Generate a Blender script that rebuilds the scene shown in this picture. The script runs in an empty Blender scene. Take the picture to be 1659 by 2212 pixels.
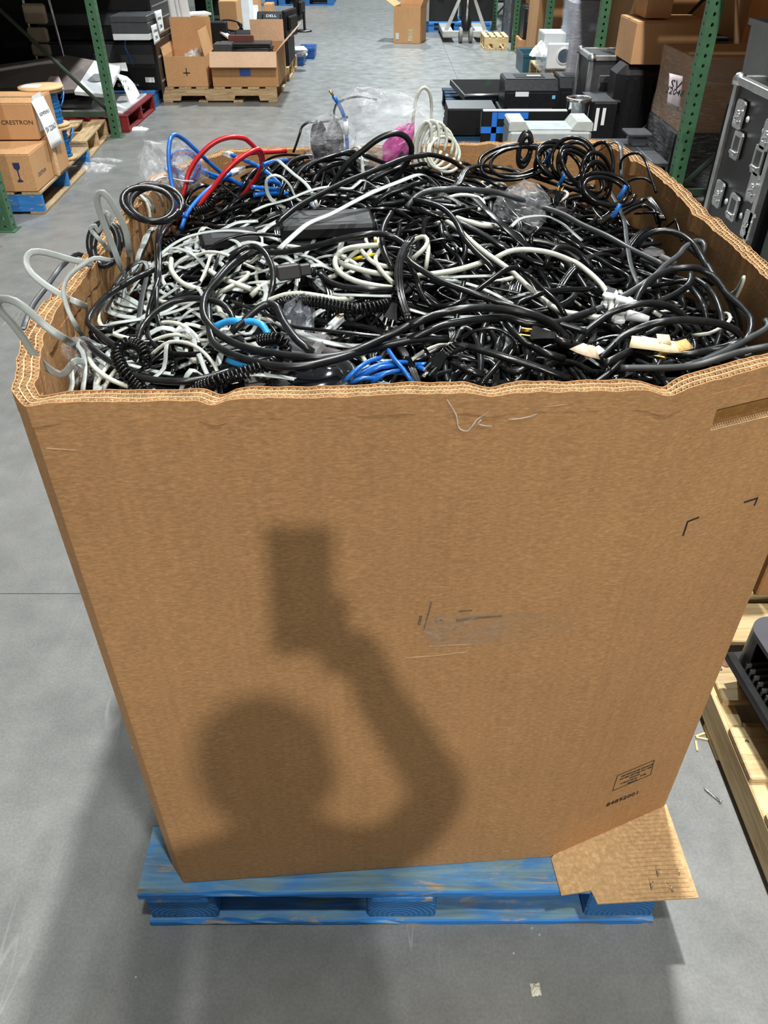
import bpy, math, random
from mathutils import Vector, Matrix, noise
R = math.radians
scene = bpy.context.scene
C = scene.collection
random.seed(7)

# ---------------------------------------------------------------- camera
CF, TH, CH = 1661.0, R(38.2), 1.598            # focal length in pixels of the 1659x2212 frame, pitch down, height
ct, st = math.cos(TH), math.sin(TH)
cam_d = bpy.data.cameras.new('camera'); cam = bpy.data.objects.new('camera', cam_d); C.objects.link(cam)
cam.location = (0, 0, CH); cam.rotation_euler = (R(90) - TH, 0, 0)
cam_d.sensor_fit = 'VERTICAL'; cam_d.sensor_height = 36.0; cam_d.lens = 36.0 * CF / 2212.0
cam_d.clip_start = 0.02; cam_d.clip_end = 200
scene.camera = cam
# ---------------------------------------------------------------- world, lights, exposure
world = bpy.data.worlds.new('warehouse_ambient'); scene.world = world; world.use_nodes = True
world.node_tree.nodes['Background'].inputs[0].default_value = (0.92, 0.99, 0.97, 1)
world.node_tree.nodes['Background'].inputs[1].default_value = 0.18
scene.view_settings.view_transform = 'Standard'; scene.view_settings.look = 'None'
scene.view_settings.gamma = 1.0; scene.view_settings.use_curve_mapping = False
scene.view_settings.exposure = 0.0

def lamp(name, loc, power, size=0.4, col=(1, 1, 1), aim=None):
    d = bpy.data.lights.new(name, 'AREA'); d.shape = 'DISK'; d.size = size; d.energy = power; d.color = col
    o = bpy.data.objects.new(name, d); C.objects.link(o); o.location = loc
    if aim is not None:
        o.rotation_euler = (Vector(aim) - Vector(loc)).to_track_quat('-Z', 'Y').to_euler()
    return o
# ceiling high bay lamps hanging in one row along the aisle
LZ = 7.5
lamp('high_bay_light', (0.71, -6.94, LZ), 560, 0.28, (1.0, 0.965, 0.90), aim=(0.3, -1.5, 0.3))
lamp('high_bay_light', (0.90, -0.95, LZ), 270, 0.28, (0.97, 1.0, 0.95))
lamp('high_bay_light', (0.75, 3.2, LZ), 700, 0.30, (1.0, 0.985, 0.955))
lamp('high_bay_light', (0.70, 12.0, LZ), 1150, 0.45, (0.88, 0.975, 1.0))
lamp('high_bay_light', (0.65, 21.0, LZ), 950, 0.45, (0.88, 0.975, 1.0))

# ---------------------------------------------------------------- helpers
def ray(px, py):
    u = (px - 829.5) / CF; v = (py - 1106) / CF
    return Vector((u, ct - v * st, -(st + v * ct)))
def P(px, py, z=0.0):                          # the point at height z that the photo shows at a pixel
    d = ray(px, py); t = (z - CH) / d.z
    return Vector((d.x * t, d.y * t, z))
def PY(px, py, Y):                             # the point at distance Y along the aisle
    d = ray(px, py); t = Y / d.y
    return Vector((d.x * t, Y, CH + d.z * t))
def lerp(a, b, t): return a + (b - a) * t
def sm(t): t = max(0., min(1., t)); return t * t * (3 - 2 * t)

class MB:
    def __init__(s): s.v = []; s.f = []; s.sm = set()
    def add(s, vs, fs, smooth=False):
        n = len(s.v); s.v += [tuple(q) for q in vs]
        if smooth: s.sm.update(range(len(s.f), len(s.f) + len(fs)))
        s.f += [tuple(i + n for i in f) for f in fs]; return s
    def box(s, x0, x1, y0, y1, z0, z1, b=0.0, M=None):
        if b <= 0:
            vs = [(x, y, z) for z in (z0, z1) for y in (y0, y1) for x in (x0, x1)]
            fs = [(0, 2, 3, 1), (4, 5, 7, 6), (0, 1, 5, 4), (2, 6, 7, 3), (0, 4, 6, 2), (1, 3, 7, 5)]
        else:
            vs = []; idx = {}
            X, Y, Z = (x0, x1), (y0, y1), (z0, z1)
            for i in (0, 1):
                for j in (0, 1):
                    for k in (0, 1):
                        sx, sy, sz = 1 - 2 * i, 1 - 2 * j, 1 - 2 * k
                        x, y, z = X[i], Y[j], Z[k]
                        idx[i, j, k, 0] = len(vs); vs.append((x, y + sy * b, z + sz * b))
                        idx[i, j, k, 1] = len(vs); vs.append((x + sx * b, y, z + sz * b))
                        idx[i, j, k, 2] = len(vs); vs.append((x + sx * b, y + sy * b, z))
            fs = []
            q = [(0, 0), (1, 0), (1, 1), (0, 1)]
            for i in (0, 1):
                f = [idx[i, a, c, 0] for a, c in q]; fs.append(f if i else f[::-1])
                f = [idx[a, i, c, 1] for a, c in q]; fs.append(f[::-1] if i else f)
                f = [idx[a, c, i, 2] for a, c in q]; fs.append(f if i else f[::-1])
            for a in (0, 1):
                for c in (0, 1):
                    fs.append((idx[a, c, 0, 0], idx[a, c, 0, 1], idx[a, c, 1, 1], idx[a, c, 1, 0]))
                    fs.append((idx[a, 0, c, 0], idx[a, 0, c, 2], idx[a, 1, c, 2], idx[a, 1, c, 0]))
                    fs.append((idx[0, a, c, 1], idx[0, a, c, 2], idx[1, a, c, 2], idx[1, a, c, 1]))
                    for k in (0, 1): fs.append((idx[a, c, k, 0], idx[a, c, k, 1], idx[a, c, k, 2]))
        if M is not None: vs = [M @ Vector(q) for q in vs]
        return s.add(vs, fs)
    def prism(s, poly, z0, z1, M=None, b=0.0):   # polygon in XY extruded along Z
        n = len(poly)
        vs = [(x, y, z0) for x, y in poly] + [(x, y, z1) for x, y in poly]
        fs = [tuple(range(n))[::-1], tuple(range(n, 2 * n))] + [(i, (i + 1) % n, n + (i + 1) % n, n + i) for i in range(n)]
        if M is not None: vs = [M @ Vector(q) for q in vs]
        return s.add(vs, fs)
    def lathe(s, prof, n=24, M=None, smooth=True, cap=True):  # profile of (r, z) about Z
        vs = []; fs = []
        for r, z in prof:
            for i in range(n):
                a = 2 * math.pi * i / n; vs.append((r * math.cos(a), r * math.sin(a), z))
        for k in range(len(prof) - 1):
            for i in range(n):
                j = (i + 1) % n; fs.append((k * n + i, k * n + j, (k + 1) * n + j, (k + 1) * n + i))
        if M is not None: vs = [M @ Vector(q) for q in vs]
        s.add(vs, fs, smooth)
        if cap:
            m = len(s.v) - len(vs)
            s.f.append(tuple(m + i for i in range(n))[::-1]); s.f.append(tuple(m + (len(prof) - 1) * n + i for i in range(n)))
        return s
    def tube(s, pts, r, n=8, up=None, w=None, cap=True, ribs=0):   # round tube, or ribbon of width w and thickness 2r
        pts = [Vector(p) for p in pts]; m = len(pts); vs = []; fs = []
        T = [(pts[min(i + 1, m - 1)] - pts[max(i - 1, 0)]).normalized() for i in range(m)]
        ref = Vector(up) if up is not None else Vector((0, 0, 1))
        nrm = ref - T[0] * ref.dot(T[0])
        if nrm.length < 1e-3: nrm = Vector((1, .3, 0)) - T[0] * T[0].x
        nrm.normalize()
        for i in range(m):
            if i:
                nrm = nrm - T[i] * nrm.dot(T[i])
                if nrm.length < 1e-4: nrm = T[i].orthogonal()
                nrm.normalize()
                if up is not None:
                    q = ref - T[i] * ref.dot(T[i])
                    if q.length > .2: nrm = (nrm * .6 + q.normalized() * .4).normalized()
            bi = T[i].cross(nrm)
            for k in range(n):
                a = 2 * math.pi * (k + .5) / n; c_, s_ = math.cos(a), math.sin(a)
                if w:
                    e = lambda q, p: math.copysign(abs(q) ** p, q)
                    vs.append(pts[i] + bi * (e(c_, .6) * w / 2) + nrm * (e(s_, .6) * r))
                else:
                    rr = r(i / (m - 1)) if callable(r) else r
                    vs.append(pts[i] + bi * c_ * rr + nrm * s_ * rr)
        for i in range(m - 1):
            for k in range(n):
                j = (k + 1) % n; fs.append((i * n + k, i * n + j, (i + 1) * n + j, (i + 1) * n + k))
        s.add(vs, fs, True)
        if cap:
            b0 = len(s.v) - len(vs)
            s.f.append(tuple(b0 + k for k in range(n))[::-1]); s.f.append(tuple(b0 + (m - 1) * n + k for k in range(n)))
        return s
    def grid(s, fn, nu, nv, smooth=True):       # sheet of points fn(u, v), u and v in 0..1
        vs = [fn(i / nu, j / nv) for j in range(nv + 1) for i in range(nu + 1)]
        fs = [(j * (nu + 1) + i, j * (nu + 1) + i + 1, (j + 1) * (nu + 1) + i + 1, (j + 1) * (nu + 1) + i) for j in range(nv) for i in range(nu)]
        return s.add(vs, fs, smooth)
    def mesh(s, name):
        me = bpy.data.meshes.new(name); me.from_pydata(s.v, [], s.f)
        if s.sm: me.polygons.foreach_set('use_smooth', [i in s.sm for i in range(len(s.f))])
        me.update(); return me

def link(name, me, mat, parent=None, loc=None, rot=None):
    o = bpy.data.objects.new(name, me); C.objects.link(o)
    if mat is not None and not me.materials: me.materials.append(mat)
    if parent is not None: o.parent = parent
    if loc is not None: o.location = loc
    if rot is not None: o.rotation_euler = rot
    return o
def obj(name, mb, mat, parent=None, loc=None, rot=None): return link(name, mb.mesh(name), mat, parent, loc, rot)
def tag(o, label, cat, group=None, kind=None):
    o['label'] = label; o['category'] = cat
    if group: o['group'] = group
    if kind: o['kind'] = kind
    return o
def thing(name, label, cat, loc=(0, 0, 0), rz=0.0, group=None):
    o = bpy.data.objects.new(name, None); C.objects.link(o); o.empty_display_size = .1
    o.location = loc; o.rotation_euler = (0, 0, rz); return tag(o, label, cat, group)
def struct(name, mb, mat, label=None):
    o = obj(name, mb, mat); o['kind'] = 'structure'
    if label: o['label'] = label
    return o
def copy_tree(o, parent=None):
    c = o.copy(); C.objects.link(c)
    if parent is not None: c.parent = parent
    for ch in o.children: copy_tree(ch, c)
    return c
def thick(o, t, off=-1):
    m = o.modifiers.new('thickness', 'SOLIDIFY'); m.thickness = t; m.offset = off; return o
def spline(pts, step=.012, closed=False):       # centripetal Catmull-Rom through points
    pts = [Vector(p) for p in pts]; out = []
    n = len(pts)
    if n < 3: return pts
    ext = [pts[0] * 2 - pts[1]] + pts + [pts[-1] * 2 - pts[-2]]
    for i in range(1, n):
        p0, p1, p2, p3 = ext[i - 1], ext[i], ext[i + 1], ext[i + 2]
        t0 = 0; t1 = t0 + max(1e-4, (p1 - p0).length) ** .5; t2 = t1 + max(1e-4, (p2 - p1).length) ** .5; t3 = t2 + max(1e-4, (p3 - p2).length) ** .5
        k = max(2, int((p2 - p1).length / step))
        for j in range(k):
            t = lerp(t1, t2, j / k)
            a1 = p0 * ((t1 - t) / (t1 - t0)) + p1 * ((t - t0) / (t1 - t0))
            a2 = p1 * ((t2 - t) / (t2 - t1)) + p2 * ((t - t1) / (t2 - t1))
            a3 = p2 * ((t3 - t) / (t3 - t2)) + p3 * ((t - t2) / (t3 - t2))
            b1 = a1 * ((t2 - t) / (t2 - t0)) + a2 * ((t - t0) / (t2 - t0))
            b2 = a2 * ((t3 - t) / (t3 - t1)) + a3 * ((t - t1) / (t3 - t1))
            out.append(b1 * ((t2 - t) / (t2 - t1)) + b2 * ((t - t1) / (t2 - t1)))
    out.append(pts[-1]); return out

# ---------------------------------------------------------------- materials
MATS = {}
class NT:
    def __init__(s, name):
        s.m = bpy.data.materials.new(name); s.m.use_nodes = True; s.t = s.m.node_tree
        s.b = s.t.nodes['Principled BSDF']
    def n(s, kind, **kw):
        nd = s.t.nodes.new('ShaderNode' + kind)
        for k, v in kw.items():
            if isinstance(k, str) and k.startswith('i_'):
                key = k[2:]; key = int(key) if key.isdigit() else key
                s.set(nd.inputs[key], v)
            else: setattr(nd, k, v)
        return nd
    def set(s, inp, v):
        if isinstance(v, bpy.types.NodeSocket): s.t.links.new(v, inp)
        elif hasattr(v, 'outputs'): s.t.links.new(v.outputs[0], inp)
        else: inp.default_value = v
    def pr(s, **kw):
        for k, v in kw.items(): s.set(s.b.inputs[k.replace('_', ' ')], v)
    def coord(s, scale=(1, 1, 1), which='Object', rot=(0, 0, 0), off=None):
        tc = s.n('TexCoord'); mp = s.n('Mapping'); s.t.links.new(tc.outputs[which], mp.inputs[0])
        mp.inputs['Scale'].default_value = scale; mp.inputs['Rotation'].default_value = rot
        if off is not None: s.set(mp.inputs['Location'], off)
        return mp
    def noise(s, vec, scale=5, detail=4, rough=.55, dist=0):
        return s.n('TexNoise', i_Vector=vec, i_Scale=scale, i_Detail=detail, i_Roughness=rough, i_Distortion=dist)
    def ramp(s, fac, stops):
        r = s.n('ValToRGB', i_0=fac); e = r.color_ramp.elements
        while len(e) < len(stops): e.new(.5)
        for el, (p, c) in zip(e, stops): el.position = p; el.color = tuple(c) + (1,) if len(c) == 3 else c
        return r
    def mix(s, fac, a, b, mode='MIX'):
        nd = s.n('MixRGB', blend_type=mode)
        for i, v in ((0, fac), (1, a), (2, b)): s.set(nd.inputs[i], (tuple(v) + (1,)) if isinstance(v, tuple) and len(v) == 3 else v)
        return nd
    def bump(s, h, strength=.3, dist=.002):
        b = s.n('Bump', i_Strength=strength, i_Distance=dist, i_Height=h); s.set(s.b.inputs['Normal'], b); return b
def c4(c): return tuple(c) + (1,)
def plain(name, col, rough=.5, metal=0., var=.12, scale=12., bump=0., spec=.5, coat=0., rnd=.0):
    if name in MATS: return MATS[name]
    t = NT(name); v = t.coord()
    nz = t.noise(v, scale, 4)
    k = t.ramp(nz.outputs[0], [(.3, tuple(x * (1 - var) for x in col)), (.7, tuple(min(1, x * (1 + var)) for x in col))])
    base = k
    if rnd:
        oi = t.n('ObjectInfo'); mr = t.n('MapRange', i_0=oi.outputs['Random'], i_3=1 - rnd, i_4=1 + rnd)
        cm = t.n('CombineColor', i_0=mr, i_1=mr, i_2=mr); base = t.mix(1.0, k, cm, 'MULTIPLY')
    t.pr(Base_Color=base, Metallic=metal, Specular_IOR_Level=spec)
    rr = t.n('MapRange', i_0=nz.outputs[0], i_3=max(.02, rough - .08), i_4=min(1, rough + .08)); t.pr(Roughness=rr)
    if coat: t.pr(Coat_Weight=coat, Coat_Roughness=.1)
    if bump: t.bump(t.noise(v, scale * 6, 3), bump, .002)
    MATS[name] = t.m; return t.m
def kraft(name, col, fleck=.20, big=.12):
    if name in MATS: return MATS[name]
    t = NT(name); v = t.coord()
    oi = t.n('ObjectInfo'); off = t.n('CombineXYZ', i_0=oi.outputs['Random'])
    fib = t.noise(t.coord((120, 120, 420)), 1, 5, .65); fine = t.noise(v, 520, 2, .5); cloud = t.noise(v, 3.2, 4, .6); flute = t.noise(t.coord((130, 130, 1.2)), 1, 2)
    a = t.ramp(fib.outputs[0], [(.34, tuple(x * (1 - fleck) for x in col)), (.52, col), (.72, tuple(min(1, x * (1 + fleck * 1.5) + .012) for x in col))])
    b = t.mix(1.0, a, t.ramp(cloud.outputs[0], [(.3, (1 - big,) * 3), (.7, (1 + big * .3,) * 3)]), 'MULTIPLY')
    cc = t.mix(1.0, b, t.ramp(flute.outputs[0], [(.35, (.955,) * 3), (.65, (1.02,) * 3)]), 'MULTIPLY')
    t.pr(Base_Color=cc, Roughness=.78, Specular_IOR_Level=.25)
    h = t.mix(.5, fib.outputs[0], fine.outputs[0]); t.bump(h, .25, .0008)
    MATS[name] = t.m; return t.m
def wood(name, col, dark, paint=None, wear=.5, fade=None):   # grain along local X; optional worn paint
    if name in MATS: return MATS[name]
    t = NT(name); oi = t.n('ObjectInfo')
    off = t.n('CombineXYZ', i_0=t.n('Math', operation='MULTIPLY', i_0=oi.outputs['Random'], i_1=37.0), i_1=t.n('Math', operation='MULTIPLY', i_0=oi.outputs['Random'], i_1=11.0))
    v = t.coord((1.6, 22, 22), off=off); v2 = t.coord((2.2, 7, 7), off=off)
    g = t.noise(v, 2.2, 6, .65, 1.2); k = t.noise(v2, 1.2, 3, .5, 2.0)
    a = t.ramp(g.outputs[0], [(.32, dark), (.55, col), (.75, tuple(min(1, x * 1.12) for x in col))])
    a = t.mix(t.ramp(k.outputs[0], [(.62, (0, 0, 0)), (.72, (1, 1, 1))]), a, t.mix(.5, a, dark))
    if paint:
        w = t.noise(t.coord((3, 9, 9), off=off), 2.6, 7, .68, .6)
        p = t.ramp(g.outputs[0], [(.3, tuple(x * .62 for x in paint)), (.6, paint), (.8, tuple(min(1, x * 1.3 + .01) for x in paint))])
        if fade:                                             # foot-worn paint on the faces that lie uppermost
            ge = t.n('NewGeometry'); sp = t.n('SeparateXYZ', i_0=ge.outputs['Normal'])
            w3 = t.noise(t.coord((2, 5, 5), off=off), 3.1, 6, .65, 1.)
            up = t.n('Math', operation='MULTIPLY', i_0=t.ramp(sp.outputs[2], [(.75, (0, 0, 0)), (.9, (1, 1, 1))]), i_1=t.ramp(w3.outputs[0], [(.38, (.25,) * 3), (.6, (.95,) * 3)]))
            p = t.mix(up, p, t.ramp(g.outputs[0], [(.3, tuple(x * .55 for x in fade)), (.65, fade)]))
        a = t.mix(t.ramp(w.outputs[0], [(wear, (0, 0, 0)), (wear + .07, (1, 1, 1))]), p, a)
    mr = t.n('MapRange', i_0=oi.outputs['Random'], i_3=.82, i_4=1.12); a = t.mix(1.0, a, t.n('CombineColor', i_0=mr, i_1=mr, i_2=mr), 'MULTIPLY')
    t.pr(Base_Color=a, Roughness=.72, Specular_IOR_Level=.3); t.bump(g.outputs[0], .5, .002)
    MATS[name] = t.m; return t.m
def film(name, col=(.9, .92, .95), alpha=.24, rough=.12, st=(1, 1, 1)):    # thin crinkled clear plastic
    if name in MATS: return MATS[name]
    t = NT(name); v = t.coord(st)
    nz = t.noise(v, 16 / max(1, st[2] / 4), 5, .6, 1.5); t.pr(Base_Color=c4(col), Roughness=rough, Specular_IOR_Level=.8)
    a = t.ramp(nz.outputs[0], [(.40, (alpha * .3,) * 3), (.58, (alpha * .8,) * 3), (.72, (min(1, alpha * 2.2),) * 3)])
    t.pr(Alpha=a); t.bump(t.noise(v, 30 / max(1, st[2] / 4), 4, .6, 2.), .7, .006)
    MATS[name] = t.m; return t.m
def steel_paint(name, col, chip=.66):
    if name in MATS: return MATS[name]
    t = NT(name); v = t.coord()
    nz = t.noise(v, 9, 6, .7); sc = t.noise(t.coord((40, 40, 6)), 1, 5, .7)
    a = t.ramp(nz.outputs[0], [(.3, tuple(x * .72 for x in col)), (.7, tuple(x * 1.15 for x in col))])
    a = t.mix(t.ramp(sc.outputs[0], [(chip, (0, 0, 0)), (chip + .06, (1, 1, 1))]), a, (.36, .37, .34))
    t.pr(Base_Color=a, Roughness=.45); MATS[name] = t.m; return t.m

KRAFT = kraft('kraft_board', (.465, .250, .107))
KRAFT_L = kraft('light_kraft_board', (.56, .31, .145))
KRAFT_E = plain('corrugated_edge_paper', (.64, .42, .225), .85, var=.25, scale=60)
BLUEWOOD = wood('blue_painted_wood', (.45, .36, .24), (.16, .11, .07), paint=(.040, .235, .64), wear=.585, fade=(.22, .35, .40))
PALEWOOD = wood('weathered_pallet_wood', (.50, .36, .20), (.26, .16, .08))
PINE = wood('fresh_pine', (.72, .56, .31), (.50, .32, .14))
REDWOOD = wood('red_painted_wood', (.42, .28, .2), (.16, .08, .06), paint=(.22, .018, .022), wear=.66)
GREEN = steel_paint('green_rack_paint', (.050, .135, .068))
BLACKP = plain('black_plastic', (.009, .009, .010), .40, var=.2, scale=40, spec=.4)
BLACKM = plain('matte_black_board', (.006, .006, .007), .55, var=.2, scale=20, spec=.25)
DGREY = plain('dark_grey_plastic', (.045, .047, .052), .45, var=.12, scale=25)
MGREY = plain('mid_grey_plastic', (.22, .23, .24), .5, var=.1)
LGREY = plain('light_grey_plastic', (.60, .63, .63), .4, var=.06)
WHITE = plain('white_paper', (.82, .84, .86), .6, var=.05)
WHITEP = plain('white_plastic', (.78, .80, .82), .35, var=.05)
INK = plain('black_print', (.012, .012, .014), .7, var=.1)
CHROME = plain('brushed_metal', (.72, .73, .74), .28, metal=1., var=.08, scale=30)
ALU = plain('aluminium_edging', (.60, .61, .62), .38, metal=1., var=.12, scale=20)
BLUEP = plain('blue_plastic', (.012, .10, .36), .4, var=.15)
CLEAR = film('clear_film')
WRAP = film('stretch_wrap', (.74, .75, .78), .26, .14, (3, 3, 22))

def text(s, size, mat, M, parent=None, name='lettering', align='CENTER', sx=1.0, ext=.0004):
    cu = bpy.data.curves.new(name, 'FONT'); cu.body = s; cu.size = size; cu.align_x = align; cu.align_y = 'CENTER'; cu.extrude = ext; cu.resolution_u = 2
    tmp = bpy.data.objects.new('tmp', cu); C.objects.link(tmp)
    me = bpy.data.meshes.new_from_object(tmp.evaluated_get(bpy.context.evaluated_depsgraph_get()))
    bpy.data.objects.remove(tmp); bpy.data.curves.remove(cu)
    me.transform(M @ Matrix.Diagonal((sx, 1, 1, 1))); me.name = name
    return link(name, me, mat, parent)
def frame(o, x, y):                              # matrix whose local X and Y axes lie on a surface
    x = Vector(x).normalized(); z = x.cross(Vector(y)).normalized(); y = z.cross(x)
    return Matrix(((x.x, y.x, z.x, o[0]), (x.y, y.y, z.y, o[1]), (x.z, y.z, z.z, o[2]), (0, 0, 0, 1)))

def endgrain(name, paint, dark):
    t = NT(name); oi = t.n('ObjectInfo'); off = t.n('CombineXYZ', i_0=t.n('MapRange', i_0=oi.outputs['Random'], i_3=-.02, i_4=.02), i_2=-.01)
    w = t.n('TexWave', wave_type='RINGS', rings_direction='Y', i_Vector=t.coord((1, 1, 1.35), off=off), i_Scale=30.0, i_Distortion=3.0, i_Detail=3.0)
    n = t.noise(t.coord(), 30, 5)
    a = t.mix(t.ramp(n.outputs[0], [(.4, (.35,) * 3), (.65, (1, 1, 1))]), t.ramp(w.outputs[1], [(.2, dark), (.7, paint)]), tuple(x * .8 for x in paint))
    t.pr(Base_Color=a, Roughness=.7); t.bump(w.outputs[1], .6, .003); return t.m
BLOCKM = endgrain('painted_end_grain', (.035, .20, .52), (.012, .075, .22))
DKBLUE = wood('dark_blue_wood', (.10, .09, .07), (.04, .03, .02), paint=(.006, .035, .08), wear=.60)  # darker navy paint for the pallets under the machine heap

# ================================================================ the setting: concrete floor
def concrete():
    t = NT('polished_concrete'); v = t.coord()
    a = t.noise(v, .55, 5, .6, .6); b = t.noise(v, 7, 6, .65); f = t.noise(v, 160, 3, .6)
    col = t.ramp(a.outputs[0], [(.30, (.152, .156, .153)), (.52, (.198, .202, .198)), (.72, (.236, .238, .232))])
    col = t.mix(.45, col, t.ramp(b.outputs[0], [(.35, (.150, .155, .153)), (.65, (.238, .242, .237))]))
    col = t.mix(1.0, col, t.ramp(f.outputs[0], [(.38, (.90,) * 3), (.62, (1.06,) * 3)]), 'MULTIPLY')
    # dark spots and scuffs
    vo = t.n('TexVoronoi', i_Vector=t.coord((1, 1, 1)), i_Scale=3.1); d = t.ramp(vo.outputs['Distance'], [(.045, (1, 1, 1)), (.075, (0, 0, 0))])
    msk = t.ramp(t.noise(v, 2.3, 2).outputs[0], [(.52, (0, 0, 0)), (.60, (1, 1, 1))])
    sp = t.mix(1.0, d, msk, 'MULTIPLY'); sp2 = t.mix(1.0, sp, (.55, .55, .55), 'MULTIPLY')
    col = t.mix(sp2, col, (.07, .072, .072))
    wh = t.n('TexVoronoi', i_Vector=t.coord((1, 1.0, 1)), i_Scale=9.0); w = t.ramp(wh.outputs['Distance'], [(.022, (1, 1, 1)), (.034, (0, 0, 0))])
    w = t.mix(1.0, w, t.ramp(t.noise(v, 5, 2).outputs[0], [(.58, (0, 0, 0)), (.63, (1, 1, 1))]), 'MULTIPLY')
    col = t.mix(w, col, (.62, .63, .63))
    w2 = t.n('TexVoronoi', i_Vector=t.coord((1, 1.0, 1)), i_Scale=26.0); wk = t.ramp(w2.outputs['Distance'], [(.035, (.7,) * 3), (.06, (0, 0, 0))])
    wk = t.mix(1.0, wk, t.ramp(t.noise(v, 11, 2).outputs[0], [(.60, (0, 0, 0)), (.64, (1, 1, 1))]), 'MULTIPLY'); col = t.mix(wk, col, (.6, .6, .58))
    for (rt, th) in ((.5, .0035), (-.7, .003)):
        wv = t.noise(t.coord((1, .06, 1), rot=(0, 0, rt)), 9, 2, .5, .3); ab = t.n('Math', operation='ABSOLUTE', i_0=t.n('Math', operation='SUBTRACT', i_0=wv.outputs[0], i_1=.5))
        ms = t.ramp(t.noise(v, 1.7 + rt, 2).outputs[0], [(.55, (0, 0, 0)), (.62, (.35,) * 3)])
        col = t.mix(t.mix(1.0, t.ramp(ab, [(th * .4, (1, 1, 1)), (th, (0, 0, 0))]), ms, 'MULTIPLY'), col, (.42, .42, .41))
    # scuff lines along the aisle and hairline cracks
    sc = t.noise(t.coord((9, .5, 1), rot=(0, 0, .3)), 2.2, 6, .7, 1.); col = t.mix(t.ramp(sc.outputs[0], [(.64, (0, 0, 0)), (.72, (.28, .28, .28))]), col, (.12, .125, .13))
    t.pr(Base_Color=col, Roughness=t.ramp(b.outputs[0], [(.3, (.26,) * 3), (.7, (.42,) * 3)]), Specular_IOR_Level=.5)
    t.bump(t.mix(.5, b.outputs[0], f.outputs[0]), .06, .002); return t.m
CONC = concrete()
mb = MB(); g = .0014                             # slabs separated by sawn joints
xs = [-9, -3.5, .87, 9]; ys = [-7.5, -2.0, 1.565, 9.7, 15.2, 27]
ys = [-7.5, -2.0, 1.64, 9.7, 15.2, 27]
fl = struct('floor', MB().box(-9, 9, -9, 28, -.12, -.014), CONC, 'grey polished concrete warehouse floor')
for i in range(3):
    for j in range(5):
        s = obj('slab', MB().box(xs[i] + g, xs[i + 1] - g, ys[j] + g, ys[j + 1] - g, -.013, 0), CONC, fl)

# ================================================================ blue block pallet under the big box
def board(name, parent, mat, L, W, T, loc, rz=0, b=.003, chips=0, seed=0):
    # a plank, length along local X, top at z = T; chips bites a few splinters out of its edges
    mb = MB()
    if chips == 0: mb.box(-L / 2, L / 2, -W / 2, W / 2, 0, T, b)
    else:
        rn = random.Random(seed); n = 34; vs = []; fs = []
        bite = [0.0] * (n + 1); top = [0.0] * (n + 1)
        for q in range(chips):
            k = rn.randrange(1, n - 3); w = rn.randrange(1, 4); d = rn.uniform(.004, .016)
            for z in range(k, min(n, k + w)): bite[z] = d
            if rn.random() < .5:
                for z in range(k, min(n, k + w)): top[z] = rn.uniform(.002, .006)
        for i in range(n + 1):
            x = lerp(-L / 2, L / 2, i / n); e = bite[i] + rn.uniform(0, .0015); tp = top[i]
            vs += [(x, -W / 2 + e, tp * .0), (x, -W / 2, T * .35 + e * .2), (x, -W / 2 + tp, T - b - tp), (x, -W / 2 + b + tp, T), (x, W / 2 - b, T), (x, W / 2, T - b), (x, W / 2, 0)]
        for i in range(n):
            for k in range(7): a = i * 7; fs.append((a + k, a + (k + 1) % 7, a + 7 + (k + 1) % 7, a + 7 + k)[::-1])
        fs += [tuple(range(7)), tuple(range(n * 7, n * 7 + 7))[::-1]]
        mb.add(vs, fs)
    return obj(name, mb, mat, parent, loc, (0, 0, rz))
def block_pallet(name, label, loc, rz, W, D, mat, cat='pallet', deckmat=None, chips=3, seed=1, group=None, gaps=(.0, .178, .34, .50, .66, .82, 1.0), light=False):
    # W along local X (front), D along local Y; origin at the middle of the front edge on the floor
    t = thing(name, label, cat, loc, rz, group); rn = random.Random(seed)
    hb, hk = .019, .083
    for x in (-W / 2 + .07, 0, W / 2 - .07):      # base boards running back, and the stringer boards over the blocks
        board('base_board', t, mat, D - .19, .12, hb, (x, D / 2, 0), R(90))
        board('stringer_board', t, mat, D, .12, hb, (x, D / 2, hb + hk), R(90))
        for y in (.075, D / 2, D - .075):
            board('block', t, BLOCKM if mat is BLUEWOOD else mat, .135, .13, hk, (x, y, hb), b=.004)
    for y in (.045, D - .045): board('base_board', t, mat, W, .085, hb, (0, y, 0), chips=chips + 3, seed=seed + 3)
    ws = .10
    for i, g_ in enumerate(gaps):
        w = .14 if i in (0, len(gaps) - 1) else ws
        y = lerp(w / 2, D - w / 2, g_)
        board('deck_board', t, deckmat or mat, W + rn.uniform(-.012, .012), w, hb, (rn.uniform(-.004, .004), y, 2 * hb + hk), R(rn.uniform(-.4, .4)), chips=chips, seed=seed + 10 + i)
    return t
PZ = 3 * .019 + .083                              # deck height .14
block_pallet('pallet', 'worn blue wooden block pallet under the tall box of cables', (.035, .694, 0), R(.2), 1.0, 1.22, BLUEWOOD, chips=5, seed=5)

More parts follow.
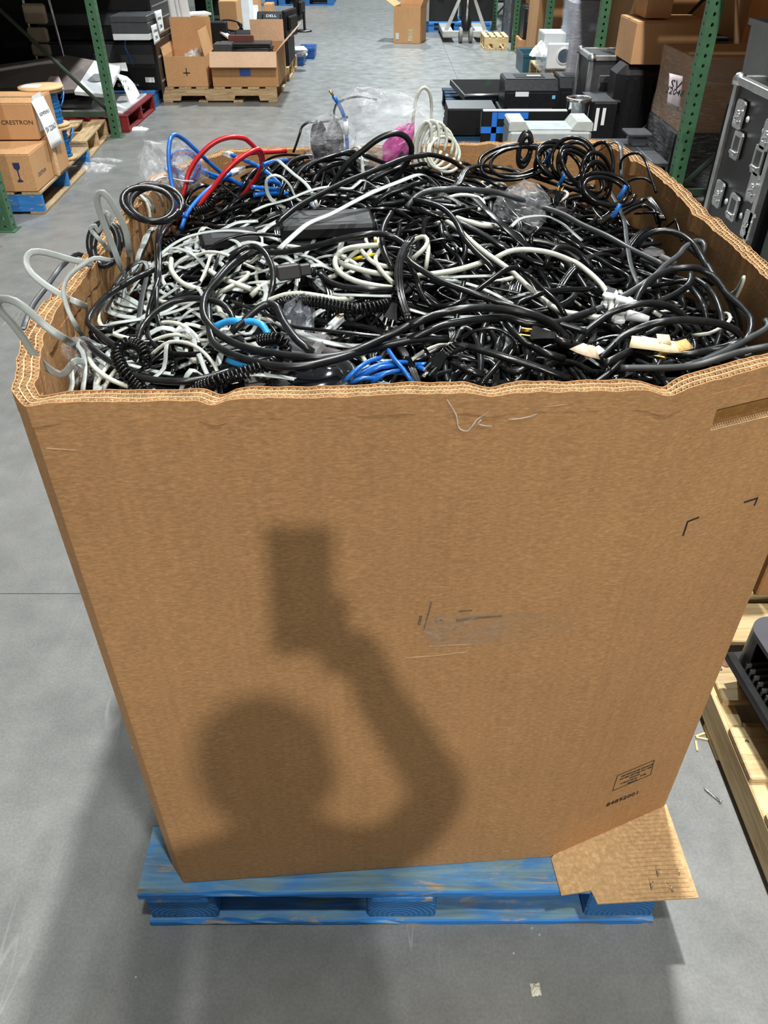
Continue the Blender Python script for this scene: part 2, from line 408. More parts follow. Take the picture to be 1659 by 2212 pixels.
# ================================================================ the tall octagonal cardboard box
CORN = [(-.380, .712), (.325, .763), (.572, .862), (.566, 1.12), (.545, 1.60), (.497, 1.85), (-.35, 1.80), (-.452, 1.575), (-.445, .885), (-.408, .745)]
TOPZ = [1.184, 1.172, 1.178, 1.185, 1.195, 1.195, 1.185, 1.19, 1.19, 1.184]
NB = len(CORN); BT = .026
CV = [Vector((a, b, 0)) for a, b in CORN]
def inset(d):
    out = []
    for i in range(NB):
        p, a, b = CV[i], CV[i - 1], CV[(i + 1) % NB]
        e1 = (p - a).normalized(); e2 = (b - p).normalized()
        n1 = Vector((-e1.y, e1.x, 0)); n2 = Vector((-e2.y, e2.x, 0))   # inward for a counter-clockwise outline
        m = (n1 + n2); m = m / max(.35, m.length_squared / 2) ; out.append(p + m * d)
    return out
gb = thing('cardboard_bulk_box', 'tall brown cardboard bulk box on the blue pallet, full of tangled cables', 'box', (0, 0, 0))
INN = inset(BT)
ZB = PZ + .0025
def panel_hole(a, b, ai, bi, z0, za, zb, hole):
    # wall panel between two corners, its top following the rim; hole = (s0, s1, z0, z1) recessed 15 mm
    mb = MB()
    s0, s1, h0, h1 = hole; ss = [0, s0, s1, 1]; L = b - a; n = Vector((L.y, -L.x, 0)).normalized()
    def pt(s, z, d=0.0): q = lerp(a, b, s) - n * d; return (q.x, q.y, z)
    zs = lambda s: [z0, h0, h1, lerp(za, zb, s)]
    sk = .030                                       # the slot is sheared as the box leans there
    for i in range(3):
        for j in range(3):
            if (i, j) == (1, 1): continue
            mb.add([pt(ss[i], zs(ss[i])[j]), pt(ss[i + 1], zs(ss[i + 1])[j]), pt(ss[i + 1], zs(ss[i + 1])[j + 1]), pt(ss[i], zs(ss[i])[j + 1])], [(0, 1, 2, 3)])
    q = [(s0, h0), (s1, h0), (s1, h1), (s0, h1)]; d = .019
    mb.add([pt(s, z) for s, z in q] + [pt(s, z, d) for s, z in q], [(0, 1, 5, 4), (1, 2, 6, 5), (2, 3, 7, 6), (3, 0, 4, 7)])
    A, B = (ai.x, ai.y), (bi.x, bi.y)
    mb.add([(*A, z0), (*B, z0), (*B, zb), (*A, za), (a.x, a.y, za), (b.x, b.y, zb), (a.x, a.y, z0), (b.x, b.y, z0)], [(0, 3, 2, 1), (3, 4, 5, 2), (0, 1, 7, 6), (0, 6, 4, 3), (1, 2, 5, 7)])
    return mb
FL = .020                                           # depth of the open flutes under the rim
PANEL = [None] * NB
for i in range(NB):
    j = (i + 1) % NB; a, b, ai, bi = CV[i], CV[j], INN[i], INN[j]; za, zb = TOPZ[i] - FL, TOPZ[j] - FL
    if i == 1: mb = panel_hole(a, b, ai, bi, ZB, za, zb, (.28, .95, 1.099, 1.130))
    else:
        mb = MB().add([(a.x, a.y, ZB), (b.x, b.y, ZB), (b.x, b.y, zb), (a.x, a.y, za), (ai.x, ai.y, ZB), (bi.x, bi.y, ZB), (bi.x, bi.y, zb), (ai.x, ai.y, za)],
                      [(0, 1, 2, 3), (5, 4, 7, 6), (3, 2, 6, 7), (1, 0, 4, 5), (0, 3, 7, 4), (2, 1, 5, 6)])
    PANEL[i] = obj('wall_panel', mb, KRAFT, gb)
obj('box_bottom', MB().prism([(p.x, p.y) for p in inset(BT + .003)], ZB, ZB + .012), KRAFT, gb)
# corrugated rim: four liner sheets with three rows of flutes between them
def rimpath(step):
    out = []
    for i in range(NB):
        j = (i + 1) % NB; L = (CV[j] - CV[i]).length; k = max(2, int(L / step))
        for q in range(k): out.append((i, q / k))
    return out
def rimpt(i, s, d, pts_cache={}):
    key = round(d, 5)
    if key not in pts_cache: pts_cache[key] = inset(d)
    c = pts_cache[key]; j = (i + 1) % NB
    p = lerp(c[i], c[j], s); z = lerp(TOPZ[i], TOPZ[j], s); w = lerp(CV[i], CV[j], s)
    n = noise.noise((w.x * 9, w.y * 9, 3.1)); n2 = noise.noise((w.x * 31, w.y * 31, 7.7)); n3 = noise.noise((w.x * 60, w.y * 60, 40 * d))
    z += .003 * n + .0024 * n2 + .0022 * n3
    off = .0025 * n2 * math.sin(math.pi * s) + .0012 * n3
    for cx, cy, r, dz, do in ((-.185, .727, .014, -.006, .004), (.325, .763, .022, -.008, .004), (.12, .749, .018, -.003, .005), (-.39, .722, .03, -.005, .004), (-.44, .885, .02, -.003, -.002), (.556, 1.35, .02, -.003, -.003), (.53, 1.68, .02, -.004, -.003), (.20, 1.83, .02, -.002, .002)):
        q = ((w.x - cx) ** 2 + (w.y - cy) ** 2) / r ** 2
        if q < 6: e = math.exp(-q); z += dz * e * (1 + .5 * n3); off += do * e * (.4 + d / BT)
    nr = lerp(INN[i], INN[j], s) - lerp(CV[i], CV[j], s); nr.normalize()
    p = p - nr * off
    return Vector((p.x, p.y, z)), nr
def ribbon(path, dfun, th, depth, zoff=0.0):
    mb = MB(); vs = []; fs = []; n = len(path)
    for k, (i, s) in enumerate(path):
        d = dfun(k)
        p, nr = rimpt(i, s, d)
        vs += [p - nr * th / 2 + Vector((0, 0, zoff - depth)), p - nr * th / 2 + Vector((0, 0, zoff)), p + nr * th / 2 + Vector((0, 0, zoff)), p + nr * th / 2 + Vector((0, 0, zoff - depth))]
    for k in range(n):
        a, b = 4 * k, 4 * ((k + 1) % n)
        fs += [(a, b, b + 1, a + 1), (a + 1, b + 1, b + 2, a + 2), (a + 2, b + 2, b + 3, a + 3)]
    return mb.add(vs, fs)
path = rimpath(.005)
for k, d in enumerate((.0006, BT / 3, 2 * BT / 3, BT - .0006)):
    obj('liner_sheet', ribbon(path, lambda q, d=d: d, .0013, FL + .006), KRAFT if k in (0, 3) else KRAFT_E, gb)
fp = rimpath(.0021)
for k in range(3):
    lo, hi = k * BT / 3 + .001, (k + 1) * BT / 3 - .001
    obj('corrugated_flute', ribbon(fp, lambda q, lo=lo, hi=hi, k=k: lerp(lo, hi, .5 + .5 * math.asin(math.sin(q * math.pi / 2 + .785 + k)) / 1.5708 * 1.4 if True else 0), .0010, FL, -.0012), KRAFT_E, gb)
# printing on the corner panel
def onpanel(px, py, i, lift=.0006):
    a, b = CV[i], CV[(i + 1) % NB]; L = b - a; n = Vector((L.y, -L.x, 0)).normalized()
    d = ray(px, py); o = Vector((0, 0, CH)); t = (a - o).dot(n) / d.dot(n); return o + d * t + n * lift
def stroke(i, p0, p1, w, name='printed_mark', mat=INK):
    a, b = onpanel(*p0, i), onpanel(*p1, i); L = (CV[(i + 1) % NB] - CV[i]).normalized(); n = Vector((L.y, -L.x, 0))
    e = (b - a).normalized(); q = n.cross(e) * w / 2
    vs = [a - q, b - q, b + q, a + q]; vs += [v - n * .0005 for v in vs]
    return obj(name, MB().add(vs, [(0, 1, 2, 3), (0, 4, 5, 1), (1, 5, 6, 2), (2, 6, 7, 3), (3, 7, 4, 0)]), mat, gb)
for p0, p1 in (((1475, 1157), (1485, 1127)), ((1484, 1127), (1510, 1117)), ((1607, 1085), (1637, 1075)), ((1636, 1075), (1629, 1092))): stroke(1, p0, p1, .0026)
for p0, p1 in (((1323, 1708), (1334, 1675)), ((1334, 1675), (1413, 1642)), ((1413, 1642), (1405, 1673)), ((1405, 1673), (1323, 1708))): stroke(1, p0, p1, .0014)
e1 = (CV[2] - CV[1]).normalized()
def ptext(i, s, px, py, size, sx=1.0, e=e1):
    return text(s, size, INK, frame(onpanel(px, py, i, .0004), e, (0, 0, 1)), gb, sx=sx)
ptext(1, '84892001', 1345, 1725, .0165, 1.15)
for k, s in enumerate(('THIS CORRUGATED CONTAINER', 'HAS BEEN CERTIFIED THAT 100%', 'RECYCLABLE', 'INTERNATIONAL     PAPER', 'MEMPHIS TN')):
    ptext(1, s, 1376 - k * 2.6, 1664 + k * 6.0, .0048 if k not in (2, 4) else .004, 1.0)
# clear tape with smudged print, scuffs
TAPE = film('packing_tape', (.55, .40, .27), .28, .40)
def patch(name, i, pix, mat, lift=.0008):
    vs = [onpanel(*p, i, lift) for p in pix]; n = len(vs); L = CV[(i + 1) % NB] - CV[i]; nn = Vector((L.y, -L.x, 0)).normalized()
    return obj(name, MB().add(vs + [v - nn * .0006 for v in vs], [tuple(range(n))] + [(k, (k + 1) % n, n + (k + 1) % n, n + k)[::-1] for k in range(n)]), mat, gb)
patch('packing_tape', 0, [(930, 1396), (905, 1345), (960, 1325), (1060, 1322), (1160, 1318), (1245, 1352), (1140, 1382), (1080, 1390), (1000, 1394)], TAPE)
SMUDGE = plain('smudged_ink', (.16, .10, .055), .8, var=.3, scale=200)
for q, (a, b, w) in enumerate((((905, 1350), (909, 1330), .004), ((915, 1362), (932, 1300), .002), ((940, 1341), (955, 1340), .005), ((985, 1340), (1035, 1334), .005), ((1035, 1334), (1085, 1330), .003), ((990, 1320), (1020, 1318), .002))):
    stroke(0, a, b, w, 'ink_smudge', SMUDGE)
LT = plain('scuffed_paper', (.60, .42, .26), .8, var=.2, scale=90)
for a, b, w in (((928, 1396), (1020, 1391), .0012), ((875, 1421), (940, 1416), .0009), ((940, 1416), (1010, 1408), .0008), ((100, 968), (165, 972), .001), ((1165, 880), (1230, 872), .0007)):
    stroke(0, a, b, w, 'scuff', LT)
# glue strings under the rim
GLUE = film('dried_glue', (.85, .8, .72), .7, .3)
for pts in (((965, 862), (985, 895), (992, 925), (1010, 930), (1030, 905), (1045, 895), (1075, 870)), ((1040, 905), (1032, 915), (1062, 920)), ((1098, 905), (1125, 903), (1150, 897), (1160, 893))):
    obj('glue_string', MB().tube(spline([onpanel(*p, 0, .001) for p in pts], .006), .0009, 5), GLUE, gb)

# loose corrugated sheet sticking out under the corner
sh = [P(1190, 1856, PZ), P(1212, 1936, PZ), P(1276, 1926, PZ), P(1290, 1955, PZ), P(1505, 1948, PZ), P(1436, 1748, PZ), P(1330, 1700, PZ)]
lb = thing('cardboard_sheet', 'flat piece of cardboard poking out under the corner of the tall box', 'cardboard', (0, 0, 0))
TAN = kraft('bare_inner_kraft', (.56, .36, .18)); 
sheet_poly = [(p.x, p.y) for p in sh]
# keep the sheet under the box: lift it slightly toward its free end
m2 = MB(); nn = len(sheet_poly); zz = lambda p: PZ + .0010 + .012 * sm((p[0] - .36) / .22)
vs = [(p[0], p[1], zz(p)) for p in sheet_poly] + [(p[0], p[1], zz(p) + .0035) for p in sheet_poly]
m2.add(vs, [tuple(range(nn))[::-1], tuple(range(nn, 2 * nn))] + [(i, (i + 1) % nn, nn + (i + 1) % nn, nn + i) for i in range(nn)])
obj('sheet', m2, TAN, lb)
# faint flute ridges across the sheet
def inside(x, y, poly):
    r_ = False; n = len(poly)
    for i in range(n):
        (x1, y1), (x2, y2) = poly[i], poly[i - 1]
        if (y1 > y) != (y2 > y) and x < (x2 - x1) * (y - y1) / (y2 - y1) + x1: r_ = not r_
    return r_
rg = MB()
for k in range(26):
    y = .668 + k * .0085; run = []
    for q in range(70):
        x = .26 + q * .0048
        if inside(x, y + .02 * (x - .4), sheet_poly) and inside(x + .006, y + .02 * (x - .4), sheet_poly): run.append((x, y + .02 * (x - .4), zz((x, y)) + .0034))
    if len(run) > 4: rg.tube(run, .0004, 4)
obj('flute_ridges', rg, TAN, lb)
for px, py, a in ((1421, 1894, .3), (1469, 1893, -.5), (1408, 1922, .2), (1455, 1928, -.8)):
    p = P(px, py, PZ + .014)
    obj('staple', MB().tube([p + Vector((0, 0, -.004)), p + Vector((.004 * math.sin(a), .004 * math.cos(a), .009)), p + Vector((.010 * math.sin(a), .010 * math.cos(a), .012))], .0011, 5), CHROME, lb)

# the cut edge of the hand slot shows its flutes
a_, b_ = CV[1], CV[2]; n_ = Vector(((b_ - a_).y, -(b_ - a_).x, 0)).normalized(); zz_ = MB(); pts = []
for k in range(96):
    q = lerp(a_, b_, .282 + .66 * k / 95) - n_ * (.0015 + .008 * (k % 2)); pts.append((q.x, q.y, 1.1003))
zz_.tube(pts, .0009, 4)
for d in (.0008, .0100): zz_.tube([tuple(lerp(a_, b_, s) - n_ * d)[:2] + (1.1003,) for s in (.282, .94)], .0009, 4)
q_ = [lerp(a_, b_, s) - n_ * .0185 for s in (.28, .95)]
obj('slot_back', MB().add([(q_[0].x, q_[0].y, 1.099), (q_[1].x, q_[1].y, 1.099), (q_[1].x, q_[1].y, 1.130), (q_[0].x, q_[0].y, 1.130)], [(0, 1, 2, 3)]), kraft('shaded_liner_kraft', (.34, .185, .055)), gb)  # olive liner, its colour darkened to hold part of the slot's shade
obj('cut_edge', zz_, KRAFT_E, gb)

# ================================================================ pallet racks on both sides of the aisle
def PX(px, py, X):
    d = ray(px, py); t = X / d.x
    return Vector((X, d.y * t, CH + d.z * t))
def post_mesh(h, w=.076, dp=.07, wall=.0025):
    # upright: C-section whose front (local -Y, towards the viewer) and side faces are punched with slots every 50 mm
    mb = MB(); n = int(h / .05)
    def punched(o, ux, W, nrm):
        for k in range(n):
            z0, z1 = k * .05, (k + 1) * .05; c = ((z0 + z1) / 2)
            out = [(0, z0), (W / 2, z0), (W, z0), (W, c), (W, z1), (W / 2, z1), (0, z1), (0, c)]
            inn = [(W / 2 + .009 * math.cos(a), c + .011 * math.sin(a)) for a in [R(225 + 45 * i) for i in range(8)]]
            P3 = lambda q, d=0: (o[0] + ux[0] * q[0] - nrm[0] * d, o[1] + ux[1] * q[0] - nrm[1] * d, q[1])
            vs = [P3(q) for q in out] + [P3(q) for q in inn] + [P3(q, .012) for q in inn]
            fs = [(i, (i + 1) % 8, 8 + (i + 1) % 8, 8 + i) for i in range(8)] + [(8 + i, 8 + (i + 1) % 8, 16 + (i + 1) % 8, 16 + i) for i in range(8)]
            mb.add(vs, fs)
    punched((-w / 2, -dp / 2), (1, 0), w, (0, -1))
    punched((w / 2, -dp / 2), (0, 1), dp, (1, 0))
    punched((-w / 2, -dp / 2), (0, 1), dp, (-1, 0))
    H = n * .05
    mb.box(-w / 2 + .013, w / 2 - .013, dp / 2 - .003, dp / 2, 0, H); mb.box(-w / 2, w / 2, -dp / 2, dp / 2, H, H + .003)
    return mb
post_me = post_mesh(2.6).mesh('post'); post_me.materials.append(GREEN)
BRACE = steel_paint('worn_dark_green_paint', (.035, .06, .04), .70)
DECK = wood('rack_deck_wood', (.40, .30, .18), (.2, .13, .07))
def rack(label, sgn, X, Ys):
    t = thing('pallet_rack', label, 'rack', (X, Ys[0], 0)); dpt = 1.07
    for k, Y in enumerate(Ys):
        y = Y - Ys[0]
        for xx in (0, sgn * dpt):
            link('post', post_me, GREEN, t, (xx, y, .006))
            obj('foot_plate', MB().box(-.06, .06, -.055, .055, 0, .006), GREEN, t, (xx, y, 0))
        a, b = (.03 * sgn, sgn * (dpt - .03))
        obj('brace', MB().box(min(a, b), max(a, b), y - .016, y + .016, .16, .20), BRACE, t)
        for z0, z1 in ((.20, 1.25), (2.25, 1.3)):
            obj('brace', MB().tube([(a, y, z0), (b, y, z1)], .017, 4), BRACE, t)
        if k < len(Ys) - 1:
            L = Ys[k + 1] - Y
            for xx in (-sgn * .01, sgn * (dpt + .01)):
                obj('beam', MB().box(xx - .022, xx + .022, y + .04, y + L - .04, 1.45, 1.57, .004), plain('orange_beam_paint', (.55, .14, .02), .45), t)
            for q in range(7):
                yy = y + .22 + q * (L - .44) / 6
                obj('deck_plank', MB().box(min(0, sgn * dpt), max(0, sgn * dpt), yy - .17, yy + .17, 1.571, 1.593), DECK, t)
    return t
rack('green steel pallet rack along the left side of the aisle', -1, -2.36, [-.10, 2.40, 4.90, 7.40, 9.90, 12.4, 14.9, 17.4])
rack('green steel pallet rack along the right side of the aisle', 1, 1.83, [.08, 2.58, 5.08, 7.58, 10.08, 12.58, 15.08, 17.58])

# ================================================================ reusable things
def stringer_pallet(label, loc, rz, W, D, mat, smat=None, n=7, H=.14, group=None, seed=1, name='pallet', notch=True):
    # stringers along local X, deck boards along local Y, origin at the near left corner
    t = thing(name, label, 'pallet', loc, rz, group); rn = random.Random(seed); tk = .018
    for y in (.02, D / 2, D - .02):
        hs = H - 2 * tk
        if notch:
            a, b, c_, d_ = .15 * W, .38 * W, .62 * W, .85 * W; k = hs * .45
            poly = [(0, 0), (a, 0), (a + .015, k), (b - .015, k), (b, 0), (c_, 0), (c_ + .015, k), (d_ - .015, k), (d_, 0), (W, 0), (W, hs), (0, hs)]
        else: poly = [(0, 0), (W, 0), (W, hs), (0, hs)]
        M_ = Matrix(((1, 0, 0, 0), (0, 0, -1, y + .02), (0, 1, 0, tk), (0, 0, 0, 1)))
        obj('stringer', MB().prism(poly, 0, .04, M_), smat or mat, t)
    for k in range(n):
        w = (W / n) * .72; x = lerp(w / 2, W - w / 2, k / (n - 1))
        board('deck_board', t, mat, D, w * rn.uniform(.9, 1.08), tk, (x, D / 2, H - tk), R(90))
    for k in range(4):
        w = .095; x = lerp(w / 2, W - w / 2, k / 3); board('base_board', t, mat, D, w, tk, (x, D / 2, 0), R(90))
    return t
def carton(label, x0, x1, y0, y1, z0, z1, mat=None, rz=0, tape=True, group=None, cat='box', name='cardboard_box', tx=False):
    cx, cy = (x0 + x1) / 2, (y0 + y1) / 2; w, d, h = x1 - x0, y1 - y0, z1 - z0; mat = mat or KRAFT_L
    t = thing(name, label, cat, (cx, cy, z0), rz, group)
    obj('box_body', MB().box(-w / 2, w / 2, -d / 2, d / 2, .001, h - .006, .004), mat, t)
    g_ = .0015
    if tx:
        for a, b in ((-w / 2 + .002, -g_), (g_, w / 2 - .002)): obj('top_flap', MB().box(a, b, -d / 2 + .002, d / 2 - .002, h - .006, h - .001, .001), mat, t)
        if tape: obj('tape', MB().box(-.025, .025, -d / 2 - .001, d / 2 + .001, h - .001, h, 0), film('brown_tape', (.55, .38, .2), .6, .25), t)
    else:
        for a, b in ((-d / 2 + .002, -g_), (g_, d / 2 - .002)): obj('top_flap', MB().box(-w / 2 + .002, w / 2 - .002, a, b, h - .006, h - .001, .001), mat, t)
        if tape: obj('tape', MB().box(-w / 2 - .001, w / 2 + .001, -.025, .025, h - .001, h, 0), film('brown_tape', (.55, .38, .2), .6, .25), t)
    return t
def open_carton(label, x0, x1, y0, y1, z0, z1, angles, mat=None, rz=0, fl=None, group=None):
    # angles of the front, back, left and right flaps from upright, positive falls outward; None leaves a flap off
    cx, cy = (x0 + x1) / 2, (y0 + y1) / 2; w, d, h = x1 - x0, y1 - y0, z1 - z0; mat = mat or KRAFT_L; T = .006
    t = thing('open_cardboard_box', label, 'box', (cx, cy, z0), rz, group)
    obj('box_bottom', MB().box(-w / 2, w / 2, -d / 2, d / 2, .001, .007), mat, t)
    for s in (-1, 1):
        obj('side_wall', MB().box(-w / 2, w / 2, s * d / 2 - T * (s > 0), s * d / 2 + T * (s < 0), .007, h), mat, t)
        obj('side_wall', MB().box(s * w / 2 - T * (s > 0), s * w / 2 + T * (s < 0), -d / 2 + T, d / 2 - T, .007, h), mat, t)
    fl = fl or [d / 2] * 2 + [d / 2] * 2
    for k, a in enumerate(angles):
        if a is None: continue
        a = R(a); L = fl[k]
        if k < 2:
            s = -1 if k == 0 else 1
            M_ = Matrix.Translation((0, s * (d / 2 - T / 2), h)) @ Matrix.Rotation(-s * a, 4, 'X'); m_ = MB().box(-w / 2, w / 2, -T / 2, T / 2, 0, L, 0, M_)
        else:
            s = -1 if k == 2 else 1
            M_ = Matrix.Translation((s * (w / 2 - T / 2), 0, h)) @ Matrix.Rotation(s * a, 4, 'Y'); m_ = MB().box(-T / 2, T / 2, -d / 2, d / 2, 0, L, 0, M_)
        obj('flap', m_, mat, t)
    return t
def fpix(x0, x1, yb, yt, Y):                     # front face of a thing at distance Y, from its pixel rectangle
    a, b = PY((x0 + x1) / 2, yb, Y), PY((x0 + x1) / 2, yt, Y)
    return PY(x0, (yb + yt) / 2, Y).x, PY(x1, (yb + yt) / 2, Y).x, a.z, b.z
def wrapped(parent, w, d, h, amp=.018, seed=0, z0=.0, mat=None, bulge=None):
    # stretch film wound around a load centred on the parent's origin
    m_ = MB()
    def f(u, v):
        a = u * 2 * math.pi; k = 8.0; c_, s_ = math.cos(a), math.sin(a)
        r = (abs(c_) ** k + abs(s_) ** k) ** (-1 / k)
        q = .012 + amp * (noise.noise((u * 9, v * 3 + u * 4, seed)) + .6 * noise.noise((u * 30, v * 11 + u * 16, seed + 3)))
        return ((w / 2 + q) * r * c_, (d / 2 + q) * r * s_, z0 + v * h)
    m_.grid(f, 72, 26)
    return obj('stretch_film', m_, mat or WRAP, parent)
def paper(label, corners, mat=WHITE, name='paper_label', droop=0, lines=(), size=.03, cat='paper', thick_=.0012):
    # a sheet through four corner points (top-left, top-right, bottom-right, bottom-left), its lettering as parts
    a, b, c_, d_ = [Vector(q) for q in corners]; n = (b - a).cross(d_ - a).normalized()
    o = (a + b + c_ + d_) / 4
    t = thing(name, label, cat, o)
    f = lambda u, v: tuple(lerp(lerp(a, b, u), lerp(d_, c_, u), v) - o + n * droop * math.sin(math.pi * v) * (1 if True else 0))
    thick(obj('sheet', MB().grid(f, 4, 8), mat, t), thick_, 0)
    for k, (s, v, sz) in enumerate(lines):
        p = Vector(f(.5, v)) - n * .0016
        text(s, sz, INK, frame(p, b - a, a - d_), t)
    return t

# ================================================================ left side of the aisle
stringer_pallet('pale wooden pallet at the foot of the nearest left rack post', (-3.55, 3.62, 0), 0, 1.17, 1.13, PALEWOOD, seed=3)
lp = stringer_pallet('blue and bare wood pallet under the two stacked brown cartons', (-3.36, 5.17, 0), R(2.5), 1.12, 1.2, PALEWOOD, BLUEWOOD, seed=4, notch=False)
def box_from(px, py, z0, ytop, w, d, **kw): pass
c0 = P(80, 416, .14); zt = PY(68, 333, c0.y).z
c1 = carton('lower brown carton with a dark wine glass symbol on the wood pallet', c0.x - .50, c0.x, c0.y, c0.y + .36, .142, zt, KRAFT_L, R(2), tape=False)
def boxsurf(c, s): pass
GLASS = plain('dark_blue_print', (.02, .03, .09), .6)
gx = PY(55, 345, c0.y - .012)
def glass_symbol(par, x, y, z, k):
    pr = [(-.5, 1), (.5, 1), (.45, .45), (.1, .2), (.08, -.7), (.4, -.85), (.4, -1), (-.4, -1), (-.4, -.85), (-.08, -.7), (-.1, .2), (-.45, .45)]
    obj('printed_glass_symbol', MB().prism([(a * k * .75, b * k) for a, b in pr][::-1], 0, .0008, frame((x, y, z), (1, 0, 0), (0, 0, 1))), GLASS, par)
W1, D1, H1 = .50, .36, zt - .142
glass_symbol(c1, .155, -D1 / 2 - .0006, H1 * .52, .058)
text('CRESTRON', .032, GLASS, frame((W1 / 2 + .0004, -.03, H1 * .36), (0, 1, 0), (0, 0, 1)), c1)
c1b = carton('brown carton pushed up behind the one with the wine glass symbol', c0.x - .46, c0.x + .005, c0.y + .385, c0.y + .66, .142, zt + .005, KRAFT_L, R(2), tape=False)
obj('corner_board', MB().box(.225, .237, -.137, -.10, .0, zt - .142 + .01), KRAFT_E, c1b)
u0 = P(84, 305, zt); zu = PY(72, 222, u0.y).z
c2 = carton('upper brown carton with a white sheet hanging over its corner', u0.x - .50, u0.x, u0.y, u0.y + .40, zt + .006, zu, KRAFT_L, R(1.5))
tcx = PY(35, 266, u0.y).x - (u0.x - .25)
text('CRESTRON', .036, INK, frame((tcx, -.2006, (zu - zt) * .46), (1, 0, 0), (0, 0, 1)), c2, sx=1.15)
obj('printed_logo', MB().lathe([(.012, 0), (.02, 0), (.02, .0008), (.012, .0008)], 16, frame((tcx - .135, -.2002, (zu - zt) * .46), (1, 0, 0), (0, 0, 1)), False, False), INK, c2)
obj('shipping_label', MB().box(.2501, .2506, -.15, .02, .04, .25), WHITE, c2)
pa = Vector((u0.x + .006, u0.y + .02, zu + .004))
paper('white paper sheet reading SV 22067 on the upper brown carton', [pa + Vector((0, .0, 0)), pa + Vector((.012, .19, 0)), pa + Vector((.075, .18, -.285)), pa + Vector((.06, -.01, -.285))], droop=-.010, lines=[('GOVDEALS', .3, .03), ('SV 22067', .62, .042)])
# reels of blue cable
def reel(label, p, h, r, seed):
    t = thing('cable_reel', label, 'cable reel', p, 0, 'reels of blue cable')
    ply = wood('reel_plywood', (.62, .42, .22), (.42, .26, .12))
    for z in (.0, h - .016): obj('flange', MB().lathe([(.02, z), (r, z), (r + .002, z + .008), (r, z + .016), (.02, z + .016)], 28), ply, t)
    cb = plain('blue_cable_jacket', (.012, .17, .50), .4)
    pr = []
    for k in range(60): pr.append((r * .62 + .004 * (k % 2) + .012 * noise.noise((k * .2, seed, 0)), .016 + (h - .032) * k / 59))
    obj('wound_cable', MB().lathe(pr, 22, cap=False), cb, t)
    q = [(r * .62 * math.cos(a), r * .62 * math.sin(a), h * .5) for a in (-.4, -.2)] + [(r * 1.0, -.05, h * .62), (r * 1.06, 0, h * .8), (r * .95, .05, h * .9), (r * .65, .06, h * .7)]
    obj('loose_cable_end', MB().tube(spline(q, .02), .005, 6), cb, t)
    return t
rp = P(152, 352, .14); zr = PY(136, 277, rp.y + .05).z
reel('lower reel of blue cable standing beside the brown cartons', (rp.x - .09, rp.y + .12, .1425), zr - .142, .105, 1)
reel('upper reel of blue cable stacked behind the white sheet', (rp.x - .10, rp.y + .12, zr + .004), .235, .11, 2)
wd = P(118, 190, zu + .01)
sp = thing('reel_flange', 'round plywood reel end lying flat behind the upper carton', 'wood disc', (wd.x - .12, wd.y + .06, zr + .241))
obj('disc', MB().lathe([(.02, 0), (.15, 0), (.152, .007), (.15, .014), (.02, .014)], 30), wood('reel_plywood', (.62, .42, .22), (.42, .26, .12)), sp)
obj('taped_note', MB().box(-.12, .0, -.06, .05, .0141, .0148), WHITE, sp)
stringer_pallet('empty bare wood pallet just before the second left rack post', (-3.42, 6.52, 0), R(5), 1.06, .80, PALEWOOD, seed=8, n=6, notch=False)
# crumpled clear wrap on the floor
def crumple(label, p, w, d, h, seed, mat=None, cat='plastic wrap', name='plastic_wrap', nu=20, rz=0):
    m_ = MB()
    def f(u, v):
        q = noise.noise((u * 4, v * 4, seed)); s = noise.noise((u * 11, v * 11, seed + 4))
        e = math.sin(math.pi * u) ** .6 * math.sin(math.pi * v) ** .6
        return ((u - .5) * w * (1 + .3 * q), (v - .5) * d * (1 + .3 * noise.noise((u * 3, v * 3, seed + 9))), max(.001, e * h * (.6 + .7 * abs(q) + .35 * s)))
    m_.grid(f, nu, nu, False)
    o = obj(name, m_, mat or CLEAR, None, p, (0, 0, rz)); return tag(thick(o, .0006), label, cat)
crumple('crumpled clear plastic wrap on the floor below the blue reels', P(190, 365, 0), .36, .20, .06, 3)
crumple('strip of clear plastic wrap lying on the floor past the reels', P(222, 348, .0), .30, .06, .03, 6)
crumple('scrap of white plastic on the floor under the red pallet', P(300, 280, 0), .16, .08, .03, 8, WHITE)
# red pallet of flat panels
rd = stringer_pallet('red pallet loaded with grey and white panels behind the green post', (-3.45, 7.56, 0), 0, 1.16, 1.0, REDWOOD, seed=9, notch=False, n=6)
TAUPE = plain('taupe_panel', (.19, .16, .15), .5, var=.1); PINKP = plain('pale_pink_board', (.62, .50, .50), .6)
def slab(label, cs, th, mat, name, cat, extra=None):
    a, b, c_, d_ = [Vector(q) for q in cs]; o = (a + b + c_ + d_) / 4; n = (b - a).cross(d_ - a).normalized()
    t = thing(name, label, cat, o)
    vs = [q - o for q in (a, b, c_, d_)]; vs += [q + n * th for q in vs]
    obj('board', MB().add(vs, [(3, 2, 1, 0), (4, 5, 6, 7), (0, 1, 5, 4), (1, 2, 6, 5), (2, 3, 7, 6), (3, 0, 4, 7)]), mat, t)
    return t, n, o
slab('thin white cover sheet lying flat on the red pallet deck', [(-3.30, 7.62, .142), (-2.34, 7.62, .142), (-2.34, 8.5, .142), (-3.30, 8.5, .142)], .012, WHITEP, 'cover_sheet', 'sheet')
slab('dark grey panel leaning low on the red pallet', [(-3.4, 7.66, .18), (-2.62, 7.68, .18), (-2.62, 8.3, .40), (-3.4, 8.3, .42)], .03, DGREY, 'leaning_panel', 'panel')
t_, n_, o_ = slab('wide taupe panel tilted on the red pallet with white tape streaks', [PY(-40, 200, 7.75), PY(118, 193, 7.62), PY(140, 128, 8.30), PY(-20, 150, 8.45)], .03, TAUPE, 'leaning_panel', 'panel')
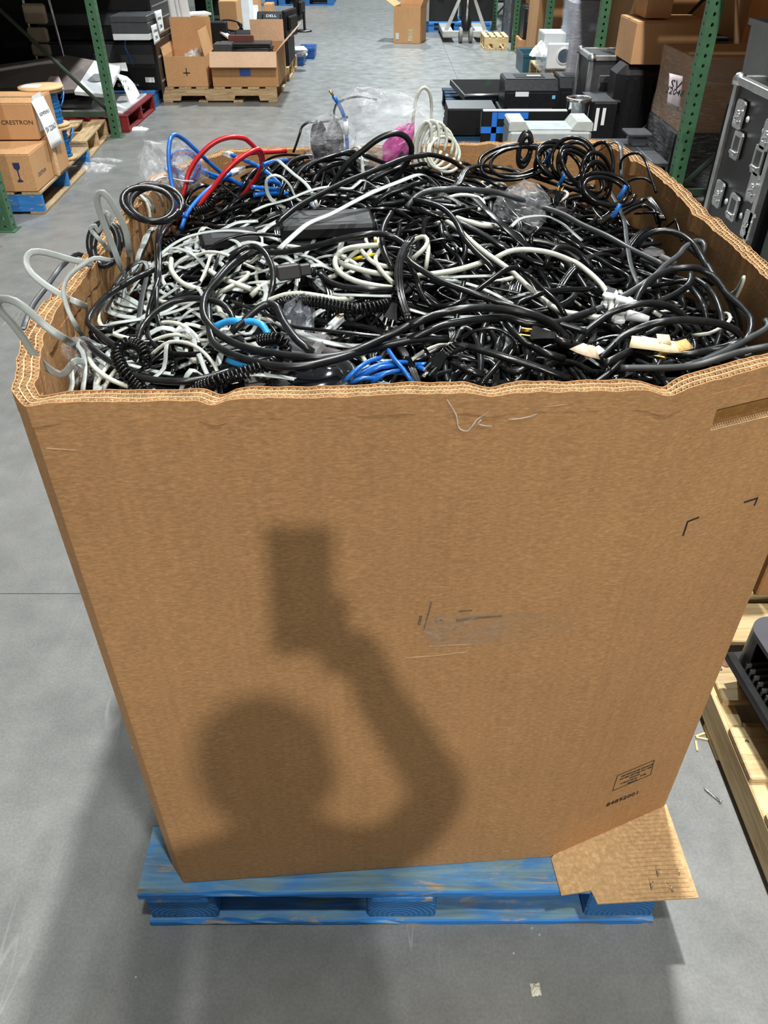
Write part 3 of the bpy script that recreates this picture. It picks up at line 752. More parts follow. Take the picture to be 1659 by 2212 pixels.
t_, n_, o_ = slab('taupe panel leaning beside the white panel on the red pallet', [PY(100, 205, 7.60), PY(170, 200, 7.60), PY(208, 138, 8.3), PY(143, 126, 8.3)], .03, TAUPE, 'leaning_panel', 'panel')
t_, n_, o_ = slab('large white panel with a grey round patch leaning on the red pallet', [PY(162, 205, 7.55), PY(236, 212, 7.55), PY(262, 148, 8.2), PY(205, 138, 8.2)], .03, WHITEP, 'leaning_panel', 'panel')
obj('round_patch', MB().lathe([(.0, .0315), (.09, .0315), (.09, .0305)], 20, frame((-.03, -.02, 0), Vector((1, .12, 0)), (Vector(PY(262, 148, 8.2)) - Vector(PY(236, 212, 7.55)))), False, False), MGREY, t_)
slab('pale pink board lying over the taupe panels', [PY(96, 192, 7.5), PY(140, 196, 7.5), PY(128, 168, 7.7), PY(108, 168, 7.7)], .012, PINKP, 'small_board', 'board')
slab('white foam panel behind the second left rack post', [PY(236, 150, 8.2), PY(276, 154, 8.2), PY(272, 140, 8.5), PY(238, 142, 8.5)], .02, WHITE, 'foam_panel', 'panel')
q = [PY(250, 158, 7.95), PY(274, 165, 8.0), PY(302, 205, 7.75), PY(282, 230, 7.62)]
paper('white printed sheet draped over the red pallet beside the green post', q, droop=-.02, lines=[('GOVDEALS', .35, .045), ('SV 22062', .62, .06)])
# black server cabinets on a blue pallet
block_pallet('pallet', 'blue pallet under the stack of black server cabinets', (-2.86, 8.72, 0), 0, 1.1, 1.0, BLUEWOOD, seed=21, chips=0)
def cabinet(label, x0, x1, y0, y1, z0, z1, mat=None, rows=0, name='server_cabinet', cat='cabinet', group=None, rz=0):
    cx, cy = (x0 + x1) / 2, (y0 + y1) / 2; w, d, h = x1 - x0, y1 - y0, z1 - z0
    t = thing(name, label, cat, (cx, cy, z0), rz, group); mat = mat or BLACKP
    obj('cabinet_body', MB().box(-w / 2, w / 2, -d / 2, d / 2, .0, h, .008), mat, t)
    for k in range(rows):
        z = h * (k + .5) / rows; hh = h / rows * .40
        f = obj('drive_front', MB().box(-w / 2 + .03, w / 2 - .03, -d / 2 - .010, -d / 2, z - hh, z + hh, .003), DGREY if k % 2 else BLACKM, t)
        s_ = obj('side_rail', MB().box(w / 2, w / 2 + .004, -d / 2 + .05, d / 2 - .05, z - hh * .5, z - hh * .3), ALU, t)
        obj('handle', MB().box(-.05, .05, -d / 2 - .022, -d / 2 - .010, z - .006, z + .006, .003), MGREY, f)
    return t
sx0, sx1, sz0, sz1 = fpix(272, 336, 190, 100, 8.75)
cabinet('lowest black server cabinet of the stack, with a small white sticker', -3.38, sx1 + .03, 8.75, 9.55, .142, .56, rows=2)
obj_ = tag(obj('sticker', MB().box(0, .09, 0, .0012, 0, .045), WHITE, None, PY(315, 178, 8.734)), 'small white sticker on the lowest black server cabinet', 'sticker')
a0 = PY(300, 112, 8.74)
cabinet('middle black server cabinet of the stack, half open at the front', -3.38, sx1 + .03, 8.80, 9.55, .562, .92, rows=3)
for k, m_ in enumerate((LGREY, DGREY, DGREY)):
    tag(obj('rack_unit', MB().box(-.17, .17, -.26, .26, 0, .05 + .035 * (k == 1), .004).box(-.12, .0, -.262, -.26, .012, .04, 0), m_, None, (PY(298, 108, 8.60).x, 8.55, .560 + (0, .052, .140)[k]) if False else (PY(297, 108, 8.5).x, 8.62 + .0, .62 + (0, .052, .140)[k])), ('white fronted rack unit sticking out of the black server stack', 'thicker dark grey rack unit above the white fronted one', 'topmost thin dark rack unit jutting from the server stack')[k], 'rack unit', 'loose rack units')
cabinet('top black server cabinet of the stack, two paper sheets hanging on its side', -3.38, sx1 + .03, 8.85, 9.60, .922, 1.16, rows=1)
paper('white sheet hanging on the corner of the middle server cabinet', [PX(326, 56, -2.17), PX(341, 49, -2.17), PX(346, 88, -2.17), PX(334, 97, -2.17)], lines=[('GOVDEALS', .35, .03), ('22061', .7, .04)])
paper('white sheet hanging from the top server cabinet near the third left post', [PX(333, 25, -2.16), PX(348, 20, -2.16), PX(355, 68, -2.16), PX(346, 74, -2.16)], lines=[('GOVDEALS', .35, .03), ('22060', .7, .04)])
cb_ = tag(obj('network_cable', MB().tube(spline([PY(270, 58, 8.7), PY(271, 80, 8.55), PY(270, 100, 8.5), PY(278, 118, 8.6), PY(290, 145, 8.7)], .05), .006, 6), BLUEP), 'thin blue network cable dangling in front of the server stack', 'cable')
cabinet('tall black block added for the dark behind the server stack', -3.42, -2.45, 9.98, 10.13, 0.01, 1.40, BLACKM, rows=0)  # this and the next two are fillers that keep the rack's back dark
cabinet('wide black block added for the dark at the back of the left rack', -4.9, -3.5, 8.9, 9.9, .01, 1.6, BLACKM, rows=0)
cabinet('black block added for the dark behind the leftmost panels', -4.8, -3.78, 7.3, 8.5, .01, .95, BLACKM, rows=0)
carton('grey plastic crate in the shadow above the upper carton', -3.95, -3.42, 6.35, 6.9, .30, .62, MGREY, name='plastic_crate', cat='crate')
carton('grey carton under the plastic crate in the left rack', -3.98, -3.42, 6.3, 6.95, .01, .296, DGREY, name='equipment_case', cat='case')
# old beige chair back seen between the braces
ch = thing('folded_chair', 'beige folded chair standing in the dark behind the rack braces', 'chair', (PY(85, 60, 8.4).x, 8.45, 0))
BEI = plain('beige_vinyl', (.30, .24, .17), .6)
for k, (y0, y1) in enumerate(((8, 52), (60, 92), (96, 122))):
    a, b = PY(55 + 8 * k, y1, 8.42), PY(92 + 6 * k, y0, 8.42); o = ch.location
    obj('padded_panel', MB().box(a.x - o.x, b.x - o.x, -.03, .03, a.z, b.z, .015), BEI, ch)
for s in (-.14, .14): obj('leg', MB().tube([(s, .05, 0), (s * .9, .04, .7), (s * .8, .02, 1.15)], .012, 6), CHROME, ch)
# ---------------------------------------------------------------- pallet of two open cartons
kp = stringer_pallet('tan wooden pallet under the two open brown cartons', (-2.285, 8.9, 0), R(.5), 1.18, 1.02, PALEWOOD, seed=12)
bx = fpix(358, 447, 200, 122, 8.93)
ob1 = open_carton('tall open brown carton on the left of the tan pallet, back flap upright', bx[0], bx[1], 8.93, 9.42, .142, bx[3], [None, 4, 12, -10], KRAFT_L, 0, [.25, .29, .08, .22])
obj('printed_mark', MB().box(-.03, .04, -.2462, -.2454, .12, .13).box(.0, .01, -.2462, -.2454, .10, .17), INK, ob1)
crumple('crumpled clear bag inside the tall open carton', ((bx[0] + bx[1]) / 2 + .06, 9.2, bx[3] - .10), .26, .3, .16, 12)
bx2 = fpix(457, 600, 195, 112, 8.93)
ob2 = open_carton('wide open brown carton with a folded front flap and blue label', bx2[0], bx2[1], 8.93, 9.72, .142, bx2[3], [148, None, None, 48], KRAFT, 0, [.15, .20, .2, .26])
obj('flap', MB().box(-.02, (bx2[1] - bx2[0]) / 2, .387, .393, bx2[3] - .142, bx2[3] - .142 + .20), KRAFT, ob2)
for q in ob2.children:
    if q.name.startswith('flap'): q.data.materials[0] = kraft('pale_inner_kraft', (.60, .40, .26))
lbp = PY(529, 156, 8.92)
obj('blue_label', MB().box(-.055, .055, -.3985, -.3965, .10, .165), plain('blue_label_print', (.03, .09, .38), .5), ob2, (lbp.x - (bx2[0] + bx2[1]) / 2, 0, lbp.z - .142 - .135))
o3 = open_carton
for k in range(5):
    tag(obj('laptop', MB().box(-.19, .19, -.14, .14, 0, .022, .006).box(-.19, .19, -.14, .14, .0235, .034, .004), DGREY if k % 2 else BLACKP, None, (bx2[1] - .28, 9.28, bx2[3] - .135 + k * .036), (0, 0, R((-3, 4, 0, -6, 2)[k]))), 'dark laptop in the pile inside the wide open carton', 'laptop', 'laptops piled in the wide open carton')
carton('reddish brown flat case standing in the wide open carton', bx2[0] + .14, bx2[0] + .40, 9.30, 9.36, bx2[3] - .26, bx2[3] + .10, plain('maroon_case', (.12, .035, .025), .5), name='flat_case', cat='case', tape=False)
carton('small dark box at the left end of the wide open carton', bx2[0] + .02, bx2[0] + .20, 9.05, 9.28, bx2[3] - .10, bx2[3] + .05, DGREY, name='small_device', cat='device', tape=False)
# monitors piled behind
def monitor(label, c, w, h, rz=0, tilt=0, stand=True, logo=None, group=None, back=True, flat=False):
    t = thing('monitor', label, 'monitor', c, rz, group); M_ = Matrix.Rotation(tilt, 4, 'X')
    b = obj('housing', MB().box(-w / 2, w / 2, -.02, .02, 0, h, .012, M_), BLACKP, t)
    obj('screen', MB().box(-w / 2 + .02, w / 2 - .02, .019, .0215, .03, h - .02, 0, M_), plain('dark_screen', (.006, .006, .008), .12), t)
    obj('back_bulge', MB().box(-w * .33, w * .33, -.055, -.018, h * .2, h * .8, .02, M_), BLACKP, t)
    if logo: text(logo, h * .16, LGREY, M_ @ frame((0, -.0566, h * .66), (1, 0, 0), (0, 0, 1)), t)
    if stand:
        obj('stand', MB().box(-.03, .03, -.07, -.05, -.10, h * .4, .005, M_), BLACKP, t); obj('base', MB().lathe([(.02, -.11), (.11, -.11), (.10, -.095), (.02, -.095)], 20, Matrix.Translation((0, -.04, 0))), BLACKP, t)
    return t
stringer_pallet('low wooden pallet under the pile of black monitors', (-2.3, 10.15, 0), 0, 1.2, 1.02, PALEWOOD, seed=31)
cabinet('black television carton at the bottom of the monitor pile', -2.2, -1.10, 10.25, 11.0, .142, .40, BLACKM, rows=0, name='equipment_case', cat='case')
mx = fpix(548, 618, 70, 32, 10.3)
monitor('black monitor with DELL on its back on top of the pile', ((mx[0] + mx[1]) / 2, 10.34, .43), mx[1] - mx[0] - .02, .34, 0, R(-52), False, 'DELL')
monitor('black monitor lying screen up in front of the lettered one', (PY(535, 55, 10.0).x, 10.02, .42), .50, .24, R(4), R(-78), False)
monitor('black curved monitor standing at the aisle side of the pile', (-1.09, 10.5, .41), .38, .27, R(74), 0, False)
monitor('slim dark monitor upright at the edge of the aisle', (-1.02, 10.95, .52), .34, .26, R(80), 0, True)
# white slotted rail leaning over the pile
a, b = PY(424, 28, 10.6), PY(500, 84, 9.85)
rl = thing('slotted_rail', 'white slotted metal rail leaning over the open cartons', 'rail', b)
d_ = a - b; M_ = frame((0, 0, 0), d_, (0, 1, 0)); L = d_.length
obj('rail', MB().box(0, L, -.045, .045, -.01, .01, .002, M_), WHITEP, rl)
for k in range(9): obj('slot', MB().box(L * (.06 + .1 * k), L * (.06 + .1 * k) + .04, -.03, .03, .0101, .0125, 0, M_), DGREY, rl)
cabinet('black equipment case behind the tall open carton', -2.3, -1.75, 9.98, 10.14, .01, .60, BLACKM, name='equipment_case', cat='case')
for k in range(4):
    tag(obj('paper_stack', MB().box(-.16, .16, -.12, .12, 0, .02, .002), WHITE if k % 2 else KRAFT_E, None, (PY(405, 30, 10.0).x + .02 * k, 10.06, .602 + .0205 * k), (0, 0, R(9 * k))), 'flat white and tan paper stack behind the tall open carton', 'paper', 'paper stacks behind the carton')
for k, (x, y, w) in enumerate(((374, 30, 9), (388, 22, 10), (397, 25, 9))):
    p = PY(x, y, 9.86); paper(('white sheet hanging left of the third left rack post', 'white sheet hanging right behind the third left rack post', 'narrow white sheet behind the third left rack post')[k], [p + Vector((-.05, 0, .15)), p + Vector((.05, 0.02, .15)), p + Vector((.07, .0, -.15)), p + Vector((-.03, 0, -.15))], droop=.015)
tag(obj('cable_coil', MB().tube([Vector(PY(500 + 22 * math.cos(a_ * 2.4) + 4 * math.sin(a_ * 7), 55 + 12 * math.sin(a_ * 2.4 + .4), 10.35 + .1 * math.sin(a_))) for a_ in [k * .12 for k in range(120)]], .008, 5), BLACKP), 'tangled black cords behind the white slotted rail', 'cable')
# blue tote with papers
def tote(label, x0, x1, y0, y1, z0, z1, mat, name='plastic_tote', lid=False, cat='tote', group=None, flare=.03, rz=0):
    cx, cy = (x0 + x1) / 2, (y0 + y1) / 2; w, d, h = x1 - x0, y1 - y0, z1 - z0
    t = thing(name, label, cat, (cx, cy, z0), rz, group); m_ = MB(); vs = []
    for s, z in ((1 - flare * 2, .001), (1, h - .03), (1.05, h - .03), (1.05, h), (1.0, h), (.97, h - .02), (.94 - flare * 2, .02)):
        vs += [(x * w / 2 * s, y * d / 2 * s, z) for x, y in ((-1, -1), (1, -1), (1, 1), (-1, 1))]
    fs = [(3, 2, 1, 0), (24, 25, 26, 27)] + [(4 * k + i, 4 * k + (i + 1) % 4, 4 * k + 4 + (i + 1) % 4, 4 * k + 4 + i) for k in range(6) for i in range(4)]
    obj('tub', m_.add(vs, fs), mat, t)
    for s in (-1, 1): obj('grip', MB().box(-.05, .05, s * (d / 2 - .004) - .01, s * (d / 2 - .004) + .01, h * .55, h * .68, .004), mat, t)
    if lid:
        obj('lid', MB().box(-w / 2 * 1.04, w / 2 * 1.04, -d / 2 * 1.04, d / 2 * 1.04, h, h + .045, .018).box(-w * .4, w * .4, -d * .38, d * .38, h + .045, h + .06, .008), mat, t)
        for s in (-.3, .3): obj('latch', MB().box(s * w - .025, s * w + .025, -d / 2 * 1.04 - .012, -d / 2 * 1.04, h - .05, h + .03, .004), ALU, t)
    return t
bt = fpix(628, 656, 142, 122, 11.25)
tote('small blue plastic tote of papers at the edge of the aisle', bt[0], bt[1], 11.25, 11.72, .002, bt[3], BLUEP)
for k in range(4): tag(obj('paper_bundle', MB().box(-.08, .08, -.17, .17, 0, .025, .003), (WHITE, KRAFT_E, WHITE, LGREY)[k], None, ((bt[0] + bt[1]) / 2 + .006 * k, 11.5, bt[3] - .04 + .026 * k), (0, 0, R(7 * k - 8))), 'bundle of papers piled in the small blue tote', 'paper', 'papers in the blue tote')
tote('second small blue plastic tote behind the first one', bt[0] + .06, bt[1] + .10, 11.82, 12.2, .002, bt[3] + .02, BLUEP)
# far left boxes behind the posts
for k, (x0, x1, yb, yt, Y, m_, lab) in enumerate(((474, 512, 62, 2, 12.0, KRAFT_L, 'tall brown carton between the far left rack posts'), (522, 540, 66, -6, 13.2, WHITE, 'white carton standing in the far left rack'), (541, 558, 50, -6, 13.6, KRAFT_L, 'brown carton with a white label in the far left rack'), (570, 588, 30, 14, 15.6, KRAFT_L, 'small brown carton at the far end of the left rack'))):
    f = fpix(x0, x1, yb, yt, Y); c_ = carton(lab, f[0], f[1], Y, Y + .4, .004, max(.3, f[3]), m_, tape=False)
    if k == 2: obj('shipping_label', MB().box(-.06, .06, -.2012, -.2002, max(.3, f[3]) - .35, max(.3, f[3]) - .1), WHITE, c_)
cabinet('black cabinet at the far end of the left rack', -3.3, -2.45, 16.0, 17.0, .004, 1.2, BLACKM)
cabinet('black block added for the dark behind the far left cartons', -4.4, -3.5, 10.5, 15, .004, 1.5, BLACKM)  # added filler that keeps the back of the far rack dark
fp_ = block_pallet('pallet', 'far blue pallet standing across the aisle at the top of the view', (-1.6, 18.9, 0), 0, 1.14, 1.0, BLUEWOOD, seed=41, chips=0)
carton('low brown carton on the far blue pallet', -2.1, -1.15, 19.0, 19.8, .142, .5, KRAFT_L)
tote('blue bin at the left end of the far blue pallet', -2.45, -2.2, 18.9, 19.3, .002, .3, BLUEP, 'storage_bin', cat='bin')

# ================================================================ far end and right side of the aisle
jb = fpix(853, 925, 94, 36, 13.25)
oc = open_carton('open brown carton standing alone in the far aisle', jb[0] + .03, jb[0] + .43, 13.28, 13.72, .003, .46, [None, 3, 58, 25], KRAFT_L, R(-14), [.18, .17, .24, .14])
obj('tape', MB().box(.02, .09, -.2222, -.2212, .03, .18), film('pale_tape', (.75, .62, .42), .8, .3), oc)
obj('shipping_label', MB().box(-.1712, -.1702, -.12, -.02, .04, .14) if False else MB().box(-.17, -.12, -.2222, -.2212, .05, .13), LGREY, oc)
# pallet jack
jk = thing('pallet_jack', 'grey and black pallet jack parked in the far aisle', 'pallet jack', (1.215, 13.45, 0))
JG = plain('pale_grey_enamel', (.42, .42, .40), .45, var=.15)
for s in (-1, 1):
    obj('side_arm', MB().prism([(s * .035, .66), (s * .075, .66), (s * .33, .13), (s * .27, .13)][::s], -.02, .02, Matrix(((1, 0, 0, 0), (0, 0, -1, 0), (0, 1, 0, 0), (0, 0, 0, 1)))), JG, jk)
    obj('fork', MB().box(min(s * .17, s * .335), max(s * .17, s * .335), -.04, 1.15, .06, .13, .006), JG, jk)
    w_ = obj('wheel', MB().lathe([(.03, -.025), (.095, -.025), (.10, -.015), (.10, .015), (.095, .025), (.03, .025)], 22, Matrix.Translation((s * .075, -.06, .102)) @ Matrix.Rotation(R(90), 4, 'Y')), plain('worn_wheel', (.20, .19, .18), .6), jk)
    obj('hub', MB().lathe([(.0, -.03), (.03, -.03), (.03, .03), (.0, .03)], 12, Matrix.Translation((s * .075, -.06, .102)) @ Matrix.Rotation(R(90), 4, 'Y')), BLACKP, w_)
    obj('load_roller', MB().lathe([(.0, -.05), (.04, -.05), (.04, .05), (.0, .05)], 14, Matrix.Translation((s * .25, 1.05, .042)) @ Matrix.Rotation(R(90), 4, 'Y')), BLACKP, jk)
obj('cross_member', MB().box(-.34, .34, -.05, -.01, .07, .15, .006), JG, jk)
obj('pump_body', MB().lathe([(.05, .16), (.075, .17), (.075, .30), (.045, .33), (.03, .50), (.03, .70), (.0, .70)], 16, Matrix.Translation((0, -.06, 0))), BLACKP, jk)
obj('piston', MB().lathe([(.016, .30), (.016, .62)], 12, Matrix.Translation((0, -.12, 0))), CHROME, jk)
obj('top_plate', MB().box(-.09, .09, -.09, .03, .64, .69, .01), BLACKP, jk)
obj('handle_shaft', MB().tube([(0, -.06, .68), (0, -.11, .98), (0, -.15, 1.20)], .02, 8), BLACKP, jk)
obj('grip_loop', MB().tube([(0, -.15, 1.18), (-.10, -.16, 1.22), (-.12, -.17, 1.32), (0, -.175, 1.36), (.12, -.17, 1.32), (.10, -.16, 1.22), (0, -.15, 1.18)], .014, 6), BLACKP, jk)
# black lidded totes on a blue pallet behind the jack
block_pallet('pallet', 'blue pallet under the black lidded totes by the pallet jack', (1.2, 14.62, 0), 0, 1.05, 1.1, BLUEWOOD, seed=51, chips=0)
tote('left black lidded tote behind the pallet jack', .62, 1.20, 14.66, 15.3, .144, .66, BLACKP, 'lidded_tote', True, 'tote', 'black lidded totes')
tote('right black lidded tote behind the pallet jack', 1.24, 1.76, 14.66, 15.3, .144, .66, BLACKP, 'lidded_tote', True, 'tote', 'black lidded totes')
tote('small black bin on top of the left lidded tote', .72, 1.08, 14.75, 15.2, .725, .9, BLACKP, 'storage_bin', False, 'bin')
tote('tall blue bin left of the black totes', .30, .58, 15.1, 15.5, .20, .62, BLUEP, 'storage_bin', False, 'bin')
tote('low blue bin under the tall blue one', .28, .60, 15.08, 15.52, .002, .19, BLUEP, 'storage_bin', False, 'bin')
cabinet('grey metal cart behind the open carton in the far aisle', .55, .72, 14.55, 14.62, .15, .62, MGREY, name='metal_panel', cat='panel')
# far right rack: wrapped dark load, wooden pallet end, black amplifier with metal frame
dl = thing('wrapped_load', 'dark load in shiny stretch wrap at the far right rack', 'wrapped pallet', (2.25, 13.9, 0)); obj('load', MB().box(-.38, .38, -.5, .5, .01, 1.2, .02), DGREY, dl); wrapped(dl, .76, 1.0, 1.2, .02, 5, .01)
tag(stringer_pallet('small pale pallet end showing at the far right rack', (1.42, 12.66, 0), 0, .34, .55, PINE, seed=61, n=4, H=.16), 'small pale pallet standing before the far right rack', 'pallet')
sa = fpix(1112, 1140, 95, 55, 12.0)
cabinet('black amplifier with metal edge on the floor of the far right rack', 1.86, 2.25, 12.05, 12.5, .20, .55, BLACKP, rows=2, name='amplifier', cat='amplifier')
carton('low brown carton under the black amplifier', 1.83, 2.28, 12.05, 12.5, .004, .196, KRAFT_L)
for k in range(4): carton(('lowest of the small cartons stacked past the black amplifier', 'second of the small cartons stacked past the black amplifier', 'third of the small cartons stacked past the black amplifier', 'topmost of the small cartons stacked past the black amplifier')[k], 2.02, 2.36, 12.75, 13.1, .004 + .26 * k, .255 + .26 * k, KRAFT_L, group='small stacked cartons')
# tall cartons
tb = carton('tall narrow brown carton at the right edge of the aisle', 1.90, 2.24, 11.25, 12.0, .004, 1.42, KRAFT_L, R(0), tape=False)
obj('printed_panel', MB().box(-.1706, -.1700, -.28, -.12, .88, 1.05) if True else None, plain('faded_grey_print', (.12, .10, .08), .7), tb)
obj('printed_strip', MB().box(-.1706, -.1700, -.30, -.12, .76, .80), plain('faded_red_print', (.34, .10, .05), .7), tb)
tb2 = carton('large brown carton with a big black letter behind the third right post', 2.30, 3.3, 10.6, 11.6, .004, 1.40, KRAFT, tape=False)
text('G', .34, INK, frame((-.05, -.5006, .80), (1, 0, 0), (0, 0, 1)), tb2)
tote('dark teal crate on the floor below the tall narrow carton', 1.66, 1.93, 10.55, 11.15, .003, .22, plain('teal_plastic', (.015, .09, .13), .4), 'plastic_crate', False, 'crate')
# clear bin with white fan unit and stacked devices
CL = film('cloudy_clear_plastic', (.55, .68, .80), .55, .2)
cbx = fpix(1168, 1240, 156, 118, 9.0)
tote('clear plastic bin holding white equipment', cbx[0] + .02, cbx[1] + .02, 9.0, 9.5, cbx[2], cbx[3], CL, 'clear_bin', False, 'bin')
stringer_pallet('low pallet under the clear bin and the wrapped tower', (1.62, 8.82, 0), 0, 1.15, 1.0, PALEWOOD, seed=66, H=max(.08, cbx[2] - .004))
fu = thing('fan_unit', 'white box with a round dark port leaning in the clear bin', 'device', (PY(1212, 140, 8.93).x, 8.955, PY(1212, 150, 8.94).z + .0))
fw = .15
obj('housing', MB().box(-fw, fw, -.02, .02, 0, .23, .012), WHITEP, fu)
obj('port_ring', MB().lathe([(.062, -.006), (.082, -.006), (.082, .002), (.062, .002)], 28, frame((.02, -.021, .118), (1, 0, 0), (0, 0, 1)), True, False), WHITEP, fu)
obj('port', MB().lathe([(.0, .001), (.062, .001), (.062, -.003)], 24, frame((.02, -.0205, .118), (1, 0, 0), (0, 0, 1)), False, False), plain('blue_grey_port', (.08, .11, .15), .3), fu)
p = PY(1205, 112, 9.2)
carton('white topped projector box on the clear bin', p.x - .17, p.x + .17, 9.12, 9.5, cbx[3] + .02, cbx[3] + .17, LGREY, name='projector_box', cat='device', tape=False)
pj = cabinet('black receiver with two silver knobs on the clear bin', p.x + .12 + .08, p.x + .50, 9.05, 9.4, cbx[3] + .01, cbx[3] + .12, BLACKP, name='receiver', cat='receiver')
for s in (-.09, .06): obj('knob', MB().lathe([(.0, .02), (.018, .02), (.022, 0)], 14, frame((s, -.176, .055), (1, 0, 0), (0, 0, 1)), True, False), CHROME, pj)
crumple('white plastic bag hanging over the clear bin', (p.x - .20, 9.1, cbx[3] - .02), .2, .2, .13, 15, WHITE, name='plastic_bag', cat='bag')
# tall wrapped tower
wx = fpix(1240, 1292, 155, 0, 8.75)
wt = thing('wrapped_tower', 'tall tower of grey goods in crinkled stretch wrap by the second right post', 'wrapped pallet', ((wx[0] + wx[1]) / 2 + .10, 9.15, max(.08, cbx[2] - .004) + .003))
obj('load', MB().box(-.22, .22, -.24, .24, 0, .62, .02).box(-.16, .2, -.2, .22, .62, 1.12, .02), plain('bluish_grey_goods', (.30, .31, .37), .6), wt)
wrapped(wt, .46, .50, .62, .03, 11, 0); wrapped(wt, .40, .44, .5, .03, 14, .62)
# ---------------------------------------------------------------- heap of office machines on a dark pallet
block_pallet('pallet', 'dark blue pallet under the nearer computers and machines', (1.06, 6.55, 0), 0, 1.05, 1.15, DKBLUE, seed=71, chips=0)
block_pallet('pallet', 'dark blue pallet under the far printers and flat television', (1.15, 7.75, 0), 0, 1.1, 1.15, DKBLUE, seed=72, chips=0)
tv = thing('television', 'flat black television lying face up at the back of the machine heap', 'television', (1.02, 8.3, .26))
a, b, c_, d_ = PY(972, 171, 8.55), PY(1086, 171, 8.55), PY(1086, 206, 8.0), PY(1004, 207, 7.95)
o = tv.location; vs = [q - o for q in (d_, c_, b, a)]; n = (vs[1] - vs[0]).cross(vs[3] - vs[0]).normalized()
obj('housing', MB().add([v - n * .05 for v in vs] + vs, [(3, 2, 1, 0), (4, 5, 6, 7), (0, 1, 5, 4), (1, 2, 6, 5), (2, 3, 7, 6), (3, 0, 4, 7)]), BLACKP, tv)
cc = sum((v for v in vs), Vector()) / 4
obj('screen', MB().add([cc + (v - cc) * .93 + n * .002 for v in vs], [(0, 1, 2, 3)]), plain('glossy_screen', (.004, .004, .006), .06), tv)
obj('bezel_strip', MB().tube([vs[0] + n * .003, vs[1] + n * .003], .012, 6), ALU, tv)
obj('base', MB().box(-.25, .25, -.15, .15, -.115, -.06, .01, Matrix.Translation((.0, .1, .0))), BLACKP, tv)
def printer(label, x0, x1, y0, y1, z0, z1, mat, top, group=None, sticker=True):
    cx, cy = (x0 + x1) / 2, (y0 + y1) / 2; w, d, h = x1 - x0, y1 - y0, z1 - z0
    t = thing('printer', label, 'printer', (cx, cy, z0), 0, group)
    prof = [(-d / 2, 0), (d / 2, 0), (d / 2, h), (-d / 2 + .08, h), (-d / 2, h - .07)]
    M_ = Matrix(((0, 0, 1, -w / 2), (1, 0, 0, 0), (0, 1, 0, 0), (0, 0, 0, 1)))
    obj('printer_body', MB().prism(prof, 0, w, M_), mat, t)
    obj('top_cover', MB().box(-w / 2 + .01, w / 2 - .01, -d / 2 + .09, d / 2 - .01, h, h + .008, .003), top, t)
    obj('output_tray', MB().box(-w * .28, w * .28, -d * .18, d * .25, h + .008, h + .012, .0), BLACKM, t)
    obj('front_door', MB().box(-w / 2 + .012, w / 2 - .012, -d / 2 - .006, -d / 2, h * .12, h * .62, .003), mat, t)
    obj('paper_tray', MB().box(-w / 2 + .03, w / 2 - .03, -d / 2 - .012, -d / 2, .01, h * .11, .003), DGREY, t)
    if sticker:
        obj('paper_note', MB().box(-.02, .10, -d * .02, d * .10, h + .0125, h + .0135), plain('cream_note', (.78, .76, .60), .7), t)
        obj('white_label', MB().box(-w * .30, -w * .05, -d / 2 - .0080, -d / 2 - .0066, h * .50, h * .66), WHITE, t)
        obj('energy_sticker', MB().box(w * .40, w * .46, -d / 2 - .0075, -d / 2 - .0062, h * .42, h * .54), plain('light_blue_print', (.2, .5, .8), .5), t)
    return t
pf = fpix(1090, 1204, 240, 176, 7.45)
printer('black laser printer with a white label, tallest of the heap', pf[0], pf[1], 7.45, 7.85, pf[2], pf[3], BLACKP, DGREY)
carton('dark shipping case under the black laser printer', pf[0] - .02, pf[1] + .02, 7.42, 7.9, .142, pf[2] - .003, BLACKM, name='equipment_case', cat='case', tape=False)
f2 = fpix(1206, 1284, 250, 172, 7.62)
printer('wide black printer behind the chrome bin', f2[0] + .01, f2[1] - .06, 7.64, 8.0, .145, f2[3], BLACKM, DGREY, sticker=False)
obj('door_band', MB().box(-.02, .03, -.189, -.1865, .02, .22), DGREY, bpy.data.objects[[o.name for o in C.objects if o.name.startswith('printer') and o.type == 'EMPTY'][-1]])
f3 = fpix(966, 1070, 300, 236, 6.75)
t3 = cabinet('black desktop computer at the aisle corner of the machine heap', f3[0], f3[1], 6.75, 7.1, .144, f3[3], BLACKM, name='desktop_computer', cat='computer')
obj('front_band', MB().box(.07, .11, -.178, -.1755, .03, f3[3] - .16), DGREY, t3); obj('top_plate', MB().box(-.19, .19, -.17, .17, f3[3] - .144, f3[3] - .140), DGREY, t3)
# dark television with blue tape
f4 = fpix(1040, 1222, 318, 243, 6.32)
tt = thing('television', 'upright black television crossed with blue masking tape', 'television', ((f4[0] + f4[1]) / 2, 6.35, .01)); w = f4[1] - f4[0]; zt_ = f4[3]; zb_ = f4[2]
obj('panel', MB().box(-w / 2, w / 2, -.02, .02, zb_, zt_, .008), BLACKM, tt); obj('rim', MB().box(-w / 2 + .004, w / 2 - .004, -.023, .021, zt_ - .006, zt_ + .004, .002), LGREY, tt)
obj('stand', MB().box(-.25, .25, -.12, .16, 0, .02, .004).box(-.05, .05, -.01, .02, .02, zb_ + .05), BLACKP, tt)
BT_ = plain('blue_masking_tape', (.012, .16, .62), .6)
def tp(a, b, c_, d_):
    q0, q1 = PY(a, b, 6.326), PY(c_, d_, 6.326); obj('masking_tape', MB().box(min(q0.x, q1.x) - tt.location.x, max(q0.x, q1.x) - tt.location.x, -.0235, -.0215, min(q0.z, q1.z) - .01, max(q0.z, q1.z) - .01), BT_, tt)
tp(1058, 318, 1075, 243); tp(1038, 288, 1105, 274); tp(1075, 257, 1142, 243)
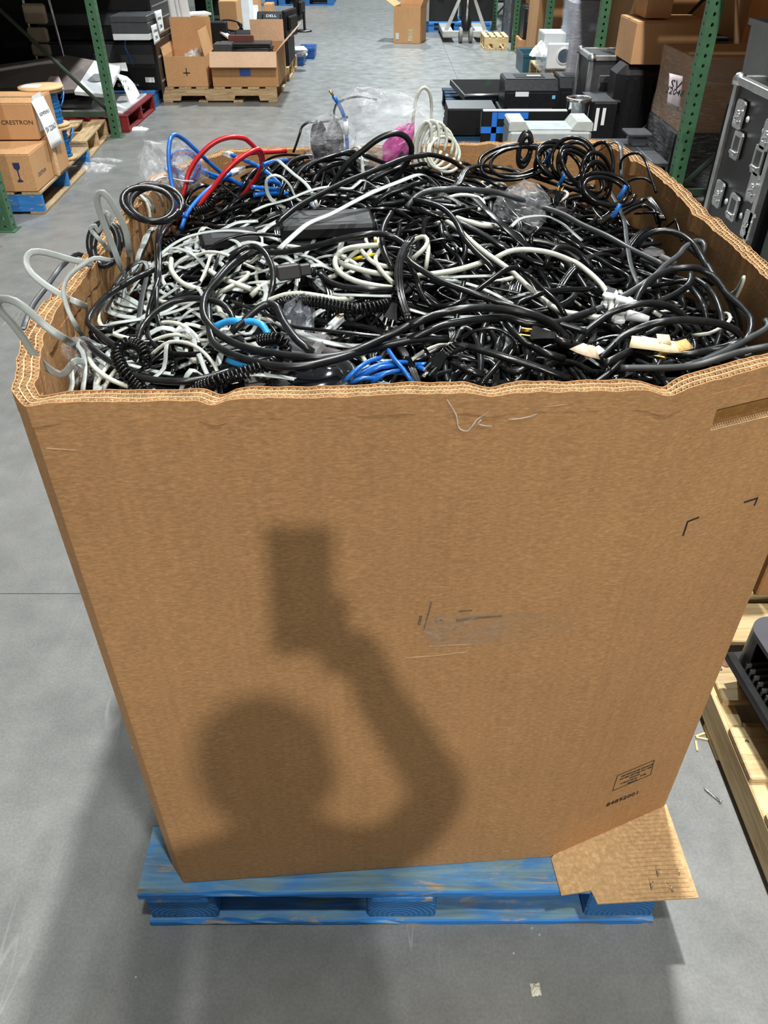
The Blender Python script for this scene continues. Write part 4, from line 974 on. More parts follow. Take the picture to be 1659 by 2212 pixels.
# silver scanner-like machine in front
f5 = fpix(1098, 1278, 330, 264, 5.85)
x0, x1 = f5[0], f5[1]; w = x1 - x0; zt_ = f5[3]
sv = thing('plotter', 'pale grey machine with a scooped top nearest behind the tall box', 'machine', ((x0 + x1) / 2, 6.0, 0))
obj('leg_stand', MB().box(-w / 2 + .05, w / 2 - .05, -.10, .12, 0, zt_ - .20, .01), DGREY, sv)
obj('machine_body', MB().box(-w / 2, w / 2, -.15, .15, zt_ - .20, zt_ - .055, .02), MGREY if False else plain('pale_machine_grey', (.34, .37, .375), .45), sv)
for s in (-1, 1):
    obj('end_cap', MB().prism([(s * w / 2, zt_ - .06), (s * w / 2, zt_ - .01), (s * (w / 2 - .01), zt_), (s * (w / 2 - .11), zt_), (s * (w / 2 - .15), zt_ - .055)][::-s], -.14, .14, Matrix(((1, 0, 0, 0), (0, 0, -1, 0), (0, 1, 0, 0), (0, 0, 0, 1)))), plain('cream_grey_plastic', (.46, .49, .46), .4), sv)
obj('scooped_tray', MB().box(-w / 2 + .14, w / 2 - .14, -.13, .13, zt_ - .056, zt_ - .045, .004), plain('pale_blue_white', (.44, .51, .54), .35), sv)
# chrome bin
f6 = fpix(1224, 1276, 268, 218, 6.3)
cbn = thing('chrome_bin', 'round chrome bin standing between the machines', 'bin', ((f6[0] + f6[1]) / 2 + .01, 6.40, 0)); r_ = (f6[1] - f6[0]) / 2
obj('bin_wall', MB().lathe([(r_ * .9, .004), (r_ * .92, .02), (r_ * .96, f6[3] - .02), (r_, f6[3]), (r_ * .9, f6[3]), (r_ * .86, .03)], 30), plain('polished_chrome', (.70, .70, .70), .12, metal=1., var=.05), cbn)
obj('rim', MB().tube([(r_ * .98 * math.cos(a), r_ * .98 * math.sin(a), f6[3]) for a in [k * math.pi / 16 for k in range(33)]], .008, 6, cap=False), CHROME, cbn)
# upright desktops right of the bin
f7 = fpix(1278, 1330, 300, 222, 6.55)
t7 = cabinet('black tower computer with white strips beside the flight case', f7[0], f7[1], 6.55, 6.95, .004, f7[3], BLACKP, name='desktop_computer', cat='computer')
for k, s in enumerate((-.07, -.02)): obj('white_strip', MB().box(s, s + .025, -.2025, -.2005, f7[3] - (.16 if k else .2), f7[3] - .04), WHITE, t7)
obj('top_plate', MB().box(-.11, .11, -.19, .19, f7[3] - .004, f7[3] + .004), DGREY, t7)
# small flight case, suitcase, boxes above
def flight_case(label, x0, x1, y0, y1, z0, z1, mat=BLACKM):
    cx, cy = (x0 + x1) / 2, (y0 + y1) / 2; w, d, h = x1 - x0, y1 - y0, z1 - z0
    t = thing('flight_case', label, 'flight case', (cx, cy, z0))
    obj('case_body', MB().box(-w / 2, w / 2, -d / 2, d / 2, .0, h), mat, t); e = .018
    for a in (-1, 1):
        for b in (-1, 1):
            obj('edge_profile', MB().box(a * w / 2 - e, a * w / 2 + .004 * 0 + e, b * d / 2 - e, b * d / 2 + e, .0, h, .003), ALU, t)
            obj('edge_profile', MB().box(a * w / 2 - e, a * w / 2 + e, -d / 2, d / 2, (h if b > 0 else 0) - e, (h if b > 0 else 0) + e, .003), ALU, t)
            obj('edge_profile', MB().box(-w / 2, w / 2, a * d / 2 - e, a * d / 2 + e, (h if b > 0 else 0) - e, (h if b > 0 else 0) + e, .003), ALU, t)
            obj('ball_corner', MB().lathe([(.002, .034), (.022, .028), (.034, .008), (.036, -.02), (.0, -.02)], 12, Matrix.Translation((a * w / 2, b * d / 2, h))), CHROME, t)
    return t, w, d, h
fc2, w, d, h = flight_case('small black flight case by the second right rack post', 1.66, 2.02, 7.06, 7.50, .005, PX(1285, 130, 1.66).z, DGREY)
for s in (-.05, .06):
    q = obj('latch_plate', MB().box(-w / 2 - .026, -w / 2 - .018, s - .045, s + .045, h - .26, h - .12, .003) if False else MB().box(s - .05, s + .04, -d / 2 - .008, -d / 2, h - .28, h - .12, .004), CHROME, fc2)
    obj('latch_pocket', MB().box(s - .035, s + .025, -d / 2 - .0095, -d / 2 - .008, h - .26, h - .17), BLACKP, q)
f8 = fpix(1332, 1384, 300, 146, 6.55)
sc_ = thing('hard_suitcase', 'black ribbed hard suitcase standing under the brown cartons', 'suitcase', ((f8[0] + f8[1]) / 2 + .10, 6.75, .004)); w = f8[1] - f8[0] + .22; h = f8[3]
obj('shell', MB().box(-w / 2, w / 2, -.16, .16, .02, h, .06), BLACKP, sc_)
for k in range(5): obj('rib', MB().box(-w / 2 + .06 + k * (w - .14) / 4, -w / 2 + .08 + k * (w - .14) / 4, -.168, -.158, .08, h - .08, .004), BLACKM, sc_)
obj('carry_handle', MB().tube(spline([(-.06, -.168, h * .25), (-.02, -.19, h * .29), (.05, -.19, h * .36), (.08, -.168, h * .39)], .02), .008, 6), MGREY, sc_)
for s in (-1, 1): obj('wheel', MB().lathe([(0, -.015), (.02, -.015), (.02, .015), (0, .015)], 12, Matrix.Translation((s * w * .36, 0, .018)) @ Matrix.Rotation(R(90), 4, 'Y')), BLACKP, sc_)
f9 = fpix(1370, 1500, 139, 40, 6.6)
carton('long brown carton lying on the black suitcase', f9[0], f9[1] + .1, 6.6, 7.1, h + .010, f9[3] - .02, KRAFT_L, R(0))
f10 = fpix(1385, 1440, 38, 8, 6.85)
carton('small brown carton on top of the long carton', f10[0], f10[1], 6.72, 7.02, f9[3] - .012, f9[3] + .20, KRAFT_L)
carton('brown carton deep in the right rack above the wrapped load', 2.75, 3.4, 6.9, 7.5, .60, 1.2, KRAFT)
carton('lower brown carton deep in the right rack', 2.7, 3.4, 6.95, 7.5, .004, .596, KRAFT)
cabinet('black cabinet in the shade behind the suitcase', 2.35, 2.68, 6.95, 7.45, .004, .8, BLACKM)
carton('big brown carton leaning place deep between the right rack posts', 2.2, 3.3, 8.0, 8.9, .004, 1.3, KRAFT, tape=False)
# wrapped carton load next to the nearest right post
wl = thing('wrapped_load', 'brown cartons in stretch wrap behind the nearest right rack post', 'wrapped pallet', (2.38, 5.95, .004))
ZW = PX(1436, 92, 1.98).z
obj('lower_carton', MB().box(-.42, .42, -.36, .36, 0, .40, .008), BLACKM, wl); lc = obj('upper_carton', MB().box(-.40, .42, -.34, .36, .40, ZW - .01, .008), KRAFT, wl)
wrapped(wl, .84, .72, ZW, .015, 21, .002)
text('LARGE', .075, INK, frame((.14, -.3415, ZW - .18), (1, 0, 0), (0, 0, 1)), lc)
o_ = wl.location
paper('crumpled white packing slip stuck on the wrapped brown cartons', [PY(1446, 158, 5.555), PY(1475, 165, 5.55), PY(1466, 240, 5.55), PY(1440, 226, 5.555)], plain('pinkish_paper', (.66, .58, .62), .6), 'packing_slip', -.01, [('SV', .3, .07), ('22048', .5, .05), ('QR', .7, .0001)][:2])
carton('dark tall carton at the right end of the wrapped load', 2.84, 3.44, 5.3, 6.2, .004, 1.15, KRAFT, tape=False)
# big cartons added behind the right rack to block sideways ambient light
for k, (y0, y1, z1) in enumerate(((4.4, 5.5, 1.7), (5.6, 6.8, 1.8), (6.9, 7.9, 1.6), (8.0, 9.2, 1.85), (9.3, 10.5, 1.7), (10.6, 12.0, 1.8), (12.1, 13.6, 1.7))):
    carton(('nearest', 'second', 'third', 'fourth', 'fifth', 'sixth', 'farthest')[k] + ' big brown carton added behind the right rack to block ambient light', 3.52, 4.5, y0, y1, .004, z1, KRAFT, tape=False, group='light-blocking cartons behind the right rack')
# trolley with grey worktop
f11 = fpix(1330, 1440, 352, 330, 5.42)
tr = thing('printer_stand', 'dark grey office machine with a flat lid just beyond the box corner', 'machine', ((f11[0] + f11[1]) / 2, 5.75, .004)); w = f11[1] - f11[0] + .02; h = PY(1400, 352, 5.42).z
obj('machine_body', MB().box(-w / 2, w / 2, -.33, .33, .02, h - .03, .01), BLACKP, tr)
obj('flat_lid', MB().box(-w / 2 - .01, w / 2 + .01, -.34, .34, h - .03, h, .006), DGREY, tr)
for k in range(3): obj('lid_line', MB().box(-w / 2 + .04 + k * .11, -w / 2 + .044 + k * .11, -.30, .30, h, h + .0012), MGREY, tr)
obj('raised_tray', MB().box(.0, .17, .05, .24, h + .07, h + .09, .005), DGREY, tr); obj('tray_support', MB().box(.05, .15, .10, .22, h, h + .07, .004), plain('slate_plastic', (.09, .115, .13), .5), tr)
for k in range(2): obj('button', MB().lathe([(0, .004), (.006, .004), (.006, 0)], 10, frame((w / 2 - .05, -.3305, h - .05 - k * .16), (1, 0, 0), (0, 0, 1)), False, False), LGREY, tr)
# ---------------------------------------------------------------- big flight case at the right edge
FX = 1.75
fa = PX(1590, 172, FX); fcb, w, d, h = flight_case('large black flight case with butterfly latches at the right edge', FX + .02, FX + .62, 3.76, fa.y, .10, fa.z, plain('black_laminate', (.010, .010, .011), .35, var=.3, scale=80))
oc_ = fcb.location
def latch(px, py, kind):
    q = PX(px, py, FX) - oc_; M_ = frame((q.x + .012, q.y, q.z), (0, -1, 0), (0, 0, 1)); HW, HH = (.052, .062) if kind != 'plate' else (.055, .06)
    t = obj('latch_dish' if kind == 'butterfly' else 'handle_dish' if kind == 'handle' else 'latch_dish', MB().prism([(HW * a, HH * b) for a, b in ((-1, -.8), (-.8, -1), (.8, -1), (1, -.8), (1, .8), (.8, 1), (-.8, 1), (-1, .8))], 0, .010, M_), ALU, fcb)
    if kind == 'butterfly':
        obj('butterfly_key', MB().lathe([(.0, .024), (.012, .024), (.014, .010)], 12, M_, True, False).box(-.026, .026, -.006, .006, .012, .026, .003, M_ @ Matrix.Rotation(R(50), 4, 'Z')).box(-.02, .02, -.045, -.025, .010, .020, .003, M_), CHROME, t)
    else:
        obj('recess', MB().box(-.030, .030, -.030, .040, .010, .0112, 0, M_), DGREY, t)
        obj('grip_bar', MB().tube([M_ @ Vector((-.036, -.034, .014)), M_ @ Vector((.036, -.034, .014))], .010, 8), CHROME, t)
    for a in (-1, 1): obj('rivet', MB().lathe([(0, .013), (.006, .012), (.007, .010)], 8, M_ @ Matrix.Translation((a * HW * .8, HH * .85, 0)), True, False), CHROME, t)
for px, py, k in ((1594, 247, 'butterfly'), (1588, 314, 'handle'), (1634, 346, 'handle'), (1549, 419, 'butterfly'), (1580, 448, 'plate'), (1612, 486, 'butterfly'), (1655, 292, 'butterfly'), (1624, 405, 'butterfly')): latch(px, py, k)
for px, py in ((1608, 258), (1643, 283), (1562, 435), (1594, 466)):
    q = PX(px, py, FX) - oc_; obj('rubber_stop', MB().lathe([(0, .008), (.012, .007), (.015, 0)], 12, frame((q.x + .018, q.y, q.z), (0, -1, 0), (0, 0, 1)), True, False), LGREY, fcb)
for a in (-1, 1):
    for b in (-1, 1): obj('caster', MB().lathe([(0, -.018), (.048, -.018), (.05, 0), (.048, .018), (0, .018)], 16, Matrix.Translation((a * w * .36, b * d * .36, -.049)) @ Matrix.Rotation(R(90), 4, 'Y')), BLACKP, fcb)
cabinet('dark green steel cabinet at the right edge, nearer than the flight case', FX + .05, 2.4, 2.75, 3.66, .004, .80, plain('dark_green_steel', (.01, .035, .028), .4), name='steel_cabinet')
crumple('scrap of clear plastic on top of the large flight case', (FX + .22, 3.98, fa.z + .019), .10, .10, .08, 31)
TL = plain('cloudy_grey_plastic', (.30, .31, .32), .5)
tote('cloudy grey plastic tote behind the large flight case', 2.02, 2.62, 4.46, 4.98, .70, 1.12, TL, 'plastic_tote', False, 'tote')
carton('flat white and red box lying inside the cloudy grey tote', 2.15, 2.5, 4.55, 4.9, .735, 1.04, plain('red_white_box', (.5, .2, .16), .5), tape=False)
cabinet('black case under the cloudy grey tote', 2.0, 2.65, 4.42, 5.0, .004, .698, BLACKM, name='equipment_case', cat='case')
# ================================================================ lower right: new pine pallet with a black printer
pp = thing('pallet', 'new pine pallet with a black printer at the lower right', 'pallet', (.79, .50, 0), R(0))
HP = .125
for k, x in enumerate((.0, .55, 1.02)):
    board('stringer', pp, PINE, 1.25, .045, .09, (x + .022, .62, .017), R(90))
for y, w_ in ((.44, .11), (.62, .115), (.875, .12)): pass
for (pt0, pt1) in (((1640, 1755), (1640, 1870)), ((1559, 1569), (1595, 1682)), ((1545, 1418), (1560, 1515)), ((1590, 1302), (1580, 1385)), ((1600, 1225), (1600, 1280)), ((1652, 1930), (1652, 2080))):
    y0 = P(pt1[0], pt1[1], HP).y - .50; y1 = P(pt0[0], pt0[1], HP).y - .50
    b_ = board('deck_board', pp, PINE, 1.12, y1 - y0, .018, (.56 + (.012 if y0 > .5 else 0), (y0 + y1) / 2, .107))
    for sx_ in (.015, .045):
        obj('nail', MB().lathe([(0, .0196), (.0035, .0194), (.0045, .018)], 10, Matrix.Translation((-.56 + sx_ + .01, (y1 - y0) * (.2 if sx_ < .03 else -.2), 0)), True, False), plain('dull_nail', (.25, .22, .2), .5, metal=1.), b_)
for y in (.08, .62, 1.15): board('base_board', pp, PINE, 1.1, .10, .017, (.55, y, 0))
kn = P(1567, 1433, HP + .0008)
obj('knot', MB().lathe([(0, .0006), (.012, .0006), (.0125, 0)], 16, Matrix.Translation(kn - pp.location)), plain('wood_knot', (.26, .11, .06), .6, var=.3, scale=150), pp)
# printer on it
pr = thing('printer', 'black printer with a slotted tray on the pine pallet', 'printer', (.859, .727, HP + .001), R(6))
CHAR = plain('charcoal_plastic', (.030, .027, .026), .42, var=.12, scale=30); TOPG = plain('slate_lid', (.075, .075, .088), .4)
def body_outline(): return None
Wp, Dp, Hp = .46, .50, .20
pl = pr.location
c_a = P(1573, 1440, HP + .11)
# trapezoid base, open slotted tray on the aisle side, rounded lid above
obj('printer_base', MB().add([(.045, .03, 0), (Wp, .03, 0), (Wp, Dp - .02, 0), (.045, Dp - .02, 0), (.0, 0, .085), (Wp, 0, .085), (Wp, Dp, .085), (.012, Dp, .085)], [(3, 2, 1, 0), (4, 5, 6, 7), (0, 1, 5, 4), (1, 2, 6, 5), (2, 3, 7, 6), (3, 0, 4, 7)]), CHAR, pr)
obj('printer_back', MB().box(.10, Wp, .02, Dp - .04, .085, Hp - .012, .012), BLACKM, pr)
lid = []
for k in range(9): a = R(90 + 90 * k / 8); lid.append((.015 + .05 + .05 * math.cos(a), Dp - .05 + .05 * math.sin(a)))
lid = [(Wp + .01, .01), (Wp + .01, Dp)] + lid + [(.015, .04), (.04, .01)]
obj('printer_lid', MB().prism(lid, Hp - .012, Hp), TOPG, pr)
obj('lid_seam', MB().box(.12, .1215, .02, Dp - .01, Hp, Hp + .0004), BLACKM, pr)
obj('end_wall', MB().prism(lid[1:11] + [(.015, Dp - .065), (.06, Dp - .04), (Wp, Dp - .04)], .085, Hp - .012), CHAR, pr)
obj('tray_lip', MB().box(-.012, .012, .01, Dp - .012, .085, .104, .004), BLACKP, pr)
for k in range(24): obj('tray_fin', MB().box(.014, .095, .02 + k * .018, .026 + k * .018, .086, .116, .001), plain('tray_fin_grey', (.10, .10, .105), .5), pr)
carton('brown carton standing behind the black printer at the right edge', 1.01, 1.7, 1.50, 2.0, HP + .002, .68, KRAFT, tape=False)
cabinet('black block standing for the shadow beside the brown carton on the pine pallet', .88, 1.0, 1.52, 1.70, HP + .002, .52, BLACKM, name='equipment_case', cat='case')  # black block put where the pallet lies in shadow
# screw and splinters on the floor
sc1 = thing('screw', 'silver screw lying on the floor beside the pine pallet', 'screw', P(1545, 1722, .004), R(-52))
obj('shank', MB().lathe([(.0005, -.03), (.0022, -.024), (.0022, .01)], 8, Matrix.Rotation(R(90), 4, 'Y')), CHROME, sc1); obj('screw_head', MB().lathe([(.0022, .010), (.0045, .014), (.0045, .0155), (0, .0155)], 10, Matrix.Rotation(R(90), 4, 'Y')), CHROME, sc1)
for k, (px, py, a) in enumerate(((1512, 1588, 20), (1516, 1596, -15), (1504, 1612, 80))):
    tag(obj('wood_splinter', MB().box(-.014, .014, -.0025, .0025, 0, .004, .001), PINE, None, P(px, py, .0005), (0, 0, R(a))), ('pale wood splinter nearest the big box beside the pine pallet', 'second pale wood splinter beside the pine pallet', 'thin dark splinter on the floor beside the pine pallet')[k], 'splinter', 'splinters by the pine pallet')
crumple('tiny white scrap on the floor in front of the blue pallet', P(1157, 2138, .0), .018, .022, .008, 41, plain('yellowed_paper', (.62, .60, .48), .7), 'scrap', 'paper_scrap', 8)

# ================================================================ the heap of cables in the tall box
CBK = plain('black_cable_jacket', (.0045, .0045, .005), .20, var=.25, scale=60, spec=.42, rnd=.4)
CDU = plain('dusty_black_cable_jacket', (.0085, .009, .010), .30, var=.35, scale=70, spec=.42, rnd=.3)
CGR = plain('grey_flat_cable_jacket', (.32, .35, .34), .38, var=.08, scale=30, rnd=.15)
CDG = plain('slate_cable_jacket', (.035, .038, .041), .40, var=.12, scale=40, rnd=.2)
CWH = plain('off_white_cable_jacket', (.54, .55, .48), .40, var=.10, scale=50, rnd=.12)
CRD = plain('red_cable_jacket', (.46, .012, .016), .30, var=.08)
CBL = plain('blue_patch_cable_jacket', (.012, .13, .50), .30, var=.1, rnd=.25)
CLB = plain('light_blue_cable_jacket', (.03, .32, .72), .35, var=.08)
CYE = plain('yellow_cable_jacket', (.75, .58, .02), .4)
CMG = plain('pink_antistatic_film', (.62, .08, .36), .3)
BRASS = plain('brass_prong', (.70, .48, .16), .3, metal=1.); NICK = plain('nickel_prong', (.75, .74, .70), .22, metal=1.)
RJ = film('clear_connector_plastic', (.80, .84, .88), .75, .1)
def zp(x, y):                                   # top of the heap
    z = 1.092 + .088 * math.exp(-(((x - .03) / .36) ** 2 + ((y - 1.30) / .42) ** 2)) + .03 * math.exp(-(((x + .18) / .2) ** 2 + ((y - 1.6) / .18) ** 2))
    z += .055 * math.exp(-(((x + .06) / .27) ** 2 + ((y - 1.69) / .13) ** 2))
    return z + .014 * noise.noise((x * 5, y * 5, 2.2))
def PS(px, py, h=0.0):                          # where a pixel's line of sight meets the heap, raised by h
    d = ray(px, py); t = (1.45 - CH) / d.z; o = Vector((0, 0, CH))
    for _ in range(400):
        p = o + d * t
        if p.z <= zp(p.x, p.y) + h or p.y > 1.80: return p
        t += .006
    return p
CROPS = {1: (140, 260, .2411), 2: (520, 180, .2411), 3: (880, 280, .2411), 4: (1200, 280, .2767), 5: (140, 540, .2411), 6: (500, 460, .2411), 7: (880, 540, .2411), 8: (1240, 540, .2526), 'A': (0, 380, .3014), 'B': (400, 180, .3376), 'D': (400, 540, .3376), 0: (0, 0, 1)}
INB = inset(BT + .006)
IPOLY = [(p.x, p.y) for p in INB]
def keep_in(p, r):
    # below the rim a cable cannot be outside the walls
    for i in range(NB):
        a, b = INB[i], INB[(i + 1) % NB]; e = (b - a).normalized(); n = Vector((-e.y, e.x, 0)); d = (Vector((p.x, p.y, 0)) - a).dot(n)
        if d < r: p = p + n * (r - d) * (1 - sm((p.z - 1.185) / .03))
    return p
def trace(spec, Y=None, over=False, r=.005):
    pts = []
    flat = [(c, q) for c, qs in spec for q in qs]; n = len(flat)
    for k, (c, q) in enumerate(flat):
        x0, y0, s = CROPS[c]; px, py = x0 + q[0] * s, y0 + q[1] * s
        if Y is not None and len(q) < 3:
            yy = lerp(Y[0], Y[1], k / max(1, n - 1)); p = PY(px, py, yy); p.z = max(p.z, zp(p.x, p.y) - .03 if 0.70 < p.y < 1.8 and abs(p.x) < .5 else 1.0)
        else: p = PS(px, py, .004 + (q[2] if len(q) > 2 else 2) * .0055)
        pts.append(p)
    return pts
def lobed(mb, pts, w, r, k=3):
    pts = [Vector(p) for p in pts]; m = len(pts); n = 10; vs = []; fs = []; nrm = Vector((0, 0, 1))
    for i in range(m):
        T = (pts[min(i + 1, m - 1)] - pts[max(i - 1, 0)]).normalized(); q = nrm - T * nrm.dot(T)
        if q.length < 1e-3: q = T.orthogonal()
        nrm = (q.normalized() * .8 + (Vector((0, 0, 1)) - T * T.z) * .2).normalized(); bi = T.cross(nrm)
        prof = [(lerp(-1, 1, j / n), .35 + .65 * abs(math.sin(math.pi * k * j / n)) ** .6) for j in range(n + 1)]
        ring = [(u, h) for u, h in prof] + [(u, -h) for u, h in prof[::-1]]
        vs += [pts[i] + bi * u * w / 2 + nrm * h * r for u, h in ring]
    N = 2 * (n + 1)
    for i in range(m - 1):
        for j in range(N): b = (j + 1) % N; fs.append((i * N + j, i * N + b, (i + 1) * N + b, (i + 1) * N + j))
    mb.add(vs, fs, True); mb.f.append(tuple(len(mb.v) - m * N + j for j in range(N))[::-1]); mb.f.append(tuple(len(mb.v) - N + j for j in range(N)))
    return mb
STY = {'k': ('round', .0038, CBK), 'K': ('round', .0051, CDU), 't': ('round', .0024, CBK), 'd': ('round', .0044, CDU), 'w': ('round', .0033, CWH), 'W': ('round', .0040, CWH), 'n': ('round', .0026, CWH),
       'g': ('flat', .0090, CGR), 'G': ('flat', .0064, CGR), 's': ('flat', .0080, CDG), 'b': ('flat', .0135, CBK), 'l': ('lobe', .0115, CBK), 'r': ('round', .0045, CRD), 'B': ('round', .0039, CBL), 'L': ('round', .0046, CLB), 'e': ('round', .0046, CDG), 'z': ('round', .0029, CBL)}
def cord_mesh(style, pts, name='cord', up=(0, -.25, 1)):
    kind, r, mat = STY[style]; p = spline(pts, .009 if kind != 'lobe' else .012)
    if kind == 'round': mb = MB().tube(p, r, 8)
    elif kind == 'flat': mb = MB().tube(p, .0010, 8, up=up, w=r)
    else: mb = lobed(MB(), p, r, .0030)
    return mb, mat
def cable(label, style, spec, Y=None, over=False, name=None, group=None, parent=None):
    pts = trace(spec, Y)
    if not over: pts = [keep_in(p, .006) for p in pts]
    mb, mat = cord_mesh(style, pts, up=(.35, -.8, .45) if over else (0, -.25, 1))
    nm = name or {'w': 'white_cable', 'W': 'white_cable', 'n': 'white_cable', 'g': 'flat_grey_cable', 'G': 'flat_grey_cable', 'r': 'red_cable', 'B': 'blue_cable', 'z': 'blue_cable', 'L': 'light_blue_cable', 'l': 'ribbed_cord', 'b': 'flat_black_cable'}.get(style, 'black_cord')
    o = obj(nm, mb, mat); tag(o, label, 'cable', group); o['_n'] = 0; del o['_n']
    return o, pts
def helix(label, spec, R0=.0068, wire=.0022, pitch=.0056, mat=None, Y=None):
    p = spline([keep_in(q, .01) for q in trace(spec, Y)], .004); L = [0]
    for a, b in zip(p, p[1:]): L.append(L[-1] + (b - a).length)
    out = []; n = int(L[-1] / pitch * 9); j = 0; nrm = Vector((0, 0, 1))
    for k in range(n + 1):
        s = L[-1] * k / n
        while j < len(L) - 2 and L[j + 1] < s: j += 1
        f = (s - L[j]) / max(1e-6, L[j + 1] - L[j]); c_ = lerp(p[j], p[j + 1], f); T = (p[j + 1] - p[j]).normalized()
        nrm = (nrm - T * nrm.dot(T)).normalized(); bi = T.cross(nrm); a = 2 * math.pi * k / 9
        out.append(c_ + nrm * R0 * math.cos(a) + bi * R0 * math.sin(a))
    return tag(obj('coiled_telephone_cable', MB().tube(out, wire, 5), mat or CBK), label, 'cable')
def plug(parent, p, d, up=(0, 0, 1), metal=NICK, s=1.0, body=CBK):
    s *= .60; d = Vector(d).normalized(); M_ = frame(p, d, Vector(up).cross(d)); h = obj('plug', MB().prism([(-.030 * s, .006 * s), (-.030 * s, -.006 * s), (-.012 * s, -.0085 * s), (.006 * s, -.013 * s), (.012 * s, -.013 * s), (.012 * s, .013 * s), (.006 * s, .013 * s), (-.012 * s, .0085 * s)][::-1], -.009 * s, .009 * s, M_), body, parent)
    for k in range(4): obj('strain_relief', MB().box(-.036 * s - k * .006, -.033 * s - k * .006, -.0062 + k * .0004, .0062 - k * .0004, -.0062, .0062, .001, M_), body, h)
    for y in (-.0065, .0065): obj('prong', MB().box(.012 * s, .030 * s, y * s - .0008, y * s + .0008, -.0005, .0060, 0, M_), metal, h)
    obj('prong', MB().tube([M_ @ Vector((.012 * s, 0, -.006 * s)), M_ @ Vector((.033 * s, 0, -.006 * s))], .0024, 8), metal, h)
    return h
def rj45(parent, p, d, up=(0, 0, 1)):
    d = Vector(d).normalized(); M_ = frame(p, d, Vector(up).cross(d)); h = obj('connector', MB().box(-.002, .021, -.0058, .0058, -.004, .004, .0008, M_), RJ, parent)
    obj('contact_strip', MB().box(.015, .0205, -.0045, .0045, .0036, .0046, 0, M_), BRASS, h); obj('latch_tab', MB().box(-.006, .012, -.003, .003, -.0062, -.0052, 0, M_), RJ, h)
    return h
def cable_thing(o, name, label):                # turns a single cord into a thing with parts
    t = thing(name, label, 'cable', (0, 0, 0)); 
    for k in ('label', 'category', 'group'):
        if k in o: del o[k]
    o.name = 'cord'; o.parent = t; return t
# ---------------------------------------------------------------- cords that stand out one by one
cable('thick dusty black cord arching over the right end of the heap', 'K', [(8, [(475, 740, 1), (505, 560, 4), (530, 430, 6), (590, 320, 8), (700, 225, 9), (850, 165, 10), (1000, 150, 11), (1120, 185, 10), (1230, 270, 9), (1310, 390, 7), (1370, 510, 6), (1410, 660, 4), (1390, 780, 3), (1290, 830, 2)])])
cable('thick black cord running down along the right wall and curling back', 'K', [(8, [(1060, -20, 5), (1120, 100, 7), (1200, 230, 8), (1300, 370, 8), (1440, 500, 8), (1510, 600, 8), (1500, 720, 7), (1430, 810, 6), (1250, 880, 5), (1080, 960, 5), (930, 1010, 4)])])
cable('thick dusty cord in a low arch beside the yellow tag', 'K', [(8, [(0, 830, 2), (60, 740, 3), (200, 620, 5), (330, 530, 7), (480, 480, 9), (640, 455, 10), (800, 480, 9), (920, 550, 7), (1020, 640, 5), (1090, 740, 3), (1150, 850, 1)])])
cable('thick glossy black loop nearest the front right corner', 'K', [(8, [(190, 940, 2), (300, 850, 4), (420, 740, 6), (560, 670, 8), (720, 620, 10), (900, 600, 11), (1100, 610, 11), (1280, 640, 10), (1380, 690, 9), (1430, 760, 7), (1360, 810, 6), (1200, 850, 4), (1000, 890, 3), (870, 890, 2)])])
cable('long slate cord crossing the right half up to the right wall', 'e', [(8, [(0, 590, 3), (150, 530, 3), (300, 460, 4), (450, 380, 5), (560, 310, 6), (680, 230, 8), (780, 130, 8), (900, 40, 8)]), (4, [(1010, 920, 8), (1100, 870, 9), (1150, 880, 9), (1160, 930, 8), (1130, 1010, 5)])])
cable('grey blue cord lying just inside the front right rim', 'e', [(8, [(390, 1010, 4), (600, 1010, 5), (850, 1005, 6), (1050, 985, 7), (1250, 925, 9), (1450, 865, 10), (1659, 825, 11), (1790, 800, 11)])])
cable('second grey blue cord rising along the right corner of the rim', 'e', [(8, [(920, 1000, 4), (1100, 950, 5), (1300, 865, 6), (1480, 765, 7), (1659, 655, 8), (1760, 600, 8)])])
cable('black cord bent in a tight hook in the middle of the right side', 'K', [(8, [(1000, 205, 7), (985, 290, 6), (880, 370, 5), (740, 440, 4), (620, 530, 3), (510, 620, 3), (400, 730, 2), (300, 800, 1)])])
cable('black cord curving past the white adapters on the right', 'd', [(8, [(1040, 250, 6), (1140, 320, 7), (1210, 420, 7), (1250, 530, 6), (1265, 640, 5), (1230, 770, 3), (1200, 850, 1)])])
cable('short black arc left of the white adapters', 'd', [(8, [(980, 300, 5), (1070, 410, 5), (1110, 500, 5), (1130, 600, 3), (1120, 690, 1)])])
cable('white cable loop leaning against the right inner wall', 'n', [(8, [(1370, 400, 3), (1400, 330, 7), (1460, 250, 10), (1520, 228, 11), (1556, 262, 10), (1545, 330, 8), (1490, 430, 4), (1440, 490, 1)])])
cable('short white cord end curling by the right corner', 'n', [(8, [(1010, 730, 3), (1150, 715, 5), (1230, 680, 6), (1330, 600, 6), (1320, 550, 5), (1290, 540, 4)])])
cable('longest off white cable sweeping a wide hairpin over the right half', 'W', [(3, [(330, 810, 3), (440, 880, 4), (550, 980, 5), (680, 1090, 5), (780, 1160, 5)]), (7, [(930, 190, 5), (1050, 300, 4), (1150, 390, 4), (1250, 470, 3), (1330, 530, 3), (1420, 560, 3)]), (8, [(0, 545, 3), (150, 572, 3), (250, 575, 3), (312, 530, 4), (310, 440, 5), (270, 350, 6), (200, 260, 6), (100, 170, 7), (0, 100, 7)]), (3, [(1480, 1180, 7), (1330, 1120, 8), (1180, 1085, 8), (1020, 1075, 7), (900, 1095, 6), (790, 1150, 4)])])
cable('short off white cable end near the yellow wire', 'W', [(3, [(440, 790, 3), (560, 830, 4), (680, 860, 4), (790, 865, 3)])])
cable('straight off white cable in the centre of the heap', 'W', [(7, [(60, 235, 3), (300, 205, 4), (480, 170, 4), (690, 105, 4)])])
